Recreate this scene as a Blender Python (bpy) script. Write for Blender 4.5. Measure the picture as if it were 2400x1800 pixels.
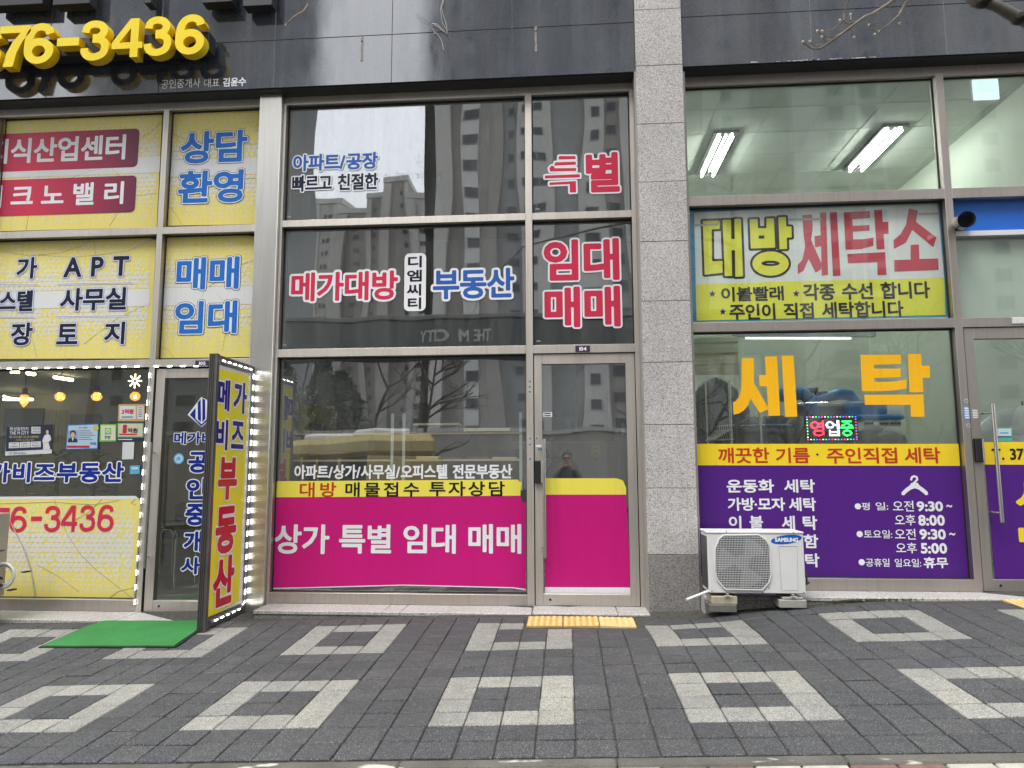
import bpy, bmesh, math, random
import numpy as np
from mathutils import Vector, Matrix
from mathutils.geometry import tessellate_polygon
random.seed(7)
R = math.radians
for o in list(bpy.data.objects): bpy.data.objects.remove(o)
sc = bpy.context.scene
COL = sc.collection

# ------------------------------------------------------------------ camera
FOC, YAW, PIT, ROL = 1674.47, -.0758, .1178, -.0031
EYE = 1.352
def cam_ray(x, z, y=1.0):
    c, s = math.cos(ROL), math.sin(ROL); x, z = c*x - s*z, s*x + c*z
    c, s = math.cos(PIT), math.sin(PIT); y, z = c*y - s*z, s*y + c*z
    c, s = math.cos(YAW), math.sin(YAW); x, y = c*x + s*y, -s*x + c*y
    return Vector((x, y, z))
cd = bpy.data.cameras.new('camera'); cam = bpy.data.objects.new('camera', cd); COL.objects.link(cam)
cd.sensor_width = 36; cd.lens = FOC/2400*36; cd.clip_start = .02; cd.clip_end = 2000
rt, up, fw = cam_ray(1, 0, 0), cam_ray(0, 1, 0), cam_ray(0, 0, 1)
M = Matrix((rt, up, -fw)).transposed().to_4x4(); M.translation = (0, 0, EYE)
cam.matrix_world = M
cd.dof.use_dof = True; cd.dof.focus_distance = 6.4; 
cd.dof.aperture_fstop = 4.0
sc.camera = cam

# ------------------------------------------------------------------ world and sun (overcast)
SUN_EL, SUN_AZ = R(62), R(205)
w = bpy.data.worlds.new('World'); sc.world = w; w.use_nodes = True
nt = w.node_tree; nt.nodes.clear()
sky = nt.nodes.new('ShaderNodeTexSky'); sky.sky_type = 'NISHITA'; sky.sun_disc = False
sky.sun_elevation = SUN_EL; sky.sun_rotation = SUN_AZ; sky.dust_density = 6; sky.air_density = 1.2; sky.ozone_density = 1
hs = nt.nodes.new('ShaderNodeHueSaturation'); hs.inputs['Saturation'].default_value = .22
bgn = nt.nodes.new('ShaderNodeBackground'); bgn.inputs['Strength'].default_value = .15
wo = nt.nodes.new('ShaderNodeOutputWorld')
cl = nt.nodes.new('ShaderNodeMix'); cl.data_type = 'RGBA'; cl.inputs[0].default_value = .72; cl.inputs[7].default_value = (7.2, 7.5, 8.0, 1)   # even cloud cover
nt.links.new(sky.outputs[0], hs.inputs['Color']); nt.links.new(hs.outputs[0], cl.inputs[6]); nt.links.new(cl.outputs[2], bgn.inputs['Color']); nt.links.new(bgn.outputs[0], wo.inputs['Surface'])
sd = bpy.data.lights.new('sun', 'SUN'); sd.energy = .9; sd.angle = R(25); sd.color = (1, .97, .93)
sun = bpy.data.objects.new('sun', sd); COL.objects.link(sun)
sdir = Vector((math.sin(SUN_AZ)*math.cos(SUN_EL), math.cos(SUN_AZ)*math.cos(SUN_EL), math.sin(SUN_EL)))
sun.rotation_euler = sdir.to_track_quat('Z', 'Y').to_euler()
sun.location = (0, -10, 60)
sc.view_settings.view_transform = 'Standard'; sc.view_settings.look = 'None'
sc.view_settings.exposure = 1.2; sc.view_settings.gamma = 1
try: sc.view_settings.use_curve_mapping = False
except Exception: pass
sc.render.engine = 'CYCLES'
cy = sc.cycles
cy.use_denoising = True; cy.max_bounces = 10; cy.diffuse_bounces = 4; cy.glossy_bounces = 5
cy.transparent_max_bounces = 24; cy.transmission_bounces = 6
cy.caustics_reflective = False; cy.caustics_refractive = False; cy.sample_clamp_indirect = 6

# ------------------------------------------------------------------ photo measurements -> planes of the place
ZM = {'A': (0, 0, 2.963), 'B': (0, 520, 2.963), 'C': (0, 820, 2.513), 'D': (600, 200, 2.676), 'E': (600, 800, 2.592),
      'F': (1200, 180, 2.593), 'G': (1200, 780, 2.37), 'H': (1600, 0, 2.765), 'I': (1600, 460, 2.676), 'J': (1600, 1020, 2.765),
      'K': (600, 0, 2.212), 'L': (1620, 760, 4.424), 'M': (640, 840, 3.687), 'N': (1240, 820, 5.185), 'P': (0, 840, 6.144),
      'Q': (2180, 700, 4.145), 'S': (0, 0, 1.0), 'T': (2180, 0, 8.295)}
def ray(z, px, py):
    ox, oy, s = ZM[z]; u, v = ox+px/s, oy+py/s
    return cam_ray((u-1200)/FOC, -(v-900)/FOC)
def onY(z, px, py, y):
    r = ray(z, px, py); return (r.x/r.y*y, EYE + r.z/r.y*y)
def onX(z, px, py, x):
    r = ray(z, px, py); return (r.y/r.x*x, EYE + r.z/r.x*x)
def boxY(z, x0, y0, x1, y1, Y, xc=None):
    ym = (y0+y1)/2; xc = (x0+x1)/2 if xc is None else xc
    return (onY(z, x0, ym, Y)[0], onY(z, xc, y1, Y)[1], onY(z, x1, ym, Y)[0], onY(z, xc, y0, Y)[1])

# ------------------------------------------------------------------ object helpers
ORG = {}
def thing(name, label, cat, loc=(0, 0, 0), group=None):
    o = bpy.data.objects.new(name, None); COL.objects.link(o); o.location = loc
    o.empty_display_size = .1
    o['label'] = label; o['category'] = cat
    if group: o['group'] = group
    ORG[o.name] = Vector(loc); return o
def tag(o, label, cat, group=None, kind=None):
    o['label'] = label; o['category'] = cat
    if group: o['group'] = group
    if kind: o['kind'] = kind
    return o
def struct(o): o['kind'] = 'structure'; return o

class MB:
    def __init__(s): s.v = []; s.f = []; s.m = []; s.mi = 0
    def add(s, vs, fs):
        b = len(s.v); s.v += [tuple(p) for p in vs]
        for f in fs: s.f.append(tuple(b+i for i in f)); s.m.append(s.mi)
        return s
    def quad(s, a, b, c, d): return s.add([a, b, c, d], [(0, 1, 2, 3)])
    def box(s, x0, x1, y0, y1, z0, z1, c=0):
        if c <= 0:
            vs = [(x, y, z) for x in (x0, x1) for y in (y0, y1) for z in (z0, z1)]
            return s.add(vs, [(0, 1, 3, 2), (4, 6, 7, 5), (0, 4, 5, 1), (2, 3, 7, 6), (0, 2, 6, 4), (1, 5, 7, 3)])
        vs = []; ix = {}
        for i, X in enumerate((x0, x1)):
            for j, Y in enumerate((y0, y1)):
                for k, Z in enumerate((z0, z1)):
                    a, b, g = (1, -1)[i]*c, (1, -1)[j]*c, (1, -1)[k]*c
                    ix[i, j, k] = len(vs); vs += [(X, Y+b, Z+g), (X+a, Y, Z+g), (X+a, Y+b, Z)]
        fs = []
        q = lambda i, j, k, t: ix[i, j, k]+t
        for i in (0, 1):
            fs.append((q(i, 0, 0, 0), q(i, 1, 0, 0), q(i, 1, 1, 0), q(i, 0, 1, 0))[::(-1 if i == 0 else 1)])
            fs.append((q(0, i, 0, 1), q(1, i, 0, 1), q(1, i, 1, 1), q(0, i, 1, 1))[::(1 if i == 0 else -1)])
            fs.append((q(0, 0, i, 2), q(1, 0, i, 2), q(1, 1, i, 2), q(0, 1, i, 2))[::(-1 if i == 0 else 1)])
        for a in (0, 1):
            for b in (0, 1):
                fs.append((q(a, b, 0, 0), q(a, b, 1, 0), q(a, b, 1, 1), q(a, b, 0, 1)))
                fs.append((q(a, 0, b, 0), q(a, 1, b, 0), q(a, 1, b, 2), q(a, 0, b, 2)))
                fs.append((q(0, a, b, 1), q(1, a, b, 1), q(1, a, b, 2), q(0, a, b, 2)))
                for k in (0, 1): fs.append((q(a, b, k, 0), q(a, b, k, 1), q(a, b, k, 2)))
        return s.add(vs, fs)
    def tube(s, pts, r, n=8, cap=True):
        pts = [Vector(p) for p in pts]; rs = r if isinstance(r, (list, tuple)) else [r]*len(pts)
        base = len(s.v); prev = None; rings = []
        for i, p in enumerate(pts):
            t = (pts[min(i+1, len(pts)-1)] - pts[max(i-1, 0)])
            t = t.normalized() if t.length > 1e-9 else Vector((0, 0, 1))
            if prev is None: a = t.orthogonal().normalized()
            else:
                a = prev - t*prev.dot(t); a = a.normalized() if a.length > 1e-6 else t.orthogonal().normalized()
            prev = a; b = t.cross(a)
            rings.append([p + (a*math.cos(2*math.pi*k/n)+b*math.sin(2*math.pi*k/n))*rs[i] for k in range(n)])
        vs = [v for rg in rings for v in rg]; fs = []
        for i in range(len(pts)-1):
            for k in range(n): fs.append((i*n+k, i*n+(k+1) % n, (i+1)*n+(k+1) % n, (i+1)*n+k))
        if cap: fs.append(tuple(range(n))[::-1]); fs.append(tuple((len(pts)-1)*n+k for k in range(n)))
        return s.add(vs, fs)
    def lathe(s, prof, cx, cy, cz, n=16, axis='Z', sy=1):
        vs = []; fs = []
        for r, h in prof:
            for k in range(n):
                a = 2*math.pi*k/n; u, v_ = r*math.cos(a), r*math.sin(a)*sy
                vs.append((cx+u, cy+v_, cz+h) if axis == 'Z' else (cx+u, cy+h, cz+v_) if axis == 'Y' else (cx+h, cy+u, cz+v_))
        for i in range(len(prof)-1):
            for k in range(n): fs.append((i*n+k, i*n+(k+1) % n, (i+1)*n+(k+1) % n, (i+1)*n+k))
        fs.append(tuple(range(n))[::-1]); fs.append(tuple((len(prof)-1)*n+k for k in range(n)))
        return s.add(vs, fs)
    def poly(s, pts, fn, holes=()):
        """flat polygon(s) in (a,b) mapped by fn -> xyz"""
        loops = [[Vector((p[0], p[1], 0)) for p in pts]] + [[Vector((p[0], p[1], 0)) for p in h] for h in holes]
        flat = [p for l in loops for p in l]
        return s.add([fn(p.x, p.y) for p in flat], tessellate_polygon(loops))
    def extr(s, pts, y0, y1):
        """solid polygon in xz between two y"""
        n = len(pts); s.poly(pts, lambda a, b: (a, y0, b)); s.poly(pts, lambda a, b: (a, y1, b))
        return s.add([(p[0], y0, p[1]) for p in pts]+[(p[0], y1, p[1]) for p in pts], [(i, (i+1) % n, n+(i+1) % n, n+i) for i in range(n)])
    def build(s, name, mat, parent=None, smooth=False, normals=True, loc=None):
        me = bpy.data.meshes.new(name)
        org = ORG[parent.name] if parent else Vector(loc or (0, 0, 0))
        va = np.array(s.v, dtype=np.float64).reshape(-1, 3) - np.array(org)
        me.from_pydata(va.tolist(), [], s.f)
        mats = mat if isinstance(mat, (list, tuple)) else [mat]
        for m in mats: me.materials.append(m)
        if len(mats) > 1: me.polygons.foreach_set('material_index', s.m)
        if normals and len(s.f) < 20000:
            bm = bmesh.new(); bm.from_mesh(me); bmesh.ops.recalc_face_normals(bm, faces=bm.faces); bm.to_mesh(me); bm.free()
        if smooth:
            me.polygons.foreach_set('use_smooth', [True]*len(me.polygons))
            try: me.set_sharp_from_angle(angle=R(40))
            except Exception: pass
        me.update()
        o = bpy.data.objects.new(name, me); COL.objects.link(o)
        if parent: o.parent = parent
        else: o.location = org
        ORG[o.name] = org
        return o
def box(name, mat, parent, x0, x1, y0, y1, z0, z1, c=0): return MB().box(x0, x1, y0, y1, z0, z1, c).build(name, mat, parent)

# ------------------------------------------------------------------ materials
MT = {}
def newmat(name):
    m = bpy.data.materials.new(name); m.use_nodes = True; n = m.node_tree
    return m, n, n.nodes['Principled BSDF']
def nd(n, t, **kw):
    x = n.nodes.new(t)
    for k, v in kw.items():
        if k in x.inputs: x.inputs[k].default_value = v
        else: setattr(x, k, v)
    return x
def lk(n, a, b): n.links.new(a, b)
def pos(n, scale=(1, 1, 1)):
    g = n.nodes.new('ShaderNodeNewGeometry'); mp = n.nodes.new('ShaderNodeMapping'); mp.inputs['Scale'].default_value = scale
    lk(n, g.outputs['Position'], mp.inputs['Vector']); return mp.outputs[0]
def noise(n, scale, detail=3, sc3=(1, 1, 1), rough=.5):
    t = nd(n, 'ShaderNodeTexNoise'); t.inputs['Scale'].default_value = scale; t.inputs['Detail'].default_value = detail; t.inputs['Roughness'].default_value = rough
    lk(n, pos(n, sc3), t.inputs['Vector']); return t.outputs['Fac']
def ramp(n, src, stops):
    r = n.nodes.new('ShaderNodeValToRGB'); e = r.color_ramp.elements
    while len(e) > 1: e.remove(e[-1])
    e[0].position = stops[0][0]; e[0].color = (*stops[0][1], 1)
    for p, c in stops[1:]: k = e.new(p); k.color = (*c, 1)
    lk(n, src, r.inputs[0]); return r.outputs[0]
def g3(v): return (v, v, v)
def mul(n, a, b, fac=1, mode='MULTIPLY'):
    m = n.nodes.new('ShaderNodeMix'); m.data_type = 'RGBA'; m.blend_type = mode; m.inputs[0].default_value = fac
    for i, s in ((6, a), (7, b)):
        if isinstance(s, tuple): m.inputs[i].default_value = (*s, 1)
        else: lk(n, s, m.inputs[i])
    return m.outputs[2]
def bump(n, b, src, st, dist=.01):
    k = n.nodes.new('ShaderNodeBump'); k.inputs['Strength'].default_value = st; k.inputs['Distance'].default_value = dist
    lk(n, src, k.inputs['Height']); lk(n, k.outputs[0], b.inputs['Normal']); return k
def plain(name, col, rough=.5, metal=0, var=.12, scale=3, spec=.5, emit=None, es=0, fine=0):
    if name in MT: return MT[name]
    m, n, b = newmat(name)
    b.inputs['Roughness'].default_value = rough; b.inputs['Metallic'].default_value = metal
    b.inputs['Specular IOR Level'].default_value = spec
    if var:
        f = noise(n, scale, 5)
        c = mul(n, tuple(col), ramp(n, f, [(.3, g3(1-var)), (.7, g3(1))]))
        if fine: c = mul(n, c, ramp(n, noise(n, fine, 2), [(.35, g3(.86)), (.6, g3(1))]))
        lk(n, c, b.inputs['Base Color'])
        lk(n, ramp(n, noise(n, scale*2.3, 4), [(.3, g3(max(0, rough-.06))), (.75, g3(min(1, rough+.1)))]), b.inputs['Roughness'])
    else: b.inputs['Base Color'].default_value = (*col, 1)
    if emit: b.inputs['Emission Color'].default_value = (*emit, 1); b.inputs['Emission Strength'].default_value = es
    MT[name] = m; return m
def emis(name, col, st):
    m = bpy.data.materials.new(name); m.use_nodes = True; n = m.node_tree; n.nodes.clear()
    e = n.nodes.new('ShaderNodeEmission'); e.inputs[0].default_value = (*col, 1); e.inputs[1].default_value = st
    o = n.nodes.new('ShaderNodeOutputMaterial'); lk(n, e.outputs[0], o.inputs[0]); MT[name] = m; return m

def steel(name, base=(.56, .53, .49), rough=.3, grain=(90, 90, 3), rot=.25, ani=.6):
    m, n, b = newmat(name)
    b.inputs['Metallic'].default_value = .9
    f = noise(n, 1, 4, grain); big = noise(n, 1.6, 5, (1, 1, .6))
    c = mul(n, base, ramp(n, f, [(.3, g3(.93)), (.7, g3(1))]))
    c = mul(n, c, ramp(n, big, [(.25, (.88, .87, .85)), (.7, g3(1))]))
    # rain runs
    c = mul(n, c, ramp(n, noise(n, 1, 3, (38, 38, 1.1)), [(.25, (.72, .68, .62)), (.5, g3(1))]), .35)
    lk(n, c, b.inputs['Base Color'])
    lk(n, ramp(n, noise(n, 2, 4, (5, 5, 1)), [(.2, g3(rough-.03)), (.8, g3(rough+.06))]), b.inputs['Roughness'])
    b.inputs['Anisotropic'].default_value = ani; b.inputs['Anisotropic Rotation'].default_value = rot
    t = n.nodes.new('ShaderNodeTangent'); t.direction_type = 'RADIAL'; t.axis = 'Z'; lk(n, t.outputs[0], b.inputs['Tangent'])
    bump(n, b, f, .12, .002)
    return m
STEEL = steel('brushed_steel', (.60, .565, .515), .40); STEELR = steel('brown_steel', (.50, .455, .42), .40)
COLSTEEL = steel('column_steel', (.80, .78, .73), .3, (160, 160, 2), 0.0, .85)

def granite(name, light, dark, rough=.55, scale=150, pit=.6, spec=.4):
    m, n, b = newmat(name)
    v = nd(n, 'ShaderNodeTexVoronoi'); v.inputs['Scale'].default_value = scale; lk(n, pos(n), v.inputs['Vector'])
    cc = ramp(n, v.outputs['Color'], [(.15, dark), (.38, tuple(.55*a+.45*c for a, c in zip(light, dark))), (.6, light), (.9, tuple(min(1, 1.12*a) for a in light))])
    c = mul(n, cc, ramp(n, noise(n, scale*.55, 2), [(.35, g3(.78)), (.55, g3(1))]))
    c = mul(n, c, ramp(n, noise(n, 1.7, 6), [(.3, g3(.84)), (.7, g3(1.02))]))
    c = mul(n, c, ramp(n, noise(n, 1, 4, (14, 14, .8)), [(.3, (.88, .86, .82)), (.5, g3(1))]), .6)
    lk(n, c, b.inputs['Base Color']); b.inputs['Roughness'].default_value = rough; b.inputs['Specular IOR Level'].default_value = spec
    bump(n, b, noise(n, scale, 3), pit*.25, .004)
    return m
GRAN = granite('pale_granite', (.60, .57, .545), (.24, .235, .245))
GRANB = granite('base_granite', (.31, .295, .285), (.10, .10, .105), .3)
STONE = granite('sill_granite', (.56, .54, .51), (.25, .24, .23), .5)

def fascia_mat():
    m, n, b = newmat('dark_polished_granite')
    v = nd(n, 'ShaderNodeTexVoronoi'); v.inputs['Scale'].default_value = 260; lk(n, pos(n), v.inputs['Vector'])
    c = ramp(n, v.outputs['Color'], [(.1, (.022, .027, .038)), (.6, (.036, .043, .058)), (.95, (.07, .08, .10))])
    st = noise(n, 1, 5, (22, 22, .9), .6)
    c = mul(n, c, ramp(n, st, [(.42, g3(0)), (.8, (.022, .024, .027))]), 1, 'ADD')
    c = mul(n, c, ramp(n, noise(n, 2.2, 6), [(.45, g3(0)), (.75, (.02, .022, .026))]), 1, 'ADD')
    lk(n, c, b.inputs['Base Color'])
    lk(n, ramp(n, noise(n, 3, 6, (3, 3, 1)), [(.3, g3(.05)), (.7, g3(.12))]), b.inputs['Roughness'])
    b.inputs['IOR'].default_value = 2.2
    bump(n, b, noise(n, 1.3, 2), .06, .01)
    return m
FASC = fascia_mat()

def glass_mat(name, tint=(.97, .985, .975), ior=.18, wav=.008, veil=(.012, .09)):
    m = bpy.data.materials.new(name); m.use_nodes = True; n = m.node_tree; n.nodes.clear()
    tr = n.nodes.new('ShaderNodeBsdfTransparent'); tr.inputs[0].default_value = (*tint, 1)
    gl = n.nodes.new('ShaderNodeBsdfGlossy'); gl.inputs['Roughness'].default_value = 0.0; gl.inputs[0].default_value = (.96, .98, 1, 1)
    F0 = ior   # reflectance of one face seen straight on; Schlick falloff that is the same from both sides
    gg = n.nodes.new('ShaderNodeNewGeometry'); dp = n.nodes.new('ShaderNodeVectorMath'); dp.operation = 'DOT_PRODUCT'; lk(n, gg.outputs['Incoming'], dp.inputs[0]); lk(n, gg.outputs['Normal'], dp.inputs[1])
    def mt_(op, a, b=0.0):
        q = n.nodes.new('ShaderNodeMath'); q.operation = op
        for i, v in enumerate((a, b)):
            if isinstance(v, float): q.inputs[i].default_value = v
            else: lk(n, v, q.inputs[i])
        return q.outputs[0]
    sch = mt_('POWER', mt_('SUBTRACT', 1.0, mt_('ABSOLUTE', dp.outputs['Value'])), 5.0)
    frs = mt_('ADD', mt_('MULTIPLY', sch, 1.0-F0), F0)
    k = n.nodes.new('ShaderNodeBump'); k.inputs['Strength'].default_value = 1; k.inputs['Distance'].default_value = wav
    lk(n, noise(n, .75, 1, (1.5, 1, .6)), k.inputs['Height'])
    lk(n, k.outputs[0], gl.inputs['Normal'])
    mx = n.nodes.new('ShaderNodeMixShader'); o = n.nodes.new('ShaderNodeOutputMaterial')
    lk(n, frs, mx.inputs[0]); lk(n, tr.outputs[0], mx.inputs[1]); lk(n, gl.outputs[0], mx.inputs[2])
    # dust and rain marks: a thin diffuse veil
    df = n.nodes.new('ShaderNodeBsdfDiffuse'); df.inputs[0].default_value = (.5, .5, .48, 1)
    m2 = n.nodes.new('ShaderNodeMixShader')
    lk(n, ramp(n, noise(n, 1, 6, (9, 9, 1.2), .65), [(.35, g3(veil[0])), (.8, g3(veil[1]))]), m2.inputs[0])
    lk(n, mx.outputs[0], m2.inputs[1]); lk(n, df.outputs[0], m2.inputs[2]); lk(n, m2.outputs[0], o.inputs[0])
    return m
GLASS = glass_mat('shop_glass')
GLASSR = glass_mat('laundry_glass', (.965, .985, .965), .06, .004, (.004, .03))
GLASSL = glass_mat('agency_glass', (.90, .92, .87), .085, .004, (.006, .04))
FROST = plain('frosted_film', (.50, .58, .50), .35, var=.1, scale=1.5)
BLACK = plain('black_rubber', (.012, .012, .013), .5)
DARKM = plain('dark_metal', (.045, .045, .05), .4, .6)
WHITE = plain('white_plastic', (.74, .74, .72), .35, fine=40)
GROUT = plain('joint_mortar', (.13, .12, .10), .9, scale=8)

def film(name, col, rough=.32, es=.35, bumps=.25, scale=3.5):
    m, n, b = newmat(name)
    c = mul(n, tuple(col), ramp(n, noise(n, 1.1, 5), [(.3, g3(.9)), (.7, g3(1))]))
    c = mul(n, c, ramp(n, noise(n, 1, 4, (26, 26, 1)), [(.3, g3(.95)), (.5, g3(1))]))
    lk(n, c, b.inputs['Base Color']); b.inputs['Roughness'].default_value = rough; b.inputs['Specular IOR Level'].default_value = .3
    bump(n, b, noise(n, scale, 3), bumps, .01)
    MT[name] = m; return m
def gradfilm(name, c0, c1, x0, x1, z0=None):
    """printed gradient across a sticker (c1 in the middle)"""
    m, n, b = newmat(name)
    g = n.nodes.new('ShaderNodeNewGeometry'); s = n.nodes.new('ShaderNodeSeparateXYZ'); lk(n, g.outputs['Position'], s.inputs[0])
    mr = n.nodes.new('ShaderNodeMapRange'); mr.inputs['From Min'].default_value = x0; mr.inputs['From Max'].default_value = x1; lk(n, s.outputs['X'], mr.inputs['Value'])
    mid = tuple((a+c)/2 for a, c in zip(c0, c1))
    c = ramp(n, mr.outputs[0], [(0, c0), (.25, mid), (.5, c1), (.75, mid), (1, c0)])
    lk(n, c, b.inputs['Base Color']); b.inputs['Roughness'].default_value = .35
    bump(n, b, noise(n, 4, 3), .2, .01); return m
F_WHITE = film('print_white', (.80, .81, .83)); F_YEL = film('pale_yellow_film', (.80, .69, .20))
F_RED = film('print_red', (.62, .035, .085)); F_BLUE = film('print_royal_blue', (.035, .12, .42)); F_NAVY = film('print_navy', (.012, .016, .045))
F_SKYB = film('print_bright_blue', (.02, .16, .56)); F_INK = film('print_black', (.014, .014, .02)); F_MAG = film('magenta_film', (.56, .012, .19), .28)
F_LEMON = film('lemon_film', (.86, .76, .10), .3); F_DEEPB = film('print_deep_blue', (.008, .028, .26)); F_CRIM = film('print_crimson', (.5, .025, .06))
F_PURP = film('purple_film', (.085, .018, .215), .28, bumps=.1); F_GOLD = film('golden_film', (.96, .50, .015), .35, bumps=.1); F_SUNY = film('sunny_yellow_film', (.9, .66, .03), .3, bumps=.1)
F_BRICK = film('print_brick_red', (.52, .045, .02)); F_GRNY = film('banner_chartreuse', (.93, .90, .07), .5, bumps=.8); F_BANW = film('banner_white', (.88, .90, .90), .55, bumps=.8)
F_BANR = film('banner_red', (.66, .06, .10), .5, bumps=.6); F_BANB = film('banner_blue_edge', (.06, .36, .70), .4, bumps=.8); F_SIGNY = film('sign_yellow', (.84, .72, .03), .25, bumps=.5)
F_SIGNR = film('sign_red', (.55, .015, .03), .25, bumps=.5); F_SIGNB = film('sign_navy', (.03, .012, .20), .25, bumps=.5)
F_PATW = film('pattern_white', (.72, .73, .72)); F_CREASE = film('film_crease', (.40, .35, .16)); F_SHADE = film('print_lilac_glow', (.34, .38, .62))
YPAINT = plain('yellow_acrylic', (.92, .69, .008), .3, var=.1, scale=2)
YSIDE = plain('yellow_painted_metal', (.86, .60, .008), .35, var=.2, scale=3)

# ------------------------------------------------------------------ lettering engine (signed distance -> flat contour mesh)
GL = {}
def load_glyphs(chars):
    chars = [c for c in dict.fromkeys(chars) if c != ' ']
    if not chars: return
    c = bpy.data.curves.new('glyph', 'FONT'); c.body = '\n'.join(chars); c.resolution_u = 3; c.space_line = 4
    o = bpy.data.objects.new('glyph', c); COL.objects.link(o)
    bpy.context.view_layer.update()
    me = bpy.data.meshes.new_from_object(o.evaluated_get(bpy.context.evaluated_depsgraph_get()))
    co = np.zeros(len(me.vertices)*3); me.vertices.foreach_get('co', co); co = co.reshape(-1, 3)[:, :2]
    cnt = {}
    for p in me.polygons:
        vs = list(p.vertices)
        for a, b in zip(vs, vs[1:]+vs[:1]): k = (min(a, b), max(a, b)); cnt[k] = cnt.get(k, 0)+1
    e = np.array([k for k, n in cnt.items() if n == 1]); row = np.rint(-(co[:, 1]-.3)/4).astype(int)
    seg = np.stack([co[e[:, 0]], co[e[:, 1]]], 1); rw = row[e[:, 0]]
    for i, ch in enumerate(chars):
        g = seg[rw == i].copy(); g[..., 1] += 4*i; GL[ch] = g
    bpy.data.objects.remove(o); bpy.data.curves.remove(c); bpy.data.meshes.remove(me)
def sdf(segs, gx, gz):
    """positive inside"""
    X, Z = np.meshgrid(gx, gz); P = np.stack([X.ravel(), Z.ravel()], 1)
    A = segs[:, 0]; D = segs[:, 1]-A; L = (D**2).sum(1)+1e-14
    best = np.full(len(P), 1e9); ins = np.zeros(len(P), bool)
    for a, d, l in zip(A, D, L):
        t = np.clip(((P-a)@d)/l, 0, 1); q = P-a-t[:, None]*d; best = np.minimum(best, (q**2).sum(1))
        if abs(d[1]) > 1e-12:
            z0, z1 = a[1], a[1]+d[1]
            c = (P[:, 1] >= min(z0, z1)) & (P[:, 1] < max(z0, z1))
            xi = a[0]+(P[:, 1]-a[1])/d[1]*d[0]; ins ^= c & (P[:, 0] < xi)
    s = np.sqrt(best); s[~ins] *= -1
    return s.reshape(X.shape)
def march(V, gx, gz):
    """V>=0 region -> verts, faces, boundary segments"""
    vs = []; fs = []; bd = []; I = V >= 0; nz, nx = V.shape
    full = I[:-1, :-1] & I[1:, :-1] & I[:-1, 1:] & I[1:, 1:]
    part = (I[:-1, :-1] | I[1:, :-1] | I[:-1, 1:] | I[1:, 1:]) & ~full
    for j in range(nz-1):
        row = full[j]
        if not row.any(): continue
        d = np.diff(np.concatenate([[0], row.astype(int), [0]])); st = np.where(d == 1)[0]; en = np.where(d == -1)[0]
        for a, b in zip(st, en):
            k = len(vs); vs += [(gx[a], gz[j]), (gx[b], gz[j]), (gx[b], gz[j+1]), (gx[a], gz[j+1])]; fs.append((k, k+1, k+2, k+3))
    for j, i in zip(*np.where(part)):
        c = [(gx[i], gz[j], V[j, i]), (gx[i+1], gz[j], V[j, i+1]), (gx[i+1], gz[j+1], V[j+1, i+1]), (gx[i], gz[j+1], V[j+1, i])]
        out = []; cr = []
        for a, b in zip(c, c[1:]+c[:1]):
            if a[2] >= 0: out.append((a[0], a[1]))
            if (a[2] >= 0) != (b[2] >= 0):
                t = a[2]/(a[2]-b[2]); p = (a[0]+t*(b[0]-a[0]), a[1]+t*(b[1]-a[1])); out.append(p); cr.append(p)
        if len(out) >= 3:
            k = len(vs); vs += out; fs.append(tuple(range(k, k+len(out))))
        if len(cr) == 2: bd.append((cr[0], cr[1]))
    return vs, fs, bd
def layout(text, spacing=0.0):
    """glyph segments in em units"""
    res = []; x = 0
    mis = [c for c in text if c != ' ' and c not in GL]
    if mis: load_glyphs(mis)
    for ch in text:
        if ch == ' ': x += .35+spacing; continue
        s = GL[ch]
        if len(s) == 0: x += .5; continue
        hang = ord(ch) > 0x1100 and ord(ch) < 0xFFFF and ch not in '~'
        if hang and ord(ch) >= 0xAC00: res.append(s+np.array([x, 0])); x += .90+spacing
        else:
            lo, hi = s[..., 0].min(), s[..., 0].max(); res.append(s-np.array([lo, 0])+np.array([x+.03, 0])); x += (hi-lo)+.09+spacing
    return res
def letter_mb(segl, box4, layers, cell, mapf, shear=0, depth=None, mbs=None):
    """segl list of segs (any units) fitted to box4=(x0,z0,x1,z1); layers: list of (offset, height) -> list of MB"""
    allp = np.concatenate([s.reshape(-1, 2) for s in segl]); lo = allp.min(0); hi = allp.max(0)
    mo = max(l[0] for l in layers)
    x0, z0, x1, z1 = box4; x0 += mo; x1 -= mo; z0 += mo; z1 -= mo
    sx = (x1-x0)/(hi[0]-lo[0]); sz = (z1-z0)/max(hi[1]-lo[1], 1e-6)
    g0 = [((s-lo)*np.array([sx, sz])+np.array([x0, z0])) for s in segl]
    return letter_abs(g0, layers, cell, mapf, depth)
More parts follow.
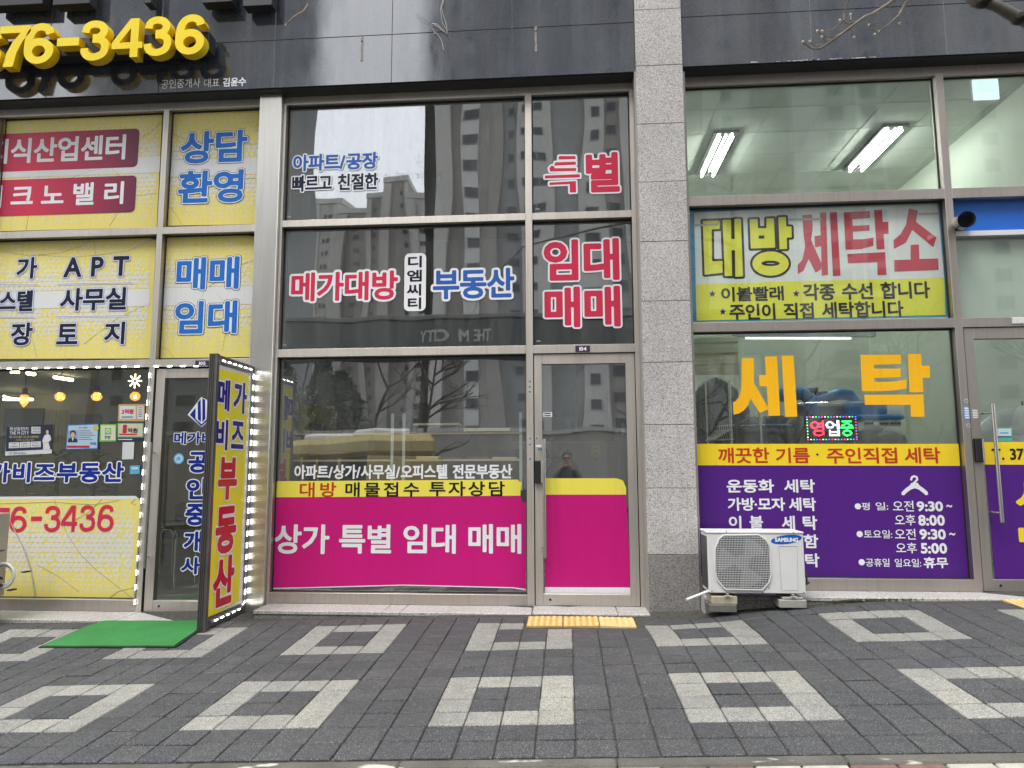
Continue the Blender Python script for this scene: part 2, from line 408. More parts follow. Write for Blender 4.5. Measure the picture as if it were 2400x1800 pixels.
def letter_abs(g0, layers, cell, mapf, depth=None):
    allp = np.concatenate([s.reshape(-1, 2) for s in g0]); mo = max(l[0] for l in layers)+2*cell
    lo = allp.min(0)-mo; hi = allp.max(0)+mo
    gx = np.arange(lo[0], hi[0]+cell, cell); gz = np.arange(lo[1], hi[1]+cell, cell)
    V = np.full((len(gz), len(gx)), -1e3)
    for s in g0:
        p = s.reshape(-1, 2); a = p.min(0)-mo; b = p.max(0)+mo
        i0, i1 = np.searchsorted(gx, a[0]), np.searchsorted(gx, b[0]); j0, j1 = np.searchsorted(gz, a[1]), np.searchsorted(gz, b[1])
        V[j0:j1, i0:i1] = np.maximum(V[j0:j1, i0:i1], sdf(s, gx[i0:i1], gz[j0:j1]))
    out = []
    for off, h in layers:
        vs, fs, bd = march(V+off+1e-7, gx, gz); m = MB()
        m.add([mapf(p[0], p[1], h) for p in vs], fs)
        if depth:
            for p, q in bd: m.add([mapf(p[0], p[1], h), mapf(q[0], q[1], h), mapf(q[0], q[1], h-depth), mapf(p[0], p[1], h-depth)], [(0, 1, 2, 3)])
        out.append(m)
    return out
def lettering(parent, text, box4, layers, Y, cell=None, spacing=0, mapf=None, name='lettering', bold=None):
    """layers [(offset_m, material)] outermost first; each 0.6 mm above the one before, on plane y=Y facing -y"""
    H = box4[3]-box4[1]
    if cell is None: cell = max(.0022, min(.0055, H/34))
    mapf = mapf or (lambda a, b, h: (a, Y-h, b))
    ly = [(o, .0008*(i+1)) for i, (o, m) in enumerate(layers)]
    ms = letter_mb(layout(text, spacing), box4, ly, cell, mapf)
    outs = []
    for i, ((o, m), mb) in enumerate(zip(layers, ms)):
        outs.append(mb.build(name if i == len(layers)-1 else 'letter_outline', m, parent, normals=False))
    return outs
def ribbon_poly(pts, w, n=6):
    P = [Vector(p) for p in pts]; Q = []
    for i in range(len(P)-1):      # Catmull-Rom
        a, b, c, d = P[max(i-1, 0)], P[i], P[i+1], P[min(i+2, len(P)-1)]
        for k in range(n): t = k/n; Q.append(.5*((2*b)+(c-a)*t+(2*a-5*b+4*c-d)*t*t+(3*b-3*c+d-a)*t**3))
    Q.append(P[-1]); L = []; Rr = []
    for i, q in enumerate(Q):
        t = (Q[min(i+1, len(Q)-1)]-Q[max(i-1, 0)]).normalized(); nn = Vector((-t.y, t.x))*w/2; L.append(q+nn); Rr.append(q-nn)
    return [tuple(p) for p in L+Rr[::-1]]
def digit(ch, w=.27):
    el = lambda cx, cy, rx, ry: [(cx+rx*math.cos(2*math.pi*k/40), cy+ry*math.sin(2*math.pi*k/40)) for k in range(40)]
    if ch == '6': return [np.concatenate([segs_of(el(.5, .48, .49, .48)), segs_of(el(.5, .47, .49-w, .44-w*.85))]), segs_of(ribbon_poly([(.85, 1.10), (.79, 1.27), (.65, 1.355), (.5, 1.37), (.33, 1.30), (.21, 1.12), (.15, .85), (.14, .5)], w))]
    if ch == '3': return [segs_of(ribbon_poly([(.14, 1.06), (.18, 1.25), (.32, 1.35), (.5, 1.37), (.7, 1.30), (.79, 1.12), (.72, .95), (.58, .87), (.40, .86)], w)), segs_of(ribbon_poly([(.40, .80), (.62, .79), (.80, .68), (.85, .46), (.76, .24), (.5, .135), (.27, .18), (.15, .32), (.13, .48)], w))]
    if ch == '4': q = w*.95; return [np.concatenate([segs_of([(.58, 1.5), (.86, 1.5), (.86, .58), (1, .58), (1, .34), (.86, .34), (.86, 0), (.86-q, 0), (.86-q, .34), (0, .34), (0, .60)]), segs_of([(.86-q, .58), (.86-q, 1.14), (.24, .58)])])]
    if ch == '7': return [segs_of([(.03, 1.5), (.97, 1.5), (.97, 1.27), (.74, .92), (.58, .5), (.50, 0), (.20, 0), (.28, .5), (.44, .9), (.67, 1.24), (.03, 1.24)])]
    return [segs_of([(0, 0), (1, 0), (1, .5), (0, .5)])]
def segs_of(poly): a = np.array(poly, float); return np.stack([a, np.roll(a, -1, 0)], 1)

# ------------------------------------------------------------------ ground shape
CX = [(-30, .06), (-5.2, .06), (-4, .037), (-2.3, .013), (-.85, .005), (-.3, -.012), (.3, -.03), (.7, -.062), (1.1, -.05), (1.6, -.01), (2.4, .022), (3.7, -.005), (30, 0)]
def gz(x, y):
    xc = max(-14, min(14, x)); yc = max(2.9, y)
    z = .052+.0386*xc+.0374*(yc-3.846)
    t = max(0, min(1, (y-5.3)/.8)); t = t*t*(3-2*t)
    for (a, ca), (b, cb) in zip(CX, CX[1:]):
        if a <= x <= b: return z+t*(ca+(cb-ca)*(x-a)/(b-a))
    return z
def ground_pt(z, px, py, dz=0):
    r = ray(z, px, py); t = 4.0
    for _ in range(60):
        p = r*(t/r.y); h = gz(p.x, p.y)+dz-EYE; t += (h-p.z)/(r.z/r.y)*.7
    return r*(t/r.y)+Vector((0, 0, EYE))
BL = .1923; GX0, GY0 = .0264, 3.468

def patch(name, x0, x1, y0, y1, nx, ny, dz, mat, parent=None):
    m = MB(); vs = []; fs = []
    for j in range(ny+1):
        for i in range(nx+1):
            x = x0+(x1-x0)*i/nx; y = y0+(y1-y0)*j/ny; vs.append((x, y, gz(x, y)+dz))
    for j in range(ny):
        for i in range(nx): a = j*(nx+1)+i; fs.append((a, a+1, a+nx+2, a+nx+1))
    m.add(vs, fs); return m.build(name, mat, parent)
M_BED, n_, b_ = newmat('joint_sand'); lk(n_, ramp(n_, noise(n_, 30, 4), [(.35, (.03, .03, .025)), (.62, (.07, .067, .055)), (.8, (.06, .075, .035))]), b_.inputs['Base Color']); b_.inputs['Roughness'].default_value = .95
def block_mat(name, base, spec_lo, spec_hi, sc_=300):
    m, n, b = newmat(name)
    v = nd(n, 'ShaderNodeTexVoronoi'); v.inputs['Scale'].default_value = sc_; lk(n, pos(n), v.inputs['Vector'])
    c = ramp(n, v.outputs['Color'], [(.12, spec_lo), (.45, base), (.72, tuple(x*1.15 for x in base)), (.93, spec_hi)])
    c = mul(n, c, ramp(n, noise(n, 420, 2), [(.34, g3(.55)), (.6, g3(1.25))]))
    oi = n.nodes.new('ShaderNodeObjectInfo')
    c = mul(n, c, ramp(n, oi.outputs['Random'], [(0, (.84, .84, .86)), (.5, g3(.98)), (1, (1.13, 1.11, 1.08))]))
    c = mul(n, c, ramp(n, noise(n, 1.1, 5), [(.3, g3(.84)), (.7, g3(1.06))]))
    c = mul(n, c, ramp(n, noise(n, 9, 5, (1, 1, 1), .7), [(.28, (.8, .79, .76)), (.5, g3(1))]))
    lk(n, c, b.inputs['Base Color']); lk(n, ramp(n, noise(n, 2.6, 4), [(.35, g3(.55)), (.65, g3(.85))]), b.inputs['Roughness'])
    bump(n, b, v.outputs['Distance'], .5, .004); return m
B_DARK = block_mat('charcoal_aggregate', (.056, .055, .0565), (.022, .023, .024), (.27, .30, .30))
B_LITE = block_mat('pale_aggregate', (.30, .295, .26), (.075, .073, .066), (.60, .59, .54))

# pavement
pav = struct(patch('pavement', -16, 16, 3.40, 6.9, 64, 14, -.012, M_BED))
def light_block(i, j):
    jj = (j-2) % 7; ii = (i+4) % 7
    return ii < 4 and jj < 4 and not (ii in (1, 2) and jj in (1, 2))
meshes = {}
for nm, mt in (('d', B_DARK), ('l', B_LITE)):
    for k in range(3):
        m = MB().box(-.0932, .0932, -.0908, .0908, -.05, 0, .004+.001*k)
        o = m.build('paving_block', mt, None); meshes[nm, k] = o.data; bpy.data.objects.remove(o)
cells = []
for j in range(0, 16):
    for i in range(-36, 30):
        x = GX0+(i+.5)*BL; y = GY0+(j+.5)*BL+(-.004*x)
        r = (Vector((x, y, gz(x, y)))-Vector((0, 0, EYE))); l = cam.matrix_world.inverted() @ Vector((x, y, gz(x, y)))
        u = l.x/-l.z*FOC; vis = abs(u) < 1290
        cells.append((i, j, x, y, vis, y))
rest = MB(); rest2 = MB(); cnt = 0
tact0, tact1 = ground_pt('G', 85, 1600), ground_pt('G', 680, 1600)
TX0, TX1 = tact0.x, tact1.x; TY0, TY1 = ground_pt('R2' if 'R2' in ZM else 'G', 380, 1628).y, ground_pt('G', 380, 1577).y
for i, j, x, y, vis, _ in sorted(cells, key=lambda c: (not c[4], c[3])):
    if y+.09 > 6.32: continue
    if TX0-.10 < x < TX1+.10 and TY0-.06 < y < TY1+.06: 
        if not (TX0-.02 < x+.0 and x < TX1+.02 and TY0-.02 < y < TY1+.02): pass
        else: continue
    z = gz(x, y); lite = light_block(i, j); h = random.gauss(0, .0011)
    if vis and cnt < 300:
        o = bpy.data.objects.new('paving_block', meshes['l' if lite else 'd', random.randrange(3)]); COL.objects.link(o)
        o.parent = pav; o.location = (x+random.gauss(0, .0012), y+random.gauss(0, .0012), z+h)
        sx_, sy_ = (gz(x+.05, y)-gz(x-.05, y))/.1, (gz(x, y+.05)-gz(x, y-.05))/.1
        o.rotation_euler = (math.atan(sy_)+random.gauss(0, .006), -math.atan(sx_)+random.gauss(0, .006), random.gauss(-.004, .007)); cnt += 1
    else:
        mb = rest2 if lite else rest; k0 = len(mb.v); dx, dy = random.gauss(0, .001), random.gauss(0, .001)
        mb.box(x-.0932+dx, x+.0932+dx, y-.0905+dy, y+.0905+dy, -.05, 0, .005)
        tx, ty = random.gauss(0, .006), random.gauss(0, .006)
        for k in range(k0, len(mb.v)):
            v = mb.v[k]; mb.v[k] = (v[0], v[1], v[2]+gz(v[0], v[1])+h+tx*(v[0]-x)+ty*(v[1]-y))
for mb, mt in ((rest, B_DARK), (rest2, B_LITE)):
    o = mb.build('paving_blocks_far', mt, pav); o['kind'] = 'stuff'
# kerb edging, painted bricks beyond it, road and the land around
KERB = plain('kerb_concrete', (.20, .19, .165), .8, var=.45, scale=5, fine=120)
m_, n_, b_ = newmat('kerb_concrete_painted')
c_ = mul(n_, (.115, .107, .09), ramp(n_, noise(n_, 4, 6), [(.3, g3(.6)), (.7, g3(1.1))]))
c_ = mul(n_, c_, ramp(n_, noise(n_, 160, 2), [(.35, g3(.7)), (.6, g3(1.1))]))
mx_ = n_.nodes.new('ShaderNodeMix'); mx_.data_type = 'RGBA'
lk(n_, ramp(n_, noise(n_, 1, 4, (2.6, 9, 3), .55), [(.60, g3(0)), (.64, g3(.85))]), mx_.inputs[0]); lk(n_, c_, mx_.inputs[6]); mx_.inputs[7].default_value = (.5, .48, .4, 1)
lk(n_, mx_.outputs[2], b_.inputs['Base Color']); b_.inputs['Roughness'].default_value = .85; bump(n_, b_, noise(n_, 90, 3), .3, .004)
KERBP = m_
kerb = struct(patch('kerb', -12, 12, 3.37, 3.47, 24, 1, -.04, GROUT))
for k in range(-5, 6):
    x0 = -.79+k*1.0
    mb = MB().box(x0+.003, x0+.997, 3.378, 3.462, -.12, .0, .008)
    mb.v = [(v[0], v[1], v[2]+gz(v[0], v[1])-.004) for v in mb.v]; mb.build('kerb_stone', KERBP, kerb)
PB_R = plain('worn_red_brick', (.22, .12, .10), .85, var=.4, scale=12, fine=150); PB_W = plain('worn_white_brick', (.5, .47, .38), .85, var=.35, scale=12, fine=150)
strip = struct(patch('brick_strip', -9, 9, 2.6, 3.375, 18, 3, -.03, M_BED))
for k in range(-16, 17):
    for r_ in range(2):
        x0 = k*.2+.1*r_; y1 = 3.366-r_*.1; pat = (k % 4 in (0, 1)) if r_ == 0 else (k % 3 == 0)
        mb = MB().box(x0+.004, x0+.196, y1-.094, y1, -.06, 0, .005)
        mb.v = [(v[0], v[1], v[2]+gz(v[0], v[1])-.006) for v in mb.v]; mb.build('brick', PB_W if pat else PB_R, strip)
ASPH = plain('asphalt', (.052, .052, .054), .85, var=.3, scale=2, fine=120)
mb = MB(); mb.box(-14, 14, -9.5, 2.6, -.35, -.30); 
vs = []; xs_ = [-400, -60, -14, 14, 60, 400]; ys_ = [-400, -60, -9, 2.6]
for y in ys_:
    for x in xs_: vs.append((x, y, gz(x, 2.9)-.14))
fs = [(j*6+i, j*6+i+1, j*6+i+7, j*6+i+6) for j in range(3) for i in range(5)]
struct(MB().add(vs, fs).build('road', ASPH))
struct(patch('opposite_pavement', -60, 60, -30, -9.6, 24, 2, .0, plain('opposite_paving', (.17, .16, .15), .85, var=.25, scale=1)))
GRD = plain('soil_ground', (.12, .11, .08), .95, var=.3, scale=.5)
struct(MB().add([(-900, -900, -1.2), (900, -900, -1.2), (900, 900, -1.2), (-900, 900, -1.2)], [(0, 1, 2, 3)]).build('ground', GRD))

# ------------------------------------------------------------------ the shop building
YG, YF, YP, YS = 6.70, 6.62, 6.45, 6.48
bld = thing('shop_building', 'building with three steel-framed glass shopfronts, granite pillar and dark stone fascia', 'building', (0, 6.62, 0))
# pillar blocks
PX0, PX1 = .698, 1.134
js = [-.35, .602, 1.176, 1.737, 2.299, 2.862, 3.421, 3.992, 4.56, 5.14, 5.71, 6.3]
for k, (a, b) in enumerate(zip(js, js[1:])):
    dy = random.uniform(-.0015, .0015)
    box('granite_block', GRANB if k == 0 else GRAN, bld, PX0, PX1, YP+dy, YP+.035+dy, a+.0025, b-.0025, .002)
box('pillar_core', GROUT, bld, PX0+.004, PX1-.004, YP+.012, 6.95, -.4, 6.3)
box('sealant_joint', plain('grey_sealant', (.33, .31, .28), .6), bld, PX0-.016, PX0+.002, YP+.02, YF+.02, 0, 5.10)
box('sealant_joint', MT['grey_sealant'], bld, PX1-.002, PX1+.028, YP+.06, YF+.02, .1, 5.10)
# fascia panels
def fpanel(x0, x1, z0, z1):
    dy = random.uniform(-.001, .001)
    box('fascia_panel', FASC, bld, x0+.003, x1-.003, YS+dy, YS+.03+dy, z0+.003, z1-.003, .0015)
fx = [-7.6, -6.42, -5.23, -4.04, -2.85, -1.667, -.483, .694]
for a, b in zip(fx, fx[1:]):
    fpanel(a, b, 5.10, 5.605); fpanel(a, b, 5.605, 6.3)
fx2 = [1.138, 2.335, 3.543, 4.75, 5.9]
for a, b in zip(fx2, fx2[1:]):
    fpanel(a, b, 5.13, 5.632); fpanel(a, b, 5.632, 6.3)
FJ = plain('fascia_joint', (.22, .225, .23), .8)
box('fascia_backing', FJ, bld, -7.6, .694, YS+.006, 6.95, 5.115, 6.3); box('fascia_backing', FJ, bld, 1.138, 5.9, YS+.006, 6.95, 5.145, 6.3)
SOFM = plain('dark_soffit', (.03, .033, .036), .35)
box('soffit_board', SOFM, bld, -7.6, .694, YS+.02, YF+.06, 5.094, 5.112); box('soffit_board', SOFM, bld, 1.138, 5.9, YS+.02, YF+.06, 5.124, 5.142)
# steel column
cm = MB(); cm.box(-3.030, -2.802, 6.575, 6.72, -.15, 5.094, .004); cm.build('steel_column', COLSTEEL, bld)
# frame bars
def bar(x0, x1, z0, z1, mat=None, y0=YF, y1=6.74, name='frame_bar', c=.002): return box(name, mat or STEEL, bld, x0, x1, y0, y1, z0, z1, c)
def gasket(x0, x1, z0, z1):
    g = MB(); t = .012
    g.box(x0, x1, YG-.012, YG+.004, z1-t, z1); g.box(x0, x1, YG-.012, YG+.004, z0, z0+t*.6)
    g.box(x0, x0+t*.7, YG-.012, YG+.004, z0, z1); g.box(x1-t*.7, x1, YG-.012, YG+.004, z0, z1)
    g.build('gasket', BLACK, bld)
def pane(x0, x1, z0, z1, mat=GLASS, gk=True):
    m = MB().box(x0-.005, x1+.005, YG, YG+.008, z0-.005, z1+.005); o = m.build('window_pane', mat, bld)
    if gk: gasket(x0, x1, z0, z1)
    return o
# left shop (partly outside the picture)
XL = -7.4
bar(XL, -3.03, 5.022, 5.094, y0=6.655, name='header_bar'); bar(XL, -3.03, 5.0, 5.022, y0=YF+.02, name='header_bar')
bar(-4.057, -4.0, -.1, 5.0, name='mullion'); bar(-5.9, -5.84, -.1, 5.0, name='mullion')
for a, b in ((-7.4, -5.9), (-5.84, -4.057), (-4.0, -3.03)):
    bar(a, b, 3.687, 3.760, name='transom'); bar(a, b, 2.350, 2.421, name='transom')
for a, b in ((-7.4, -5.9), (-5.84, -4.057)):
    bar(a, b, .028, .135, STEELR, name='sill_rail')
    pane(a+.02, b, 3.76, 5.0, GLASSL); pane(a+.02, b, 2.421, 3.687, GLASSL); pane(a+.02, b, .135, 2.35, GLASSL)
pane(-4.0, -3.03, 3.76, 5.0, GLASSL); pane(-4.0, -3.03, 2.421, 3.687, GLASSL)
# middle shop
bar(-2.80, .695, 5.026, 5.094, y0=6.655, name='header_bar'); bar(-2.80, .695, 5.0, 5.026, y0=YF+.02, name='header_bar')
bar(-2.80, -2.772, .05, 5.0, name='jamb'); bar(-.370, -.304, .05, 5.0, name='mullion'); bar(.645, .684, .05, 5.0, name='jamb')
for a, b in ((-2.772, -.370), (-.304, .645)):
    bar(a, b, 3.722, 3.790, name='transom'); bar(a, b, 2.424, 2.502, name='transom')
    pane(a, b, 3.79, 5.0); pane(a, b, 2.502, 3.722)
bar(-2.772, -.370, .120, .218, STEELR, name='sill_rail'); pane(-2.772, -.370, .218, 2.424)
# right shop
bar(1.160, 5.9, 5.046, 5.124, STEELR, y0=6.655, name='header_bar'); bar(1.160, 5.9, 5.020, 5.046, STEELR, y0=YF+.02, name='header_bar')
bar(1.160, 1.172, .1, 5.02, STEELR, name='jamb'); bar(3.503, 3.571, .1, 5.02, STEELR, name='mullion'); bar(4.62, 4.69, .1, 5.02, STEELR, name='mullion')
for a, b in ((1.172, 3.503), (3.571, 4.62), (4.69, 5.9)):
    bar(a, b, 3.812, 3.906, STEELR, name='transom'); bar(a, b, 2.603, 2.688, STEELR, name='transom'); pane(a, b, 3.906, 5.02, GLASSR)
    if a != 3.571: pane(a, b, 2.688, 3.812, GLASSR); pane(a, b, .384, 2.603, GLASSR); bar(a, b, .281, .384, STEELR, name='sill_rail')
# above the laundry door: blue board, vent, white ledge, frosted pane
box('blue_board', plain('blue_board_paint', (.012, .13, .55), .35, var=.08), bld, 3.571, 4.28, YG, YG+.02, 3.50, 3.812)
box('brick_infill', plain('dark_infill', (.09, .085, .08), .8, var=.4, scale=20), bld, 4.28, 4.62, YG, YG+.02, 3.50, 3.812)
box('ledge', plain('ledge_white', (.7, .7, .72), .4), bld, 3.571, 4.62, YF+.01, YG+.02, 3.452, 3.50, .002)
pane(3.571, 4.62, 2.688, 3.452, GLASSR, False); box('frosted_sheet', FROST, bld, 3.571, 4.62, YG+.012, YG+.014, 2.688, 3.452)
# doors
def door(x0, x1, z0, z1, st_l, st_r, top, bot, steelm, glassm, handle_x, hz0, hz1, hy=6.53, lockz=None, side=1):
    d = MB(); y0, y1 = 6.635, 6.70
    d.box(x0, x0+st_l, y0, y1, z0, z1, .002); d.box(x1-st_r, x1, y0, y1, z0, z1, .002)
    d.box(x0+st_l, x1-st_r, y0, y1, z1-top, z1, .002); d.box(x0+st_l, x1-st_r, y0, y1, z0, z0+bot, .002)
    dd = d.build('door', steelm, bld)
    box('door_glass', glassm, dd, x0+st_l-.004, x1-st_r+.004, 6.668, 6.676, z0+bot-.004, z1-top+.004)
    h = MB(); h.tube([(handle_x, hy, hz0), (handle_x, hy, hz1)], .016, 14)
    for q in (.08, .92):
        zz = hz0+(hz1-hz0)*q; h.tube([(handle_x-.03*side, y0+.01, zz), (handle_x-.018*side, hy+.02, zz), (handle_x, hy, zz)], .008, 8)
    h.build('door_handle', steel('handle_steel', (.62, .6, .57), .18), dd, True)
    if lockz:
        l = MB(); lx = (x0+st_l/2); l.box(lx-.034, lx+.034, 6.600, 6.638, lockz-.105, lockz+.105, .006); l.build('digital_lock', BLACK, dd)
        l2 = MB(); l2.box(lx+.022, lx+.036, 6.595, 6.603, lockz-.1, lockz+.1, .003); l2.build('lock_trim', STEEL, dd)
    s = MB(); s.lathe([(.0, -.004), (.010, -.004), (.012, .002)], x0+st_l+.06, 6.634, z0+bot*.5, 10, 'Y'); s.build('screw', DARKM, dd)
    return dd
door(-.296, .638, .125, 2.416, .072, .082, .092, .102, STEEL, GLASS, -.205, .555, 1.62, lockz=1.32)
door(-3.985, -3.04, .028, 2.330, .088, .088, .092, .102, STEEL, GLASSL, -3.935, .44, 1.61)
door(3.583, 4.61, .285, 2.597, .082, .08, .098, .100, STEELR, GLASSR, 3.72, .88, 1.905, lockz=1.50, side=1)
# black gaps round the doors
g = MB()
for (x0, x1, z0, z1) in ((-.304, .645, .12, 2.424), (-4.0, -3.03, .02, 2.35), (3.571, 4.62, .281, 2.603)):
    g.box(x0, x0+.008, 6.66, 6.74, z0, z1); g.box(x1-.008, x1, 6.66, 6.74, z0, z1); g.box(x0, x1, 6.66, 6.74, z1-.008, z1)
g.build('door_seal', BLACK, bld)
box('screw', STEEL, bld, 3.50, 3.51, 6.61, 6.62, 1.2, 1.21)
# sill stones
def slab(xs, y0, y1, z0, z1, c=.005):
    for a, b in zip(xs, xs[1:]): box('sill_stone', STONE, bld, a+.002, b-.002, y0, y1, z0, z1, c)
slab([-7.4, -5.4, -4.02, -2.78], 6.24, 6.75, -.45, .026)
slab([-2.775, -1.62, -1.46, -.318], 6.295, 6.75, .085, .118)
box('step_riser', GRANB, bld, -2.765, -.318, 6.305, 6.75, -.4, .084)
slab([-.314, .42, .694], 6.30, 6.75, -.2, .122)
slab([1.14, 2.6, 4.0, 5.4], 6.30, 6.75, .245, .279); box('step_riser', STONE, bld, 1.14, 5.4, 6.315, 6.75, -.2, .243)
# interior shells
WL = plain('agency_wall', (.42, .41, .34), .8, var=.06); WM = plain('empty_shop_wall', (.40, .41, .39), .8, var=.08); WR = plain('laundry_wall', (.58, .62, .53), .8, var=.06)
FLR = plain('interior_tile', (.24, .23, .21), .35, var=.15)
def room(x0, x1, y1, zf, zc, wm, cm_, fm=None):
    m = MB(); t = .06
    m.box(x0, x1, y1, y1+t, zf, zc); m.box(x0-t, x0, 6.76, y1+t, zf, zc); m.box(x1, x1+t, 6.76, y1+t, zf, zc); m.build('interior_wall', wm, bld)
    box('ceiling', cm_, bld, x0-t, x1+t, 6.76, y1+t, zc, zc+.1); box('interior_floor', fm or FLR, bld, x0-t, x1+t, 6.76, y1+t, zf-.1, zf)
room(-10.5, -2.93, 12.5, .03, 2.75, WL, plain('agency_ceiling', (.5, .5, .45), .8))
room(-2.75, .84, 12.0, .12, 5.32, WM, plain('empty_ceiling', (.45, .46, .44), .8))
room(.98, 4.80, 11.6, .28, 5.32, WR, plain('laundry_ceiling', (.62, .66, .60), .8))
box('bulkhead', MT['agency_wall'], bld, -7.4, -2.93, 6.76, 6.85, 2.75, 5.1)
box('cross_wall', plain('roof_cover', (.2, .2, .2), .9), bld, -7.6, 5.9, 6.96, 12.7, 5.45, 6.3)

# ------------------------------------------------------------------ lettering on the shopfronts
CHARS = "지식산업센터테크노밸리상담환영가APT오피스텔사무실공장토매임대메비즈부동76-3436중개인대표김윤수아파트/빠르고친절한방디엠씨티특별물접수투자전문세탁소이불빨래각종선합니다주직깨끗기름운화·모함평일:후요휴오9:80T.372화성동탄1차THE M CITY상업시설파격임밸리바앞!램역권스타벅입점확정행영핵심회원등록증1억원2한방영업중104105●★~SAMSUNG0123456789코너최고입지문협력"
load_glyphs(CHARS)
YL = 6.6945   # plane just in front of the films
def ptsY(z, pts, Y): return [onY(z, p[0], p[1], Y) for p in pts]
def filmpoly(root, z, pts, mat, name='film_sheet', Y=6.6965, t=.0015):
    return MB().extr(ptsY(z, pts, Y), Y, Y+t).build(name, mat, root)
def T(root, text, z, bx, layers, bold=.03, xc=None, Y=YL, spacing=0, name='lettering'):
    b4 = boxY(z, *bx, Y, xc); H = b4[3]-b4[1]
    base = bold*H; ly = []
    acc = sum(w for w, m in layers[:-1])
    for w, m in layers[:-1]: ly.append((base+acc, m)); acc -= w
    ly.append((base, layers[-1][1]))
    return lettering(root, text, b4, ly, Y, spacing=spacing, name=name)
def crease(root, z, lines, mat=None, r=.0016, Y=6.6955):
    for ln in lines:
        m = MB(); p = [onY(z, a, b, Y) for a, b in ln]; m.tube([(q[0], Y, q[1]) for q in p], r, 5); m.build('crease', mat or F_CREASE, root)
def pattern(root, z, x0, x1, y0, y1, yc, band, clip=None, seed=1):
    """printed triangle lattice, sizes fade away from a white band; real flat print"""
    a = onY(z, x0, (y0+y1)/2, YL); b = onY(z, x1, (y0+y1)/2, YL); xm = (x0+x1)/2
    zt, zb, zc = onY(z, xm, y0, YL)[1], onY(z, xm, y1, YL)[1], onY(z, xm, yc, YL)[1]
    rnd = random.Random(seed); m = MB(); W, H = .0545, .0465; hb = band
    nrow = int((zt-zb)/H)+1; k0 = math.floor((zb-zc)/H)
    for r in range(k0, k0+nrow+1):
        z0 = zc+r*H
        if z0 < zb+.004 or z0+H > zt-.002: continue
        d = abs(z0+H/2-zc)
        s = .87 if d < hb+.10 else max(.43, .87-(d-hb-.10)*1.7)
        prob = 1 if d < hb+.03 else (.88 if d < hb+.12 else max(.45, .92-(d-hb-.12)*1.5))
        n = int((b[0]-a[0])/W)*2
        for i in range(n):
            xx = a[0]+(i+1)*W/2; upt = (i+r) % 2 == 0
            if rnd.random() > prob: continue
            if clip and clip(xx, z0+H/2): continue
            c = z0+(H*.36 if upt else H*.64); w_ = W/2*s*.90; h1 = H*.645*s; h2 = H*.325*s
            if xx-w_ < a[0] or xx+w_ > b[0]: continue
            if upt: q = [(xx-w_, c-h2), (xx+w_, c-h2), (xx, c+h1)]
            else: q = [(xx-w_, c+h2), (xx, c-h1), (xx+w_, c+h2)]
            m.add([(p[0], YL+.0008, p[1]) for p in q], [(0, 1, 2)])
    if not m.f: m.add([(a[0], YL, zb), (a[0]+.001, YL, zb), (a[0], YL, zb+.001)], [(0, 1, 2)])
    o = m.build('printed_triangles', F_PATW, root, normals=False); o['kind'] = 'stuff'
    if hb > .02:
        wb = MB().quad((a[0], YL+.0002, zc-hb), (b[0], YL+.0002, zc-hb), (b[0], YL+.0002, zc+hb), (a[0], YL+.0002, zc+hb)); wb.build('white_band', F_PATW, root)
def rrect(x0, z0, x1, z1, r, n=6):
    out = []
    for cx_, cz_, a0 in ((x1-r, z1-r, 0), (x0+r, z1-r, 90), (x0+r, z0+r, 180), (x1-r, z0+r, 270)):
        for k in range(n+1):
            a = R(a0+90*k/n); out.append((cx_+r*math.cos(a), cz_+r*math.sin(a)))
    return out
AG = 'patterned yellow stickers of the left agency'
# upper left sticker
s1 = thing('window_sticker', 'yellow patterned window sticker with two crimson boxes in the top left pane', 'window sticker', (-5, 6.69, 3.8), AG)
filmpoly(s1, 'A', [(-260, 812), (1128, 762), (1088, 1578), (-260, 1612)], F_YEL)
pattern(s1, 'A', -240, 1108, 800, 1580, 1165, .085, seed=3)
for bx, nm in (((-560, 893, 962, 1172), 0), ((-560, 1215, 943, 1482), 1)):
    p0 = onY('A', 400, bx[3]+8, YL); p1 = onY('A', bx[2], (bx[1]+bx[3])/2, YL); p2 = onY('A', 400, bx[1]+22, YL); xl = onY('A', bx[0], 1000, YL)[0]
    gm = gradfilm('crimson_gradient_%d' % nm, (.13, .016, .05), (.60, .02, .07), -6.6, p1[0])
    pts = rrect(xl, p0[1], p1[0], p2[1], .05)
    MB().poly(pts, lambda a, b: (a, YL-.0006, b)).build('red_box', gm, s1, normals=False)
T(s1, '지식산업센터', 'A', (-85, 948, 872, 1122), [(0, F_WHITE)], .028, 475, Y=YL-.001, spacing=.0)
T(s1, '테크노밸리', 'A', (-125, 1275, 858, 1432), [(0, F_WHITE)], .028, 370, Y=YL-.001, spacing=.28)
crease(s1, 'A', [[(1120, 850), (1040, 925), (900, 990), (790, 1070), (700, 1170), (560, 1210), (300, 1310)], [(0, 1142), (260, 1130), (440, 1138), (560, 1170), (640, 1185)], [(750, 1140), (830, 1220), (880, 1310), (905, 1368), (840, 1440), (760, 1570)], [(905, 1368), (1000, 1352), (1092, 1340)], [(0, 1200), (80, 1330), (200, 1480), (182, 1600)]])
s2 = thing('window_sticker', 'yellow patterned sticker with blue letters, top pane beside the steel column', 'window sticker', (-3.5, 6.69, 4.3), AG)
filmpoly(s2, 'A', [(1178, 742), (1812, 722), (1785, 1556), (1142, 1568)], F_YEL)
pattern(s2, 'A', 1170, 1795, 740, 1558, 1160, .085, seed=5)
T(s2, '상담', 'A', (1245, 898, 1728, 1142), [(.005, F_NAVY), (.011, F_WHITE), (0, F_SKYB)], .03, Y=YL-.001)
T(s2, '환영', 'A', (1228, 1172, 1700, 1420), [(.005, F_NAVY), (.011, F_WHITE), (0, F_SKYB)], .03, Y=YL-.001)
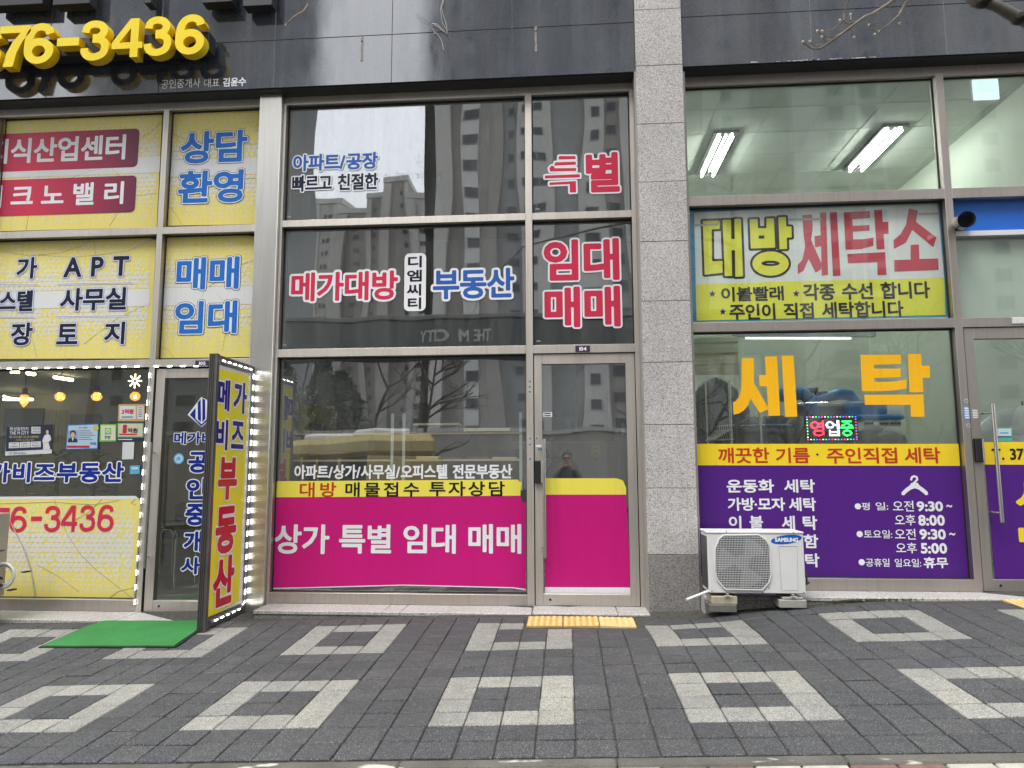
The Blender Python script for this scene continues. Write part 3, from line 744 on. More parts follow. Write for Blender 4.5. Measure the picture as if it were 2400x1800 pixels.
crease(s2, 'A', [[(1180, 920), (1300, 975), (1520, 1000), (1800, 1000)], [(1790, 1235), (1640, 1245), (1480, 1225), (1170, 1235)], [(1800, 990), (1790, 1230)], [(1150, 1400), (1210, 1470), (1270, 1570)], [(1170, 1060), (1250, 1050), (1330, 1000)]])
s3 = thing('window_sticker', 'yellow patterned sticker with dark underlined words and APT, far left', 'window sticker', (-5, 6.69, 2.6), AG)
filmpoly(s3, 'B', [(-260, 122), (1030, 105), (1084, 130), (1040, 948), (-260, 952)], F_YEL)
pattern(s3, 'B', -240, 1040, 118, 940, 540, .085, seed=8)
TK = [(.007, F_SHADE), (.007, F_WHITE), (0, F_NAVY)]
T(s3, '가', 'B', (108, 236, 268, 405), TK, .03, Y=YL-.001); T(s3, 'APT', 'B', (435, 232, 905, 390), TK, .035, Y=YL-.001, spacing=.34)
T(s3, '오피스텔', 'B', (-250, 465, 240, 632), TK, .03, 180, Y=YL-.001); T(s3, '사무실', 'B', (410, 448, 888, 625), TK, .03, Y=YL-.001)
T(s3, '장', 'B', (68, 690, 236, 868), TK, .03, Y=YL-.001); T(s3, '토', 'B', (386, 698, 552, 860), TK, .03, Y=YL-.001); T(s3, '지', 'B', (716, 684, 876, 860), TK, .03, Y=YL-.001)
for a in ((-260, 437, 268, 437), (403, 433, 932, 423), (-260, 662, 246, 662), (385, 660, 916, 652)):
    m = MB(); p = onY('B', a[0], a[1], YL-.0012); q = onY('B', a[2], a[3], YL-.0012)
    m.poly([(p[0], p[1]-.009), (q[0], q[1]-.009), (q[0], q[1]+.009), (p[0], p[1]+.009)], lambda x, z: (x, YL-.001, z)); m.build('underline', F_WHITE, s3, normals=False)
    m = MB(); m.poly([(p[0], p[1]-.002), (q[0]-.01, q[1]-.002), (q[0]-.01, q[1]+.005), (p[0], p[1]+.005)], lambda x, z: (x, YL-.0016, z)); m.build('underline_core', F_SHADE, s3, normals=False)
crease(s3, 'B', [[(0, 205), (200, 235), (420, 215), (560, 170), (640, 120)], [(250, 230), (500, 245), (720, 225), (900, 200), (1085, 110)], [(650, 130), (670, 260), (665, 380), (700, 480), (725, 560)], [(0, 560), (120, 610), (180, 660), (230, 830), (260, 960)], [(1045, 565), (940, 610), (800, 680), (580, 850)]])
s4 = thing('window_sticker', 'yellow patterned sticker with blue letters, second pane beside the steel column', 'window sticker', (-3.5, 6.69, 3.0), AG)
filmpoly(s4, 'B', [(1140, 100), (1700, 88), (1772, 105), (1778, 160), (1746, 938), (1098, 946)], F_YEL)
pattern(s4, 'B', 1130, 1755, 110, 935, 515, .09, seed=11)
T(s4, '매매', 'B', (1216, 234, 1672, 480), [(.005, F_NAVY), (.011, F_WHITE), (0, F_SKYB)], .03, Y=YL-.001)
T(s4, '임대', 'B', (1204, 538, 1658, 788), [(.005, F_NAVY), (.011, F_WHITE), (0, F_SKYB)], .03, Y=YL-.001)
crease(s4, 'B', [[(1140, 345), (1250, 345), (1360, 400), (1420, 470), (1530, 400), (1670, 300), (1770, 262)], [(1420, 470), (1400, 530)], [(1115, 600), (1300, 630), (1420, 650), (1560, 680), (1680, 660), (1750, 655)], [(1500, 490), (1600, 610), (1640, 680), (1560, 800), (1545, 900)], [(1110, 860), (1170, 890), (1210, 950)]])
# lower left film with the phone number
s5 = thing('window_sticker', 'torn yellow patterned sticker with red phone digits on the lower left window', 'window sticker', (-5, 6.69, .6), AG)
filmpoly(s5, 'C', [(-220, 868), (800, 862), (828, 885), (790, 1462), (600, 1468), (-220, 1470)], F_YEL)
filmpoly(s5, 'C', [(-220, 866), (800, 860), (812, 878), (-220, 884)], F_PATW, 'torn_edge', 6.6955, .0005)
filmpoly(s5, 'C', [(560, 1456), (790, 1462), (770, 1472), (560, 1466)], F_PATW, 'torn_edge', 6.6955, .0005)
pattern(s5, 'C', -200, 790, 900, 1450, 1165, .01, seed=13)
for ch, b in (('7', (-40, 930, 52, 1082)), ('6', (58, 922, 158, 1076)), ('-', (183, 981, 247, 1008)), ('3', (262, 918, 358, 1074)), ('4', (362, 916, 456, 1072)), ('3', (470, 914, 562, 1072)), ('6', (574, 912, 671, 1072))):
    for mb_ in letter_mb(digit(ch, .215), boxY('C', *b, YL), [(0, .001)], .004, lambda a, c, h: (a, YL-h, c)): mb_.build('lettering', F_RED, s5, normals=False)
crease(s5, 'C', [[(320, 880), (345, 960), (400, 1090), (470, 1200), (570, 1300), (700, 1400), (785, 1465)], [(0, 905), (180, 900), (310, 895), (440, 905), (560, 910), (700, 885)], [(600, 880), (530, 950), (400, 1030)], [(215, 1265), (340, 1330), (465, 1425)], [(60, 1010), (120, 1120), (165, 1250), (200, 1360), (215, 1460)], [(790, 1400), (700, 1420), (640, 1462)], [(800, 880), (770, 900), (800, 915)]], r=.0024)
crease(s5, 'C', [[(65, 1020), (105, 1100), (150, 1180), (185, 1290), (205, 1450)]], plain('clear_tape', (.45, .44, .38), .2), .006)

# blue name lettering on the left window and door
l1 = thing('window_lettering', 'dark blue white-edged agency name across the lower left window above the plants', 'lettering', (-5, 6.69, 1.3))
T(l1, '메가비즈부동산', 'C', (-195, 655, 735, 788), [(.011, F_WHITE), (0, F_DEEPB)], .035, 365, spacing=.06)
l2 = thing('window_lettering', 'blue vertical lettering with diamond logo on the left shop door', 'lettering', (-3.5, 6.69, 1.3))
YO_ = YL; YL = 6.6655
T(l2, '메가비즈', 'C', (1022, 480, 1350, 560), [(.007, F_WHITE), (0, F_DEEPB)], .03, Y=YL)
for ch, b in (('공', (1103, 594, 1232, 730)), ('인', (1092, 750, 1222, 886)), ('중', (1086, 900, 1214, 1040)), ('개', (1076, 1060, 1200, 1195)), ('사', (1062, 1215, 1186, 1328))):
    T(l2, ch, 'C', b, [(.010, F_WHITE), (0, F_DEEPB)], .035, Y=YL)
lg = [(1105, 382), (1150, 325), (1185, 278), (1212, 290), (1250, 330), (1262, 385), (1188, 455)]
MB().poly(ptsY('C', lg, YL), lambda a, b: (a, YL, b)).build('logo_ground', F_WHITE, l2, normals=False)
for pg in ([(1118, 382), (1152, 340), (1152, 405), (1188, 438), (1250, 375), (1250, 392), (1186, 450)], [(1165, 310), (1182, 290), (1184, 425), (1165, 408)], [(1192, 284), (1208, 294), (1210, 405), (1192, 425)]):
    MB().poly(ptsY('C', pg, YL), lambda a, b: (a, YL-.0008, b)).build('logo_stroke', F_DEEPB, l2, normals=False)
rs = thing('round_sticker', 'round light blue sticker with a small house, on the left shop door', 'sticker', (-3.7, 6.69, 1.5))
cx_, cz_ = onY('C', 1053, 641, YL); rr = .052
MB().lathe([(rr, -.0006), (rr, 0)], cx_, YL, cz_, 28, 'Y').build('sticker_rim', film('sticker_sky', (.16, .45, .72)), rs)
MB().lathe([(rr*.72, -.0012), (rr*.72, -.0007)], cx_, YL, cz_, 28, 'Y').build('sticker_face', film('sticker_pale', (.55, .75, .86)), rs)
MB().poly([(cx_-.022, cz_-.02), (cx_+.02, cz_-.02), (cx_+.02, cz_+.006), (cx_+.03, cz_+.006), (cx_, cz_+.026), (cx_-.03, cz_+.006), (cx_-.022, cz_+.006)], lambda a, b: (a, YL-.0018, b)).build('house_mark', MT['sticker_sky'], rs, normals=False)

YL = YO_
# middle shop lettering
c1 = thing('window_lettering', 'blue words with slash above dark words in the top middle window', 'lettering', (-2.5, 6.69, 4.2))
T(c1, '아파트/공장', 'D', (226, 420, 772, 540), [(.012, F_WHITE), (0, F_BLUE)], .03)
T(c1, '빠르고 친절한', 'D', (220, 550, 774, 668), [(.012, F_WHITE), (0, F_NAVY)], .025)
c2 = thing('window_lettering', 'big red and blue agency name with white edging across the middle window', 'lettering', (-2, 6.69, 3.1))
T(c2, '메가대방', 'D', (208, 1155, 904, 1364), [(.022, F_WHITE), (0, F_RED)], .026)
T(c2, '부동산', 'D', (1096, 1136, 1634, 1352), [(.022, F_WHITE), (0, F_BLUE)], .026)
b4 = boxY('D', 930, 1053, 1066, 1416, YL)
MB().poly(rrect(*b4, .05), lambda a, b: (a, YL-.0006, b)).build('white_label', F_WHITE, c2, normals=False)
for ch, b in (('디', (953, 1070, 1040, 1144)), ('엠', (947, 1157, 1040, 1231)), ('씨', (946, 1246, 1036, 1320)), ('티', (952, 1330, 1036, 1404))): T(c2, ch, 'D', b, [(0, F_INK)], .035, Y=YL-.001)
c3 = thing('window_lettering', 'red two-letter word with one corner torn off in the narrow top window over the door', 'lettering', (.2, 6.69, 4.1))
T(c3, '별', 'F', (438, 450, 664, 712), [(.017, F_WHITE), (0, F_RED)], .034)
# torn letter: custom shape with the missing upper-left corner
def poly_letters(root, z, polys, layers, Y=YL, cell=.003, holes=()):
    segl = [segs_of(ptsY(z, p, Y)) for p in polys]
    if holes:
        segl = [np.concatenate([segl[k]]+[segs_of(ptsY(z, h, Y)) for kk, h in holes if kk == k]) for k in range(len(segl))]
    ms = letter_abs(segl, [(o, .0008*(i+1)) for i, (o, m) in enumerate(layers)], cell, lambda a, b, h: (a, Y-h, b))
    for i, ((o, mt), mb) in enumerate(zip(layers, ms)): mb.build('lettering' if i == len(layers)-1 else 'letter_outline', mt, root, normals=False)
poly_letters(c3, 'F', [[(285, 482), (385, 482), (388, 500), (283, 503)], [(262, 520), (388, 516), (388, 534), (256, 540)], [(226, 556), (240, 540), (256, 545), (260, 556), (390, 555), (390, 572), (232, 576)], [(200, 600), (412, 592), (412, 611), (200, 618)], [(228, 643), (388, 634), (390, 702), (352, 704), (350, 652), (228, 658)]], [(.017, F_WHITE), (0, F_RED)])
c4 = thing('window_lettering', 'two stacked red words with white edging in the narrow window over the door', 'lettering', (.2, 6.69, 3.1))
T(c4, '임대', 'F', (181, 976, 663, 1250), [(.017, F_WHITE), (0, F_RED)], .034); T(c4, '매매', 'F', (186, 1264, 670, 1532), [(.017, F_WHITE), (0, F_RED)], .034)
c5 = thing('window_lettering', 'white line of words with slashes just above the yellow and magenta sticker', 'lettering', (-1.5, 6.69, 1.3))
T(c5, '아파트/상가/사무실/오피스텔 전문부동산', 'E', (233, 748, 1557, 836), [(0, F_WHITE)], .03, 895)
c6 = thing('window_sticker', 'big magenta sticker with white letters and yellow strip under the middle window, torn corner', 'window sticker', (-1.5, 6.69, .7))
filmpoly(c6, 'E', [(76, 946), (1640, 938), (1637, 1506), (1560, 1500), (900, 1484), (300, 1500), (74, 1505)], F_MAG)
filmpoly(c6, 'E', [(92, 850), (1590, 840), (1600, 852), (1615, 858), (1612, 880), (1606, 905), (1612, 938), (84, 948)], F_LEMON, 'yellow_strip', 6.6950, .0014)
filmpoly(c6, 'E', [(73, 1506), (300, 1500), (900, 1484), (1560, 1500), (1640, 1512), (1638, 1504), (1560, 1494), (900, 1478), (300, 1494), (73, 1499)], F_WHITE, 'white_edge', 6.6950, .0005)
filmpoly(c6, 'E', [(1608, 905), (1640, 900), (1642, 978), (1615, 972), (1606, 940)], plain('torn_adhesive', (.035, .035, .035), .6), 'torn_patch', 6.6945, .0004)
T(c6, '대방', 'E', (266, 856, 488, 946), [(0, F_BRICK)], .02, Y=YL-.0002, spacing=.15); T(c6, '매물접수', 'E', (543, 856, 992, 944), [(0, F_INK)], .022, Y=YL-.0002, spacing=.15); T(c6, '투자상담', 'E', (1052, 850, 1512, 940), [(0, F_INK)], .022, Y=YL-.0002, spacing=.12)
for w_, b in (('상가', (112, 1112, 446, 1292)), ('특별', (505, 1112, 822, 1290)), ('임대', (895, 1112, 1214, 1290)), ('매매', (1290, 1110, 1612, 1290))): T(c6, w_, 'E', b, [(0, F_WHITE)], .026)
c7 = thing('window_sticker', 'plain magenta sticker with yellow top strip on the glass of the middle door', 'window sticker', (.2, 6.66, .7))
YD = 6.662
filmpoly(c7, 'G', [(186, 898), (634, 898), (660, 1416), (182, 1414)], F_MAG, Y=YD+.003); filmpoly(c7, 'G', [(186, 808), (580, 808), (616, 820), (634, 862), (634, 899), (186, 899)], F_LEMON, 'yellow_strip', YD+.002); filmpoly(c7, 'G', [(182, 1413), (660, 1415), (663, 1452), (180, 1448)], F_WHITE, 'white_strip', YD+.002)
pl = thing('number_plate', 'dark purple plate with white number 104 above the middle door', 'number plate', (0, 6.6, 2.46))
b4 = boxY('G', 352, 71, 433, 105, 6.612); PLM = plain('plate_purple', (.05, .025, .07), .35, var=0)
box('plate', PLM, pl, b4[0], b4[2], 6.612, 6.62, b4[1], b4[3], .001); T(pl, '104', 'G', (374, 78, 414, 100), [(0, F_WHITE)], .045, Y=6.611)
pl = thing('number_plate', 'dark purple plate with white number 105 above the left shop door', 'number plate', (-3.2, 6.6, 2.38))
b4 = boxY('B', 1355, 962, 1448, 998, 6.612); box('plate', PLM, pl, b4[0], b4[2], 6.612, 6.62, b4[1], b4[3], .001); T(pl, '105', 'B', (1382, 970, 1428, 994), [(0, F_WHITE)], .045, Y=6.611)
pl = thing('number_plate', 'blank white plate on the crossbar above the laundry door', 'number plate', (4, 6.6, 2.63)); b4 = boxY('I', 2065, 758, 2230, 798, 6.612); box('plate', WHITE, pl, b4[0], b4[2], 6.610, 6.62, b4[1], b4[3], .002)
def small_sticker(z, bx, mat, label, Y=6.634, marks=0, mm=None):
    o = thing('small_sticker', label, 'sticker', (0, Y, 1)); b4 = boxY(z, *bx, Y)
    box('sticker_face', mat, o, b4[0], b4[2], Y-.0008, Y, b4[1], b4[3])
    for k in range(marks):
        zz = b4[3]-(b4[3]-b4[1])*(k+.6)/(marks+.2); h = (b4[3]-b4[1])/(marks+.2)*.25
        box('print_line', mm or F_INK, o, b4[0]+.15*(b4[2]-b4[0]), b4[2]-.15*(b4[2]-b4[0]), Y-.0014, Y-.0009, zz-h, zz+h)
    return o
small_sticker('N', (170, 758, 280, 815), F_WHITE, 'small white printed sticker at the left edge of the middle door glass', 6.664, 2)
small_sticker('N', (82, 1155, 146, 1182), F_WHITE, 'tiny white sticker above the lock of the middle door', 6.634)
small_sticker('N', (98, 1186, 148, 1222), F_SKYB if False else film('pale_blue_print', (.35, .5, .65)), 'tiny pale blue sticker above the lock of the middle door', 6.634, 2)
small_sticker('Q', (330, 1052, 382, 1170), film('pale_blue_print2', (.22, .42, .72)), 'pale blue printed sticker on the steel post left of the laundry door', 6.619, 5, F_WHITE)
small_sticker('Q', (403, 1075, 470, 1165), film('grey_print', (.34, .32, .3)), 'grey printed sticker above the lock of the laundry door', 6.634, 5, F_WHITE)
def ring_sticker(z, x, y, label, Y):
    o = thing('ring_sticker', label, 'sticker', (0, Y, 1)); a, b = onY(z, x, y, Y)
    MB().lathe([(.018, -.0006), (.018, 0)], a, Y, b, 18, 'Y').build('sticker_disc', film('ring_silver', (.55, .55, .56)) if 'ring_silver' not in MT else MT['ring_silver'], o)
    MB().lathe([(.012, -.0012), (.012, -.0007)], a, Y, b, 14, 'Y').build('sticker_print', film('ring_print', (.2, .22, .25)) if 'ring_print' not in MT else MT['ring_print'], o)
for x, y, l in ((8, 385, 'topmost of three round stickers on the post left of the middle door'), (8, 450, 'middle of three round stickers high on the post left of the middle door'), (8, 510, 'lowest of three round stickers high on the post left of the middle door'), (12, 1078, 'round sticker on the post at lock height, upper one'), (12, 1150, 'round sticker on the post at lock height, lower one'), (12, 1325, 'round sticker on the post level with the black lock')): ring_sticker('N', x, y, l, 6.619)
ring_sticker('N', 93, 1075, 'round silver sticker on the middle door rail above the lock', 6.634)
ring_sticker('Q', 350, 993, 'round silver sticker on the steel post left of the laundry door', 6.619)
ring_sticker('Q', 372, 1232, 'lower round sticker on the steel post left of the laundry door', 6.619)

# laundry banner (inside the glass)
YB = 6.722
bn = thing('fabric_banner', 'cloth banner with yellow and red laundry name, blue edge, behind the glass', 'banner', (2.3, 6.72, 3.2))
def bpoly(pts, mat, nm, dy): return MB().poly(ptsY('I', pts, YB-dy), lambda a, b: (a, YB-dy, b)).build(nm, mat, bn, normals=False)
bpoly([(42, 88), (800, 52), (1638, 16), (1692, 756), (800, 775), (52, 790)], F_BANB, 'banner_edge', 0)
bpoly([(72, 102), (600, 78), (1598, 40), (1640, 512), (600, 535), (82, 552)], F_BANW, 'banner_cloth', .002)
bpoly([(82, 552), (600, 535), (1640, 512), (1648, 744), (600, 768), (88, 780)], F_GRNY, 'banner_lower_cloth', .0021)
DAE = [[(126, 155), (232, 152), (232, 205), (182, 208), (184, 408), (250, 405), (250, 480), (138, 492)], [(250, 150), (303, 148), (305, 268), (326, 268), (324, 143), (365, 143), (378, 503), (330, 505), (328, 338), (306, 338), (310, 500), (264, 500)]]
BANG = [[(420, 145), (470, 143), (472, 200), (525, 200), (525, 140), (572, 138), (580, 322), (427, 328)], [(600, 132), (646, 130), (650, 190), (682, 190), (684, 258), (652, 260), (655, 330), (608, 333)]]
ell = lambda cx, cz, rx, rz, n=36: [(cx+rx*math.cos(2*math.pi*k/n), cz+rz*math.sin(2*math.pi*k/n)) for k in range(n)]
polys = DAE+BANG+[ell(551, 422, 114, 76)]
poly_letters(bn, 'I', polys, [(.021, F_INK), (0, F_GRNY)], YB-.003, .004, holes=[(2, [(476, 246), (512, 246), (512, 266), (476, 267)]), (4, ell(551, 421, 58, 17))])
SETAK = [[(752, 118), (812, 115), (816, 190), (806, 275), (872, 425), (868, 458), (833, 478), (790, 392), (757, 468), (722, 487), (722, 430), (750, 400), (768, 320), (757, 220)],
 [(860, 102), (900, 100), (912, 493), (872, 497), (868, 312), (830, 320), (828, 250), (866, 245)], [(922, 100), (967, 98), (990, 497), (943, 500)],
 [(1010, 100), (1172, 92), (1174, 135), (1065, 145), (1067, 185), (1170, 180), (1172, 215), (1068, 222), (1070, 270), (1130, 270), (1197, 258), (1197, 310), (1120, 330), (1022, 335)],
 [(1200, 85), (1250, 83), (1255, 160), (1290, 160), (1292, 235), (1260, 237), (1267, 330), (1217, 333)], [(1032, 362), (1270, 350), (1278, 492), (1222, 495), (1220, 413), (1037, 420)],
 [(1420, 75), (1475, 90), (1463, 160), (1592, 258), (1572, 320), (1440, 210), (1400, 290), (1325, 330), (1322, 275), (1365, 240), (1400, 180)], [(1430, 305), (1482, 302), (1485, 393), (1602, 390), (1606, 462), (1328, 472), (1326, 400), (1430, 397)]]
for p in SETAK: MB().poly(ptsY('I', p, YB-.0038), lambda a, b: (a, YB-.0038, b)).build('lettering', F_BANR, bn, normals=False)
for st in ((186, 612), (712, 610), (252, 724)):
    pts = []
    for k in range(10):
        a = math.pi*k/5-math.pi/2; q = 23 if k % 2 == 0 else 10; pts.append((st[0]+q*math.cos(a), st[1]+q*math.sin(a)))
    MB().poly(ptsY('I', pts, YB-.0038), lambda a, b: (a, YB-.0038, b)).build('printed_star', F_SIGNB, bn, normals=False)
for t_, b in (('이불빨래', (241, 566, 634, 658)), ('각종 수선 합니다', (755, 540, 1552, 648)), ('주인이 직접 세탁합니다', (292, 664, 1386, 768))): T(bn, t_, 'I', b, [(0, F_INK)], .03, Y=YB-.003)
for p in ([(75, 175), (220, 170), (222, 182), (76, 187)], [(660, 140), (870, 135), (872, 150), (660, 152)], [(1478, 105), (1600, 100), (1600, 115), (1480, 118)]): MB().poly(ptsY('I', p, YB-.005), lambda a, b: (a, YB-.005, b)).build('tape_strip', plain('old_tape', (.5, .5, .42), .5) if 'old_tape' not in MT else MT['old_tape'], bn, normals=False)
# orange letters
og = thing('window_lettering', 'huge golden two-letter word across the laundry window', 'lettering', (2.4, 6.69, 2))
for z_, p in (('L', [(525, 352), (650, 352), (652, 470), (648, 602), (800, 868), (797, 882), (712, 922), (617, 772), (590, 840), (545, 895), (495, 925), (440, 938), (433, 812), (470, 790), (500, 745), (517, 680), (524, 560)]), ('L', [(765, 335), (890, 332), (923, 947), (800, 950), (786, 645), (708, 640), (705, 525), (775, 525)]), ('L', [(937, 327), (1062, 325), (1100, 957), (975, 960)]),
    ('I', [(1115, 995), (1370, 992), (1370, 1052), (1200, 1057), (1200, 1080), (1368, 1080), (1368, 1135), (1202, 1140), (1204, 1163), (1300, 1163), (1405, 1150), (1403, 1205), (1320, 1218), (1240, 1223), (1125, 1222)]), ('I', [(1412, 988), (1495, 988), (1500, 1062), (1550, 1062), (1552, 1138), (1505, 1138), (1510, 1228), (1423, 1230)]), ('I', [(1140, 1245), (1510, 1243), (1518, 1383), (1432, 1383), (1430, 1308), (1143, 1308)])):
    MB().extr(ptsY(z_, p, YL), YL+.0005, YL+.0025).build('letter_stroke', F_GOLD, og)
# purple sticker
pp = thing('window_sticker', 'purple sticker with white opening hours, hanger and yellow strip on the laundry window', 'window sticker', (2.3, 6.69, .9))
filmpoly(pp, 'J', [(88, 194), (1832, 198), (1880, 905), (1885, 935), (830, 918), (100, 908)], F_PURP); filmpoly(pp, 'J', [(84, 56), (1818, 56), (1832, 199), (86, 195)], F_SUNY, 'yellow_strip', 6.695)
RD = [(0, F_BRICK)]; WW = [(0, F_WHITE)]
T(pp, '깨끗한', 'J', (230, 80, 562, 182), RD, .024, Y=YL-.0002); T(pp, '기름', 'J', (603, 80, 824, 182), RD, .024, Y=YL-.0002); T(pp, '주인직접', 'J', (933, 80, 1390, 184), RD, .024, Y=YL-.0002); T(pp, '세탁', 'J', (1438, 78, 1670, 184), RD, .024, Y=YL-.0002)
def dot(root, z, x, y, r, mat, Y=YL):
    a, b = onY(z, x, y, Y); MB().lathe([(r, -.0006), (r, 0)], a, Y-.0006, b, 20, 'Y').build('printed_dot', mat, root)
dot(pp, 'J', 873, 125, .0105, F_PURP)
for t_, b, k in (('운동화', (284, 286, 592, 373), .03), ('세탁', (656, 286, 857, 373), .03), ('가방·모자', (292, 404, 664, 490), .03), ('세탁', (688, 404, 864, 492), .03), ('이', (299, 522, 380, 606), .03), ('불', (433, 522, 521, 610), .03), ('세', (642, 522, 727, 612), .03), ('탁', (778, 522, 872, 614), .03), ('함', (783, 642, 879, 732), .03), ('탁', (793, 766, 887, 856), .03),
    ('평', (1160, 436, 1212, 486), .01), ('일:', (1250, 434, 1332, 486), .01), ('오전', (1361, 424, 1497, 494), .01), ('9:30', (1516, 428, 1687, 494), .05), ('~', (1708, 450, 1746, 468), .08), ('오후', (1374, 514, 1509, 585), .01), ('8:00', (1526, 516, 1698, 587), .05),
    ('토요일:', (1174, 614, 1358, 668), .01), ('오전', (1374, 606, 1510, 676), .01), ('9:30', (1534, 608, 1705, 676), .05), ('~', (1727, 632, 1766, 650), .08), ('오후', (1382, 696, 1518, 766), .01), ('5:00', (1542, 698, 1713, 768), .05),
    ('공휴일', (1186, 798, 1341, 852), .01), ('일요일:', (1374, 800, 1545, 854), .01), ('휴무', (1561, 790, 1720, 862), .03)): T(pp, t_, 'J', b, WW, k)
for p in ((1135, 461), (1147, 641), (1160, 823)): dot(pp, 'J', p[0], p[1], .027, F_WHITE)
hk = [(1480, 290), (1486, 272), (1500, 265), (1517, 272), (1520, 288), (1510, 298), (1500, 308)]
m = MB()
def ribbon(mb, pts, w, z='J', Y=YL-.0008):
    q = [onY(z, a, b, Y) for a, b in pts]
    for i in range(len(q)-1):
        d = Vector((q[i+1][0]-q[i][0], q[i+1][1]-q[i][1])).normalized(); n_ = Vector((-d.y, d.x))*w/2; e = d*w*.25
        mb.add([(q[i][0]-e.x+n_.x, Y-i*.00003, q[i][1]-e.y+n_.y), (q[i][0]-e.x-n_.x, Y-i*.00003, q[i][1]-e.y-n_.y), (q[i+1][0]+e.x-n_.x, Y-i*.00003, q[i+1][1]+e.y-n_.y), (q[i+1][0]+e.x+n_.x, Y-i*.00003, q[i+1][1]+e.y+n_.y)], [(0, 1, 2, 3)])
ribbon(m, hk, .017); m.build('hanger_hook', F_WHITE, pp, normals=False)
MB().poly(ptsY('J', [(1484, 308), (1522, 308), (1535, 326), (1562, 345), (1588, 368), (1590, 384), (1576, 390), (1560, 376), (1530, 352), (1504, 344), (1478, 352), (1450, 374), (1434, 390), (1418, 386), (1418, 370), (1440, 348), (1470, 326)], YL), lambda a, b: (a, YL-.0008, b)).build('hanger_mark', F_WHITE, pp, normals=False)
p8 = thing('window_sticker', 'purple sticker with yellow letters and phone number on the laundry door glass', 'window sticker', (4, 6.66, .9))
filmpoly(p8, 'J', [(1958, 188), (2560, 192), (2600, 945), (2025, 940)], F_PURP, Y=YD+.003); filmpoly(p8, 'J', [(1942, 44), (2555, 44), (2560, 194), (1958, 190)], F_SUNY, 'yellow_strip', YD+.002)
T(p8, 'T. 372', 'J', (2004, 86, 2262, 160), [(0, F_INK)], .03, Y=YD); T(p8, '세', 'J', (2156, 284, 2420, 500), [(0, F_SUNY)], .05, Y=YD); T(p8, '빨', 'J', (2180, 592, 2440, 784), [(0, F_SUNY)], .05, Y=YD)

# fascia signs
fl = thing('fascia_lettering', 'small white line of words on the dark fascia under the yellow digits', 'lettering', (-3.5, 6.47, 5.2))
T(fl, '공인중개사', 'A', (1120, 548, 1392, 612), WW, .008, Y=YS-.003); T(fl, '대표', 'A', (1418, 544, 1524, 606), WW, .008, Y=YS-.003); T(fl, '김윤수', 'A', (1548, 538, 1710, 600), WW, .03, Y=YS-.003)
dg = thing('channel_letters', 'row of big yellow box digits 76-3436 on a dark rail on the fascia', 'sign letters', (-4, 6.2, 5.5))
YF1 = 6.20
for ch, b in (('6', (-215, 205, 8, 478)), ('7', (-8, 180, 205, 462)), ('6', (168, 162, 372, 442)), ('-', (396, 262, 548, 318)), ('3', (562, 142, 758, 420)), ('4', (780, 130, 990, 398)), ('3', (1002, 114, 1190, 388)), ('6', (1218, 100, 1420, 378))):
    b4 = boxY('A', *b, YF1); 
    ms = letter_mb(digit(ch), b4, [(0, 0)], .006, lambda a, c, h: (a, YF1-h, c), depth=.095)
    front = ms[0]; nfl = len(front.f)
    # split front and sides
    fr = MB(); sd_ = MB()
    for f in front.f:
        p = [front.v[i] for i in f]
        if len(f) == 4 and abs(max(q[1] for q in p)-min(q[1] for q in p)) > .05: sd_.add(p, [(0, 1, 2, 3)])
        else: fr.add(p, [tuple(range(len(p)))])
    if ch == '-': fr = MB(); sd_ = MB(); fr.quad((b4[0], YF1, b4[1]), (b4[2], YF1, b4[1]), (b4[2], YF1, b4[3]), (b4[0], YF1, b4[3])); sd_.box(b4[0], b4[2], YF1+.001, YF1+.1, b4[1], b4[3])
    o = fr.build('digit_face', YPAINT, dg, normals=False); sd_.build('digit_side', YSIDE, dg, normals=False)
rl = boxY('A', -300, 225, 1446, 375, 6.30); rl = (rl[0], onY('A', 1446, 372, 6.30)[1]+.05, rl[2], onY('A', 1446, 190, 6.30)[1]-.04)
box('mounting_rail', plain('rail_charcoal', (.022, .023, .027), .4), dg, rl[0], rl[2], 6.30, 6.44, rl[1], rl[3], .003)
dk = thing('channel_letters', 'dark box letters at the very top left, only their lower edges in the picture', 'sign letters', (-4.5, 6.3, 6))
for b_ in ((-60, -160, 300, 34), (372, -160, 625, 28), (1005, -160, 1052, 20), (1405, -160, 1610, 14), (1690, -160, 1890, 38)):
    b4 = boxY('A', *b_, 6.32); box('letter_block', plain('letter_charcoal', (.016, .017, .02), .4), dk, b4[0], b4[2], 6.32, 6.44, b4[1], b4[3], .004)
gr = thing('glue_residue', 'scribbly remains of old glue on the top middle window pane', 'stain', (-2, 6.69, 4.2)); rnd = random.Random(31); m = MB()
for cx_, cy_, sx_, sy_, n_k in ((1040, 470, 45, 45, 26), (880, 570, 70, 30, 34), (1010, 560, 60, 30, 26), (1150, 560, 22, 25, 12), (1070, 145, 25, 8, 8)):
    for k in range(n_k):
        x, y = cx_+rnd.gauss(0, sx_*.5), cy_+rnd.gauss(0, sy_*.5); ang = rnd.choice((0, .1, 1.5, .8)) + rnd.gauss(0, .25); L = rnd.uniform(5, 22)
        p = onY('D', x, y, 6.699); q = onY('D', x+L*math.cos(ang), y+L*math.sin(ang), 6.699); m.tube([(p[0], 6.699, p[1]), ((p[0]+q[0])/2+rnd.gauss(0, .002), 6.699, (p[1]+q[1])/2+rnd.gauss(0, .002)), (q[0], 6.699, q[1])], .0009, 3)
m.build('glue_lines', plain('old_glue', (.26, .26, .27), .8), gr)['kind'] = 'stuff'
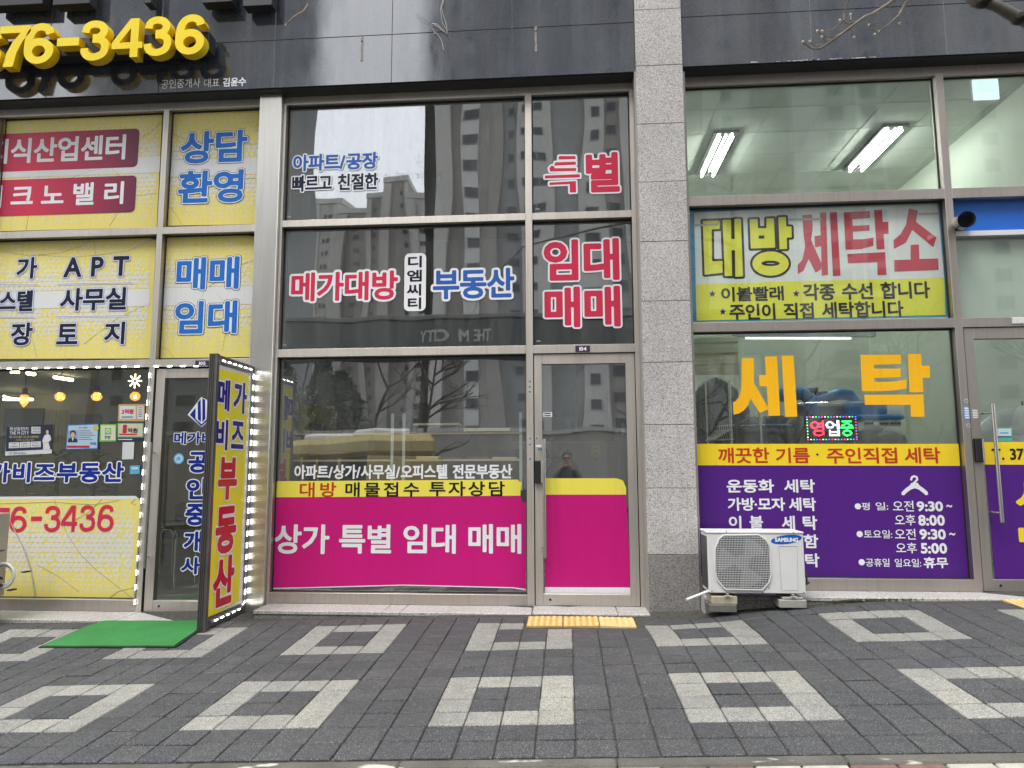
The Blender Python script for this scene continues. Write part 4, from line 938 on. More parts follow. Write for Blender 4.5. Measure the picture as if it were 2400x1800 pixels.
for z_, x, y, l in (('D', 205, 825, 'tiny white glass mark in the lower left corner of the top middle pane'), ('D', 178, 1630, 'tiny white glass mark in the lower left corner of the second middle pane'), ('F', 155, 805, 'tiny white glass mark low in the narrow top pane'), ('F', 160, 1607, 'tiny white glass mark low in the narrow second pane')):
    t = thing('glass_mark', l, 'mark', (0, 6.69, 3)); a_, b_ = onY(z_, x, y, 6.698)
    for dx, h_ in ((-.018, .004), (-.009, .006), (0, .010), (.009, .006), (.018, .004)): box('mark_stroke', F_WHITE, t, a_+dx-.003, a_+dx+.003, 6.698, 6.6985, b_-.003, b_+h_)

# ------------------------------------------------------------------ lightbox sign standing out from the wall between the left door and the steel column
XS = -2.967
sg = thing('lightbox_sign', 'tall yellow sign with navy and red vertical letters in grey frame, edged with white LEDs', 'sign', (-3.0, 6.2, 0))
ALU = plain('grey_aluminium', (.20, .19, .175), .38, .85, var=.25, scale=4)
def sbar(y0, y1, z0, z1, x0=-3.037, x1=-2.967, c=.003): return box('frame_bar', ALU, sg, x0, x1, y0, y1, z0, z1, c)
sbar(5.822, 5.875, .005, 2.339); sbar(6.517, 6.566, .03, 2.329); sbar(5.875, 6.517, 2.251, 2.331); sbar(5.875, 6.517, .048, .141)
for x in (-3.025, -3.009, -2.993): box('groove', BLACK, sg, x, x+.004, 5.819, 5.8225, .01, 2.33)
box('back_panel', DARKM, sg, -3.032, -3.0, 5.875, 6.517, .141, 2.251)
SY = [onX('C', 1283, 108, XS-.002), onX('C', 1472, 150, XS-.002), onX('C', 1412, 1478, XS-.002), onX('C', 1210, 1594, XS-.002)]
MB().poly(SY, lambda a, b: (XS-.008, a, b)).build('sign_face', F_SIGNY, sg, normals=False)
box('sign_core', F_PATW, sg, -2.999, XS-.009, 5.875, 6.517, .141, 2.251)
def TS(text, bx, mat, bold=.035):
    x0, y0, x1, y1 = bx; X = XS-.006
    a = onX('C', x0, (y0+y1)/2, X)[0]; b = onX('C', x1, (y0+y1)/2, X)[0]; zt = onX('C', (x0+x1)/2, y0, X)[1]; zb = onX('C', (x0+x1)/2, y1, X)[1]
    H = (zt-zb)/len(text) if False else zt-zb
    lettering(sg, text, (a, zb, b, zt), [(bold*H+.014, F_WHITE), (bold*H, mat)], 0, mapf=lambda p, q, h: (X+h, p, q), cell=.004)
TS('메', (1279, 162, 1358, 368), F_SIGNB, .036); TS('가', (1372, 178, 1457, 384), F_SIGNB, .036); TS('비', (1266, 398, 1346, 600), F_SIGNB, .036); TS('즈', (1358, 412, 1440, 592), F_SIGNB, .036)
TS('부', (1280, 622, 1400, 892), F_SIGNR, .045); TS('동', (1264, 912, 1394, 1208), F_SIGNR, .045); TS('산', (1250, 1206, 1382, 1514), F_SIGNR, .045)

# ------------------------------------------------------------------ LED strings
LEDW = emis('led_white', (1, 1, 1), 8.5); LEDB = plain('led_module_white', (.6, .6, .58), .4, var=0)
m = MB(); m.box(-.026, .026, 0, .006, -.006, .006, .001); m.mi = 1
for q in (-.017, 0, .017): m.lathe([(.0065, -.0005), (.005, -.004), (.002, -.0055)], q, -.0005, 0, 8, 'Y')
o = m.build('led_module', [LEDB, LEDW]); LEDM = o.data; bpy.data.objects.remove(o)
def ledstring(label, pts, step, vert_fn):
    root = thing('led_string', label, 'light string', tuple(pts[0]), 'white LED strings round the left shop')
    m = MB(); m.tube(pts, .0022, 5); m.build('cable', F_PATW, root)
    tot = 0; P_ = [Vector(p) for p in pts]; nxt = step*.4
    for a, b in zip(P_, P_[1:]):
        L = (b-a).length
        while nxt <= tot+L:
            c = a+(b-a)*((nxt-tot)/L); o = bpy.data.objects.new('led_module', LEDM); COL.objects.link(o); o.parent = root
            o.location = c-ORG[root.name]; o.rotation_euler = vert_fn((b-a).normalized()); nxt += step
        tot += L
    return root
frontal = lambda d: Matrix(((d.x, 0, -d.z), (0, 1, 0), (d.z, 0, d.x))).transposed().to_euler() if True else None
def frontal(d):
    X = Vector((d.x, 0, d.z)).normalized(); Y_ = Vector((0, 1, 0)); Z_ = X.cross(Y_); return Matrix((X, Y_, Z_)).transposed().to_euler()
def sidewise(d):
    X = Vector((0, d.y, d.z)).normalized(); Y_ = Vector((-1, 0, 0)); Z_ = X.cross(Y_); return Matrix((X, Y_, Z_)).transposed().to_euler()
yl = 6.610
def PZ(z, lst, Y): return [Vector((onY(z, a, b, Y)[0], Y, onY(z, a, b, Y)[1])) for a, b in lst]
ledstring('white LED string along the crossbar over the lower left window', PZ('P', [(-300, 158), (35, 150), (1000, 134), (2150, 116)], yl), .132, frontal)
ledstring('white LED string hanging down the post between left window and left door', PZ('C', [(883, 118), (868, 290), (850, 560), (838, 800), (824, 1000), (808, 1240), (797, 1400), (794, 1490)], yl), .134, frontal)
ledstring('short white LED string along the top of the left shop door', PZ('C', [(890, 98), (1060, 96), (1222, 96)], yl), .134, frontal)
xl_ = XS+.003
ledstring('white LED string running round the frame of the yellow sign', [Vector((xl_, 5.90, 2.29)), Vector((xl_, 6.49, 2.29)), Vector((xl_, 6.54, 2.24)), Vector((xl_, 6.535, 1.2)), Vector((xl_, 6.54, .15)), Vector((xl_, 6.46, .10)), Vector((xl_, 5.93, .09))], .105, sidewise)
wl = emis('led_warm', (1, .66, .25), 9)
sf = thing('led_snowflake', 'snowflake of small warm LEDs in the left window above a round bulb', 'light', (-4.2, 6.72, 2.2))
c_ = PZ('P', [(1945, 325)], 6.725)[0]
for k in range(8):
    a = k*math.pi/4; m = MB()
    for q in (.022, .036, .05, .064): m.lathe([(.0065, -.003), (.0065, 0), (.003, .003)], c_.x+q*math.cos(a), 6.725, c_.z+q*math.sin(a), 8, 'Y')
    m.build('led_ray', wl, sf)

# ------------------------------------------------------------------ pendant bulbs
BULB = emis('bulb_glow', (1, .62, .14), 4.5); FIL = emis('filament', (1, .85, .5), 14)
BG = bpy.data.materials.new('amber_glass'); BG.use_nodes = True; n_ = BG.node_tree; n_.nodes.clear()
t_ = n_.nodes.new('ShaderNodeBsdfTransparent'); t_.inputs[0].default_value = (1, .72, .4, 1); g_ = n_.nodes.new('ShaderNodeBsdfGlossy'); g_.inputs['Roughness'].default_value = .05
x_ = n_.nodes.new('ShaderNodeMixShader'); x_.inputs[0].default_value = .18; o_ = n_.nodes.new('ShaderNodeOutputMaterial'); lk(n_, t_.outputs[0], x_.inputs[1]); lk(n_, g_.outputs[0], x_.inputs[2]); e9 = n_.nodes.new('ShaderNodeEmission'); e9.inputs[0].default_value = (1, .5, .12, 1); e9.inputs[1].default_value = 1.3; x9 = n_.nodes.new('ShaderNodeMixShader'); x9.inputs[0].default_value = .38; lk(n_, x_.outputs[0], x9.inputs[1]); lk(n_, e9.outputs[0], x9.inputs[2]); lk(n_, x9.outputs[0], o_.inputs[0])
def pendant(px, py, kind, label):
    Y = 7.15; c = PZ('P', [(px, py)], Y)[0]
    root = thing('pendant_lamp', label, 'pendant lamp', (c.x, Y, c.z), 'amber bulbs hanging in the left shop window')
    m = MB(); m.tube([(c.x, Y, c.z+.09), (c.x+.004, Y, 2.75)], .003, 5); m.build('cord', BLACK, root)
    m = MB(); m.lathe([(.012, .115), (.024, .11), (.025, .045), (.018, .04)], c.x, Y, c.z, 14); m.build('socket', BLACK, root)
    prof = {'round': [(.014, .045), (.03, .035), (.048, .012), (.051, -.005), (.045, -.028), (.03, -.044), (.008, -.052)],
            'diamond': [(.014, .05), (.03, .035), (.055, .0), (.05, -.02), (.03, -.044), (.008, -.05)],
            'star': [(.02, .045), (.046, .03), (.038, 0), (.058, -.022), (.042, -.04), (.024, -.07), (.004, -.095)]}[kind if kind != 'fil' else 'round']
    m = MB(); m.lathe(prof, c.x, Y, c.z, 6 if kind == 'star' else 16); m.build('bulb', BG, root, kind != 'star')
    m = MB(); rnd = random.Random(px)
    for k in range(26 if kind != 'fil' else 9):
        a = rnd.random()*6.28; h = rnd.uniform(-.032, .03) - (.015 if kind == 'star' else 0); r_ = rnd.uniform(.01, .036) if kind != 'fil' else .01
        p = (c.x+r_*math.cos(a), Y+r_*math.sin(a), c.z+h); m.lathe([(.0035, -.006), (.0045, 0), (.0035, .006)], *p, 6)
    m.build('filament_leds', FIL if kind == 'fil' else BULB, root)['kind'] = 'stuff'
pendant(350, 580, 'star', 'star-shaped amber bulb, leftmost of the hanging lamps in the left window')
pendant(865, 545, 'round', 'round amber bulb, second from the left of the hanging lamps')
pendant(1392, 545, 'diamond', 'diamond-shaped amber bulb, third from the left of the hanging lamps')
pendant(1945, 540, 'fil', 'round clear amber bulb with bright filament under the LED snowflake')

# ------------------------------------------------------------------ posters on the left window
YPO = 6.6925
def card(root, z, pts, mat, name, h=0): 
    return MB().poly(ptsY(z, pts, YPO), lambda a, b: (a, YPO-.0007*h, b)).build(name, mat, root, normals=False)
def rc(x0, y0, x1, y1): return [(x0, y0), (x1, y0), (x1, y1), (x0, y1)]
def TP(root, t, b, mat, bold=.01, h=2): T(root, t, 'P', b, [(0, mat)], bold, Y=YPO-.0007*h)
PAP = film('poster_paper', (.62, .64, .64)); PNAVY = film('poster_navy', (.03, .036, .07)); PYEL = film('poster_gold', (.55, .45, .15)); PSK = film('poster_skin', (.62, .40, .30)); PHAIR = film('poster_hair', (.03, .022, .02))
p1 = thing('poster', 'navy property poster with white figure photo on the lower left window', 'poster', (-5.2, 6.69, 1.8))
card(p1, 'P', [(97, 988), (760, 948), (745, 1368), (73, 1400)], PAP, 'poster_sheet'); card(p1, 'P', [(97, 988), (760, 948), (748, 1308), (80, 1340)], PNAVY, 'navy_field', 1)
TP(p1, '화성동탄1차', (140, 985, 416, 1042), PAP); TP(p1, 'THE M CITY', (140, 1050, 418, 1098), PAP, .02); card(p1, 'P', rc(453, 985, 584, 1082), PAP, 'text_box', 2); TP(p1, '상업시설', (468, 995, 570, 1030), PNAVY, .01, 3); TP(p1, '파격임대', (468, 1040, 570, 1072), PNAVY, .01, 3)
TP(p1, '동탄 테크노밸리 바로 앞! 트램역세권', (135, 1112, 560, 1150), PYEL); TP(p1, '사거리 코너 최고 입지', (232, 1158, 490, 1190), PYEL)
for i, (a, b) in enumerate((('스타벅스', '입점확정'), ('시행사', '직영 임대'), ('동탄대로', '핵심상권'))):
    x = 130+i*156; card(p1, 'P', [(x, 1212-i*6), (x+148, 1206-i*6), (x+146, 1288-i*6), (x-2, 1294-i*6)], PAP, 'text_box', 2); TP(p1, a, (x+20, 1218-i*6, x+122, 1244-i*6), PNAVY, .01, 3); TP(p1, b, (x+18, 1254-i*6, x+124, 1282-i*6), PNAVY, .01, 3)
TP(p1, '전문 협력 중개업소', (125, 1350, 375, 1382), PNAVY); 
card(p1, 'P', [(640, 1110), (690, 1085), (725, 1110), (738, 1170), (700, 1210), (722, 1290), (718, 1310), (620, 1318), (625, 1240), (612, 1180)], PAP, 'printed_dress', 2)
card(p1, 'P', ell(690, 1045, 32, 40, 16), PHAIR, 'printed_hair', 2); card(p1, 'P', ell(684, 1060, 20, 30, 16), PSK, 'printed_face', 3); card(p1, 'P', [(640, 1215), (700, 1195), (704, 1208), (642, 1232)], PSK, 'printed_arm', 3)
p2 = thing('poster', 'pale blue licence card with photo of a suited figure on the left window', 'poster', (-4.8, 6.69, 1.8)); PBL = film('poster_blue', (.03, .17, .42)); PLB = film('poster_pale_blue', (.42, .55, .66))
card(p2, 'P', [(972, 955), (1422, 938), (1408, 1306), (945, 1316)], PBL, 'poster_sheet'); card(p2, 'P', [(985, 968), (1410, 952), (1396, 1292), (958, 1302)], PLB, 'card_field', 1)
card(p2, 'P', rc(978, 1035, 1122, 1208), film('photo_ground', (.25, .36, .5)), 'photo_ground', 2); card(p2, 'P', [(978, 1208), (985, 1160), (1025, 1140), (1070, 1140), (1112, 1165), (1118, 1208)], PNAVY, 'printed_suit', 3); card(p2, 'P', ell(1052, 1080, 42, 45, 18), PHAIR, 'printed_hair', 3); card(p2, 'P', ell(1052, 1100, 30, 38, 18), PSK, 'printed_face', 4); card(p2, 'P', [(1036, 1142), (1066, 1142), (1050, 1195)], PAP, 'printed_shirt', 4)
TP(p2, '회원 등록증', (1130, 985, 1262, 1014), PNAVY)
for k in range(5): card(p2, 'P', rc(1135, 1040+k*31, 1300+(k % 3)*35, 1047+k*31), PNAVY, 'print_line', 2)
card(p2, 'P', rc(965, 1255, 1290, 1288), F_CRIM, 'red_strip', 2); TP(p2, '1억원', (1300, 1205, 1384, 1248), PBL, .03)
card(p2, 'P', ell(1380, 1000, 42, 45, 20), PYEL, 'gold_seal', 2)
p3 = thing('small_poster', 'green-edged square sticker with green icon on the left window', 'sticker', (-4.5, 6.69, 1.8)); PGR = film('poster_green', (.20, .48, .06))
card(p3, 'P', [(1442, 950), (1678, 945), (1672, 1196), (1430, 1200)], PGR, 'poster_sheet'); card(p3, 'P', rc(1456, 965, 1660, 1178), film('poster_cream', (.6, .62, .5)), 'card_field', 1); card(p3, 'P', rc(1512, 1003, 1602, 1095), PGR, 'icon_square', 2)
card(p3, 'P', ell(1557, 1045, 30, 32, 20), PAP, 'icon_ring', 3); card(p3, 'P', ell(1557, 1045, 18, 19, 20), PGR, 'icon_core', 4); card(p3, 'P', ell(1557, 1045, 9, 10, 14), PAP, 'icon_dot', 5); TP(p3, '한방', (1508, 1112, 1594, 1160), F_INK)
p4 = thing('small_poster', 'orange guarantee card with red amount, upper of two cards by the LED post', 'sticker', (-4.2, 6.69, 1.9)); POR = film('poster_orange', (.52, .34, .14))
card(p4, 'P', [(1708, 660), (2086, 656), (2080, 905), (1698, 905)], POR, 'poster_sheet'); card(p4, 'P', rc(1722, 685, 1954, 876), PAP, 'text_box', 1); card(p4, 'P', rc(1975, 685, 2070, 872), PAP, 'text_box', 1); TP(p4, '2억원', (1752, 728, 1924, 800), F_CRIM, .04)
for k in range(2): card(p4, 'P', rc(1752, 836+k*14, 1920, 842+k*14), F_INK, 'print_line', 2)
for k in range(6): card(p4, 'P', rc(1990, 705+k*25, 2050, 713+k*25), F_CRIM if k < 3 else F_INK, 'print_line', 2)
p5 = thing('small_poster', 'green and cream guarantee card with red 1, lower of two cards by the LED post', 'sticker', (-4.2, 6.69, 1.8)); PTG = film('poster_teal', (.12, .34, .2))
card(p5, 'P', [(1690, 925), (2074, 922), (2064, 1194), (1678, 1198)], PNAVY, 'poster_sheet'); card(p5, 'P', rc(1690, 928, 2070, 1140), PTG, 'card_field', 1); card(p5, 'P', rc(1706, 942, 2054, 1124), film('poster_cream2', (.58, .56, .40)), 'card_field', 2)
TP(p5, '1', (1768, 956, 1826, 1076), F_CRIM, .05, 3); TP(p5, '억원', (1838, 1002, 1982, 1072), F_INK, .035, 3); card(p5, 'P', rc(1716, 1084, 1976, 1104), F_CRIM, 'print_line', 3); card(p5, 'P', rc(1700, 1160, 1906, 1174), PAP, 'print_line', 2)
p6 = thing('small_poster', 'plain white card under the two guarantee cards on the left window', 'sticker', (-4.2, 6.69, 1.6)); card(p6, 'P', [(1766, 1206), (1934, 1204), (1922, 1450), (1756, 1454)], PAP, 'poster_sheet')
p7 = thing('small_poster', 'small blue sticker right of the blue agency name', 'sticker', (-4.2, 6.69, 1.5)); card(p7, 'C', [(766, 682), (824, 680), (822, 730), (764, 732)], film('poster_sky', (.10, .42, .66)), 'poster_sheet'); card(p7, 'C', rc(775, 690, 812, 704), PAP, 'print_line', 1)
p9 = thing('small_poster', 'pale blue shop certificate in the laundry door glass', 'sticker', (4.1, 6.69, 1.6))
YPO = 6.664; card(p9, 'Q', rc(645, 1252, 796, 1388), film('cert_green', (.12, .40, .30)), 'poster_sheet'); card(p9, 'Q', rc(655, 1262, 788, 1340), film('cert_pale', (.5, .66, .68)), 'card_field', 1); card(p9, 'Q', rc(652, 1335, 792, 1348), PBL, 'blue_strip', 1); card(p9, 'Q', rc(680, 1300, 760, 1308), PBL, 'print_line', 2)

# ------------------------------------------------------------------ air conditioners
ACW = plain('ac_white_paint', (.68, .68, .67), .38, var=.08, scale=4); ACG = plain('ac_beige_paint', (.42, .38, .31), .45, var=.15, scale=4)
YA = 6.12
ac = thing('air_conditioner', 'white outdoor air conditioner unit with round grille standing on bricks by the laundry window', 'air conditioner', (1.55, 6.12, .25))
a0 = onY('J', 165, 826, YA)[0]; a1 = onY('J', 790, 826, YA)[0]; az1 = onY('J', 465, 628, YA)[1]; az0 = onY('J', 490, 1026, YA)[1]
box('body', ACW, ac, a0, a1, YA, YA+.29, az0, az1-.012, .006); box('top_cover', ACW, ac, a0-.006, a1+.003, YA-.005, YA+.30, az1-.012, az1+.004, .004)
box('coil_side', plain('coil_fins', (.10, .10, .10), .5, .6), ac, a0-.003, a0, YA+.03, YA+.27, az0+.03, az1-.04)
gp = [(235, 672), (262, 648), (490, 646), (540, 680), (563, 720), (572, 900), (560, 950), (515, 1002), (275, 998), (225, 940), (208, 885), (208, 735)]
gq = ptsY('J', gp, YA)
m = MB(); m.poly(gq, lambda a, b: (a, YA-.001, b)); m.build('fan_opening', BLACK, ac, normals=False)
m = MB(); m.tube([(p[0], YA-.007, p[1]) for p in gq+gq[:2]], .0065, 6); m.build('grille_rim', ACW, ac, True)
gx0, gx1 = min(p[0] for p in gq), max(p[0] for p in gq); gz0, gz1 = min(p[1] for p in gq), max(p[1] for p in gq)
def clipspan(val, axis):
    xs = []
    for p, q in zip(gq, gq[1:]+gq[:1]):
        a, b = p[axis], q[axis]
        if (a-val)*(b-val) < 0: t = (val-a)/(b-a); xs.append(p[1-axis]+t*(q[1-axis]-p[1-axis]))
    return (min(xs), max(xs)) if len(xs) >= 2 else None
m = MB()
for k in range(1, 24):
    z = gz0+(gz1-gz0)*k/24; s_ = clipspan(z, 1)
    if s_: m.box(s_[0], s_[1], YA-.010, YA-.006, z-.0017, z+.0017)
for k in range(1, 36):
    x = gx0+(gx1-gx0)*k/36; s_ = clipspan(x, 0)
    if s_: m.box(x-.0013, x+.0013, YA-.013, YA-.0105, s_[0], s_[1])
m.build('fan_grille', ACW, ac)['kind'] = 'stuff'
cxg, czg = (gx0+gx1)/2, (gz0+gz1)/2; FANM = plain('fan_grey', (.16, .17, .18), .5)
m = MB(); m.lathe([(.055, -.004), (.06, -.003), (.06, 0)], cxg, YA-.0015, czg, 20, 'Y'); m.build('fan_hub', FANM, ac)
for k in range(3):
    a = k*2.094+.4; pts = []
    for t in range(9):
        q = a+t*.13; pts.append((cxg+.2*math.cos(q), czg+.2*math.sin(q)))
    pts += [(cxg+.05*math.cos(a+.9), czg+.05*math.sin(a+.9)), (cxg+.05*math.cos(a), czg+.05*math.sin(a))]
    MB().poly(pts, lambda x, z: (x, YA-.003-.0004*k, z)).build('fan_blade', FANM, ac, normals=False)
p_ = ptsY('J', [(622, 718), (742, 718), (748, 1004), (640, 1004)], YA)
for a, b in zip(p_, p_[1:]+p_[:1]): pass
m = MB(); m.tube([(p[0], YA-.001, p[1]) for p in p_+p_[:1]], .002, 4); m.build('service_panel_edge', plain('ac_edge', (.5, .5, .49), .4), ac)
lc = onY('J', 672, 676, YA); m = MB(); tilt = .13
m.poly([(lc[0]+.125*math.cos(t)*math.cos(tilt)-.036*math.sin(t)*math.sin(tilt), lc[1]+.125*math.cos(t)*math.sin(tilt)*1.0+.036*math.sin(t)*math.cos(tilt)) for t in [k*math.pi/18 for k in range(36)]], lambda a, b: (a, YA-.0008, b)); m.build('logo_oval', film('logo_blue', (.01, .10, .42)), ac, normals=False)
T(ac, 'SAMSUNG', 'J', (597, 664, 748, 692), [(0, F_WHITE)], .06, Y=YA-.0012)
for x, y in ((283, 625), (720, 633), (190, 1010), (560, 988), (520, 1020), (786, 1020)):
    a, b = onY('J', x, y, YA-.0055); m = MB(); m.lathe([(.004, -.002), (.005, 0)], a, YA-.0058, b, 8, 'Y'); m.build('screw', DARKM, ac)
for x in (290, 715):
    a, b = onY('J', x, 1040, YA-.01); m = MB(); m.box(a-.012, a+.012, YA-.02, YA+.30, az0-.012, az0, .001); m.tube([(a-.03, YA-.02, az0-.018), (a+.03, YA-.02, az0-.018)], .004, 5); m.build('mounting_foot', STEEL, ac)
m = MB(); m.tube([(a1+.002, YA+.12, az0+.17), (a1+.03, YA+.10, az0+.19), (a1+.035, YA+.08, az0+.13), (a1+.015, YA+.10, az0+.11)], .008, 7); m.tube([(a1, YA+.15, az0+.14), (a1+.05, YA+.12, az0+.12), (a1+.04, YA+.1, az0+.06), (a1+.07, YA+.14, az0+.07)], .009, 7); m.tube([(a1, YA+.17, az0+.11), (a1+.03, YA+.15, az0+.05), (a1+.02, YA+.2, az0-.0)], .011, 7); m.build('refrigerant_pipe', BLACK, ac, True)
h0 = onY('J', 25, 1066, 6.03); h1 = onY('J', 170, 1010, 6.15)
dh = thing('drain_hose', 'short white drain pipe poking out under the left end of the white air conditioner', 'pipe', (h0[0], 6.03, h0[1]))
m = MB(); m.tube([(h0[0], 6.03, h0[1]), (h1[0], 6.15, h1[1]), (h1[0]+.08, 6.2, h1[1]+.03)], .0115, 12); m.build('pipe', WHITE, dh, True)
BRK = plain('concrete_brick', (.36, .35, .31), .85, var=.25, scale=14, fine=120); BRY = plain('cream_brick', (.44, .39, .29), .8, var=.25, scale=14, fine=120); BRD = plain('wet_brick', (.15, .145, .13), .8, var=.25, scale=14, fine=120)
def brick(label, bx, Y, mat, d=.2):
    x0, y0, x1, y1 = bx; b4 = boxY('J', x0, y0, x1, y1, Y)
    o = box('concrete_block', mat, None, b4[0], b4[2], Y, Y+d, b4[1], b4[3], .006); tag(o, label, 'brick', 'blocks under the air conditioner'); o['group'] = 'blocks under the air conditioner'; return o
gy = YA-.012
brick('cream block, upper of the two under the left foot of the white air conditioner', (186, 1044, 356, 1097), gy+.005, BRY)
brick('dark grey block, lower of the two under the left foot of the white air conditioner', (172, 1098, 352, 1150), gy-.012, BRD)
brick('thin slab on top of the block under the right foot of the white air conditioner', (648, 1050, 780, 1067), gy+.01, BRK)
brick('pale wide block under the right foot of the white air conditioner', (628, 1068, 806, 1122), gy, BRK)
# left unit, mostly outside the picture
YL2 = 5.95
ac2 = thing('air_conditioner', 'beige outdoor air conditioner unit cut by the left edge with white looping pipes', 'air conditioner', (-4.9, 6.0, .3))
xr = onY('C', 60, 1000, YL2+.30)[0]; zt = onY('C', 50, 958, YL2+.30)[1]; zb = onY('C', 30, 1445, YL2+.30)[1]
xr = xr-.0; 
box('body', ACG, ac2, xr-.80, xr, YL2, YL2+.30, zb, zt, .006)
for a, b in (((4, 1052), (18, 1100)),): pass
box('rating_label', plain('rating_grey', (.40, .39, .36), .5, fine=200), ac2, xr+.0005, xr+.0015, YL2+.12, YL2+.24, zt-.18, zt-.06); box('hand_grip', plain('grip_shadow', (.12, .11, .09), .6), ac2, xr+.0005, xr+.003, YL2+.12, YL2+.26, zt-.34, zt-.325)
for k, (rr_, ox_) in enumerate(((.105, 0), (.082, .02))):
    c = onY('C', 62, 1322, YL2+.29); m = MB(); m.tube([(c[0]+rr_*math.sin(t)*.95-.01, YL2+.22+ox_, c[1]+rr_*math.cos(t)) for t in [k2*math.pi/12 for k2 in range(-3, 14)]], .0125, 9); m.build('insulated_pipe', WHITE, ac2, True)
c = onY('C', 158, 1306, YL2+.05)
for a_, b_2 in ((156, 1306), (72, 1412)):
    c = onY('C', a_, b_2, YL2+.24); m = MB(); m.box(c[0]-.022, c[0]+.022, YL2+.20, YL2+.27, c[1]-.006, c[1]+.006, .002); m.build('pipe_tie', BLACK, ac2)
for k in (1350, 1390):
    c = onY('C', 40, k, YL2+.2); m = MB(); m.tube([(xr-.01, YL2+.2, c[1]-.01), (xr+.035, YL2+.2, c[1]+.012), (xr+.05, YL2+.2, c[1])], .012, 8); m.build('valve_cap', BLACK, ac2, True)
for k in (-.6, -.12): o = box('concrete_block', BRK, None, xr+k-.08, xr+k+.08, YL2+.02, YL2+.26, gz(xr, 6)-.02, zb, .005); tag(o, 'grey block under the beige air conditioner, %s one' % ('left' if k < -.3 else 'right'), 'brick', 'blocks under the beige unit')

# ------------------------------------------------------------------ mat, tactile tiles, leaves
ZM['X'] = (0, 1400, 2.765); ZM['Y'] = (800, 1400, 2.765); ZM['W'] = (1600, 1350, 2.765)
q = [ground_pt('X', *p, dz=.012) for p in ((250, 320), (1140, 318), (1392, 150), (665, 150))]
m_, n_, b_ = newmat('green_carpet'); c_ = mul(n_, (.035, .23, .05), ramp(n_, noise(n_, 260, 3), [(.3, g3(.6)), (.65, g3(1.25))])); c_ = mul(n_, c_, ramp(n_, noise(n_, 3, 4), [(.3, g3(.8)), (.7, g3(1.05))])); lk(n_, c_, b_.inputs['Base Color']); b_.inputs['Roughness'].default_value = .95
wv = nd(n_, 'ShaderNodeTexWave'); wv.inputs['Scale'].default_value = 34; wv.inputs['Distortion'].default_value = .6; wv.bands_direction = 'Y'; lk(n_, pos(n_), wv.inputs['Vector']); bump(n_, b_, wv.outputs['Fac'], .6, .006); GREEN = m_
mt_ = thing('door_mat', 'green ribbed carpet mat with black rubber edge in front of the left shop door', 'mat', tuple(q[0]))
def matgrid(q, dz, n=14, inset=0):
    cx = sum((p for p in q), Vector())/4; q = [p+(cx-p).normalized()*inset for p in q]; m = MB(); vs = []
    for j in range(n+1):
        for i in range(n+1):
            a = q[0].lerp(q[1], i/n); b = q[3].lerp(q[2], i/n); p = a.lerp(b, j/n); vs.append((p.x, p.y, gz(p.x, p.y)+dz+.0012*math.sin(i*1.3+j*.9)))
    m.add(vs, [(j*(n+1)+i, j*(n+1)+i+1, (j+1)*(n+1)+i+1, (j+1)*(n+1)+i) for j in range(n) for i in range(n)])
    k = len(vs); ed = [i for i in range(n+1)]+[(j+1)*(n+1)-1 for j in range(1, n+1)]+[n*(n+1)+i for i in range(n-1, -1, -1)]+[j*(n+1) for j in range(n-1, 0, -1)]
    m.add([(vs[e][0], vs[e][1], vs[e][2]-.014) for e in ed], []); N = len(ed)
    for i in range(N): m.f.append((ed[i], ed[(i+1) % N], k+(i+1) % N, k+i)); m.m.append(0)
    return m
matgrid(q, .010).build('rubber_edge', BLACK, mt_); matgrid(q, .016, inset=.028).build('carpet_pile', GREEN, mt_)
TAC = plain('tactile_yellow', (.62, .36, .10), .7, var=.25, scale=9, fine=160)
def tactile(x0, x1, y0, y1, label, worn):
    z = gz((x0+x1)/2, (y0+y1)/2); t = thing('tactile_tile', label, 'tactile tile', ((x0+x1)/2, (y0+y1)/2, z), 'yellow tactile tiles')
    sx_ = (gz(x1, y0)-gz(x0, y0))/(x1-x0); sy_ = (gz(x0, y1)-gz(x0, y0))/(y1-y0)
    f = lambda v: (v[0], v[1], v[2]+z+sx_*(v[0]-(x0+x1)/2)+sy_*(v[1]-(y0+y1)/2))
    mat = plain('tactile_pale', (.70, .50, .22), .7, var=.25, scale=9, fine=160) if worn else TAC
    m = MB().box(x0+.003, x1-.003, y0+.003, y1-.003, -.05, .004, .003); m.v = [f(v) for v in m.v]; m.build('tile_base', mat, t)
    d = MB(); nx, ny = 6, 6
    for i in range(nx):
        for j in range(ny): d.lathe([(.016, 0), (.0145, .003), (.010, .0055), (.0, .006)][:3], x0+(x1-x0)*(i+.5)/nx, y0+(y1-y0)*(j+.5)/ny, .004, 10)
    d.v = [f(v) for v in d.v]; o = d.build('studs', plain('stud_pale', (.74, .52, .22), .7, var=.2, scale=20), t); o['kind'] = 'stuff'
for k in range(3):
    a = TX0+(TX1-TX0)*k/3; b = TX0+(TX1-TX0)*(k+1)/3
    tactile(a, b, TY0, TY1, ('left of the three yellow studded tiles below the middle door', 'centre one of the three yellow studded tiles below the middle door', 'right, palest of the three yellow studded tiles below the middle door')[k], k == 2)
tq = ground_pt('W', 2120, 170); tactile(tq.x-.02, tq.x+.27, 5.98, 6.26, 'yellow studded tile cut by the right edge of the picture', False)
LEAF = plain('dry_leaf', (.30, .13, .05), .7, var=.4, scale=60)
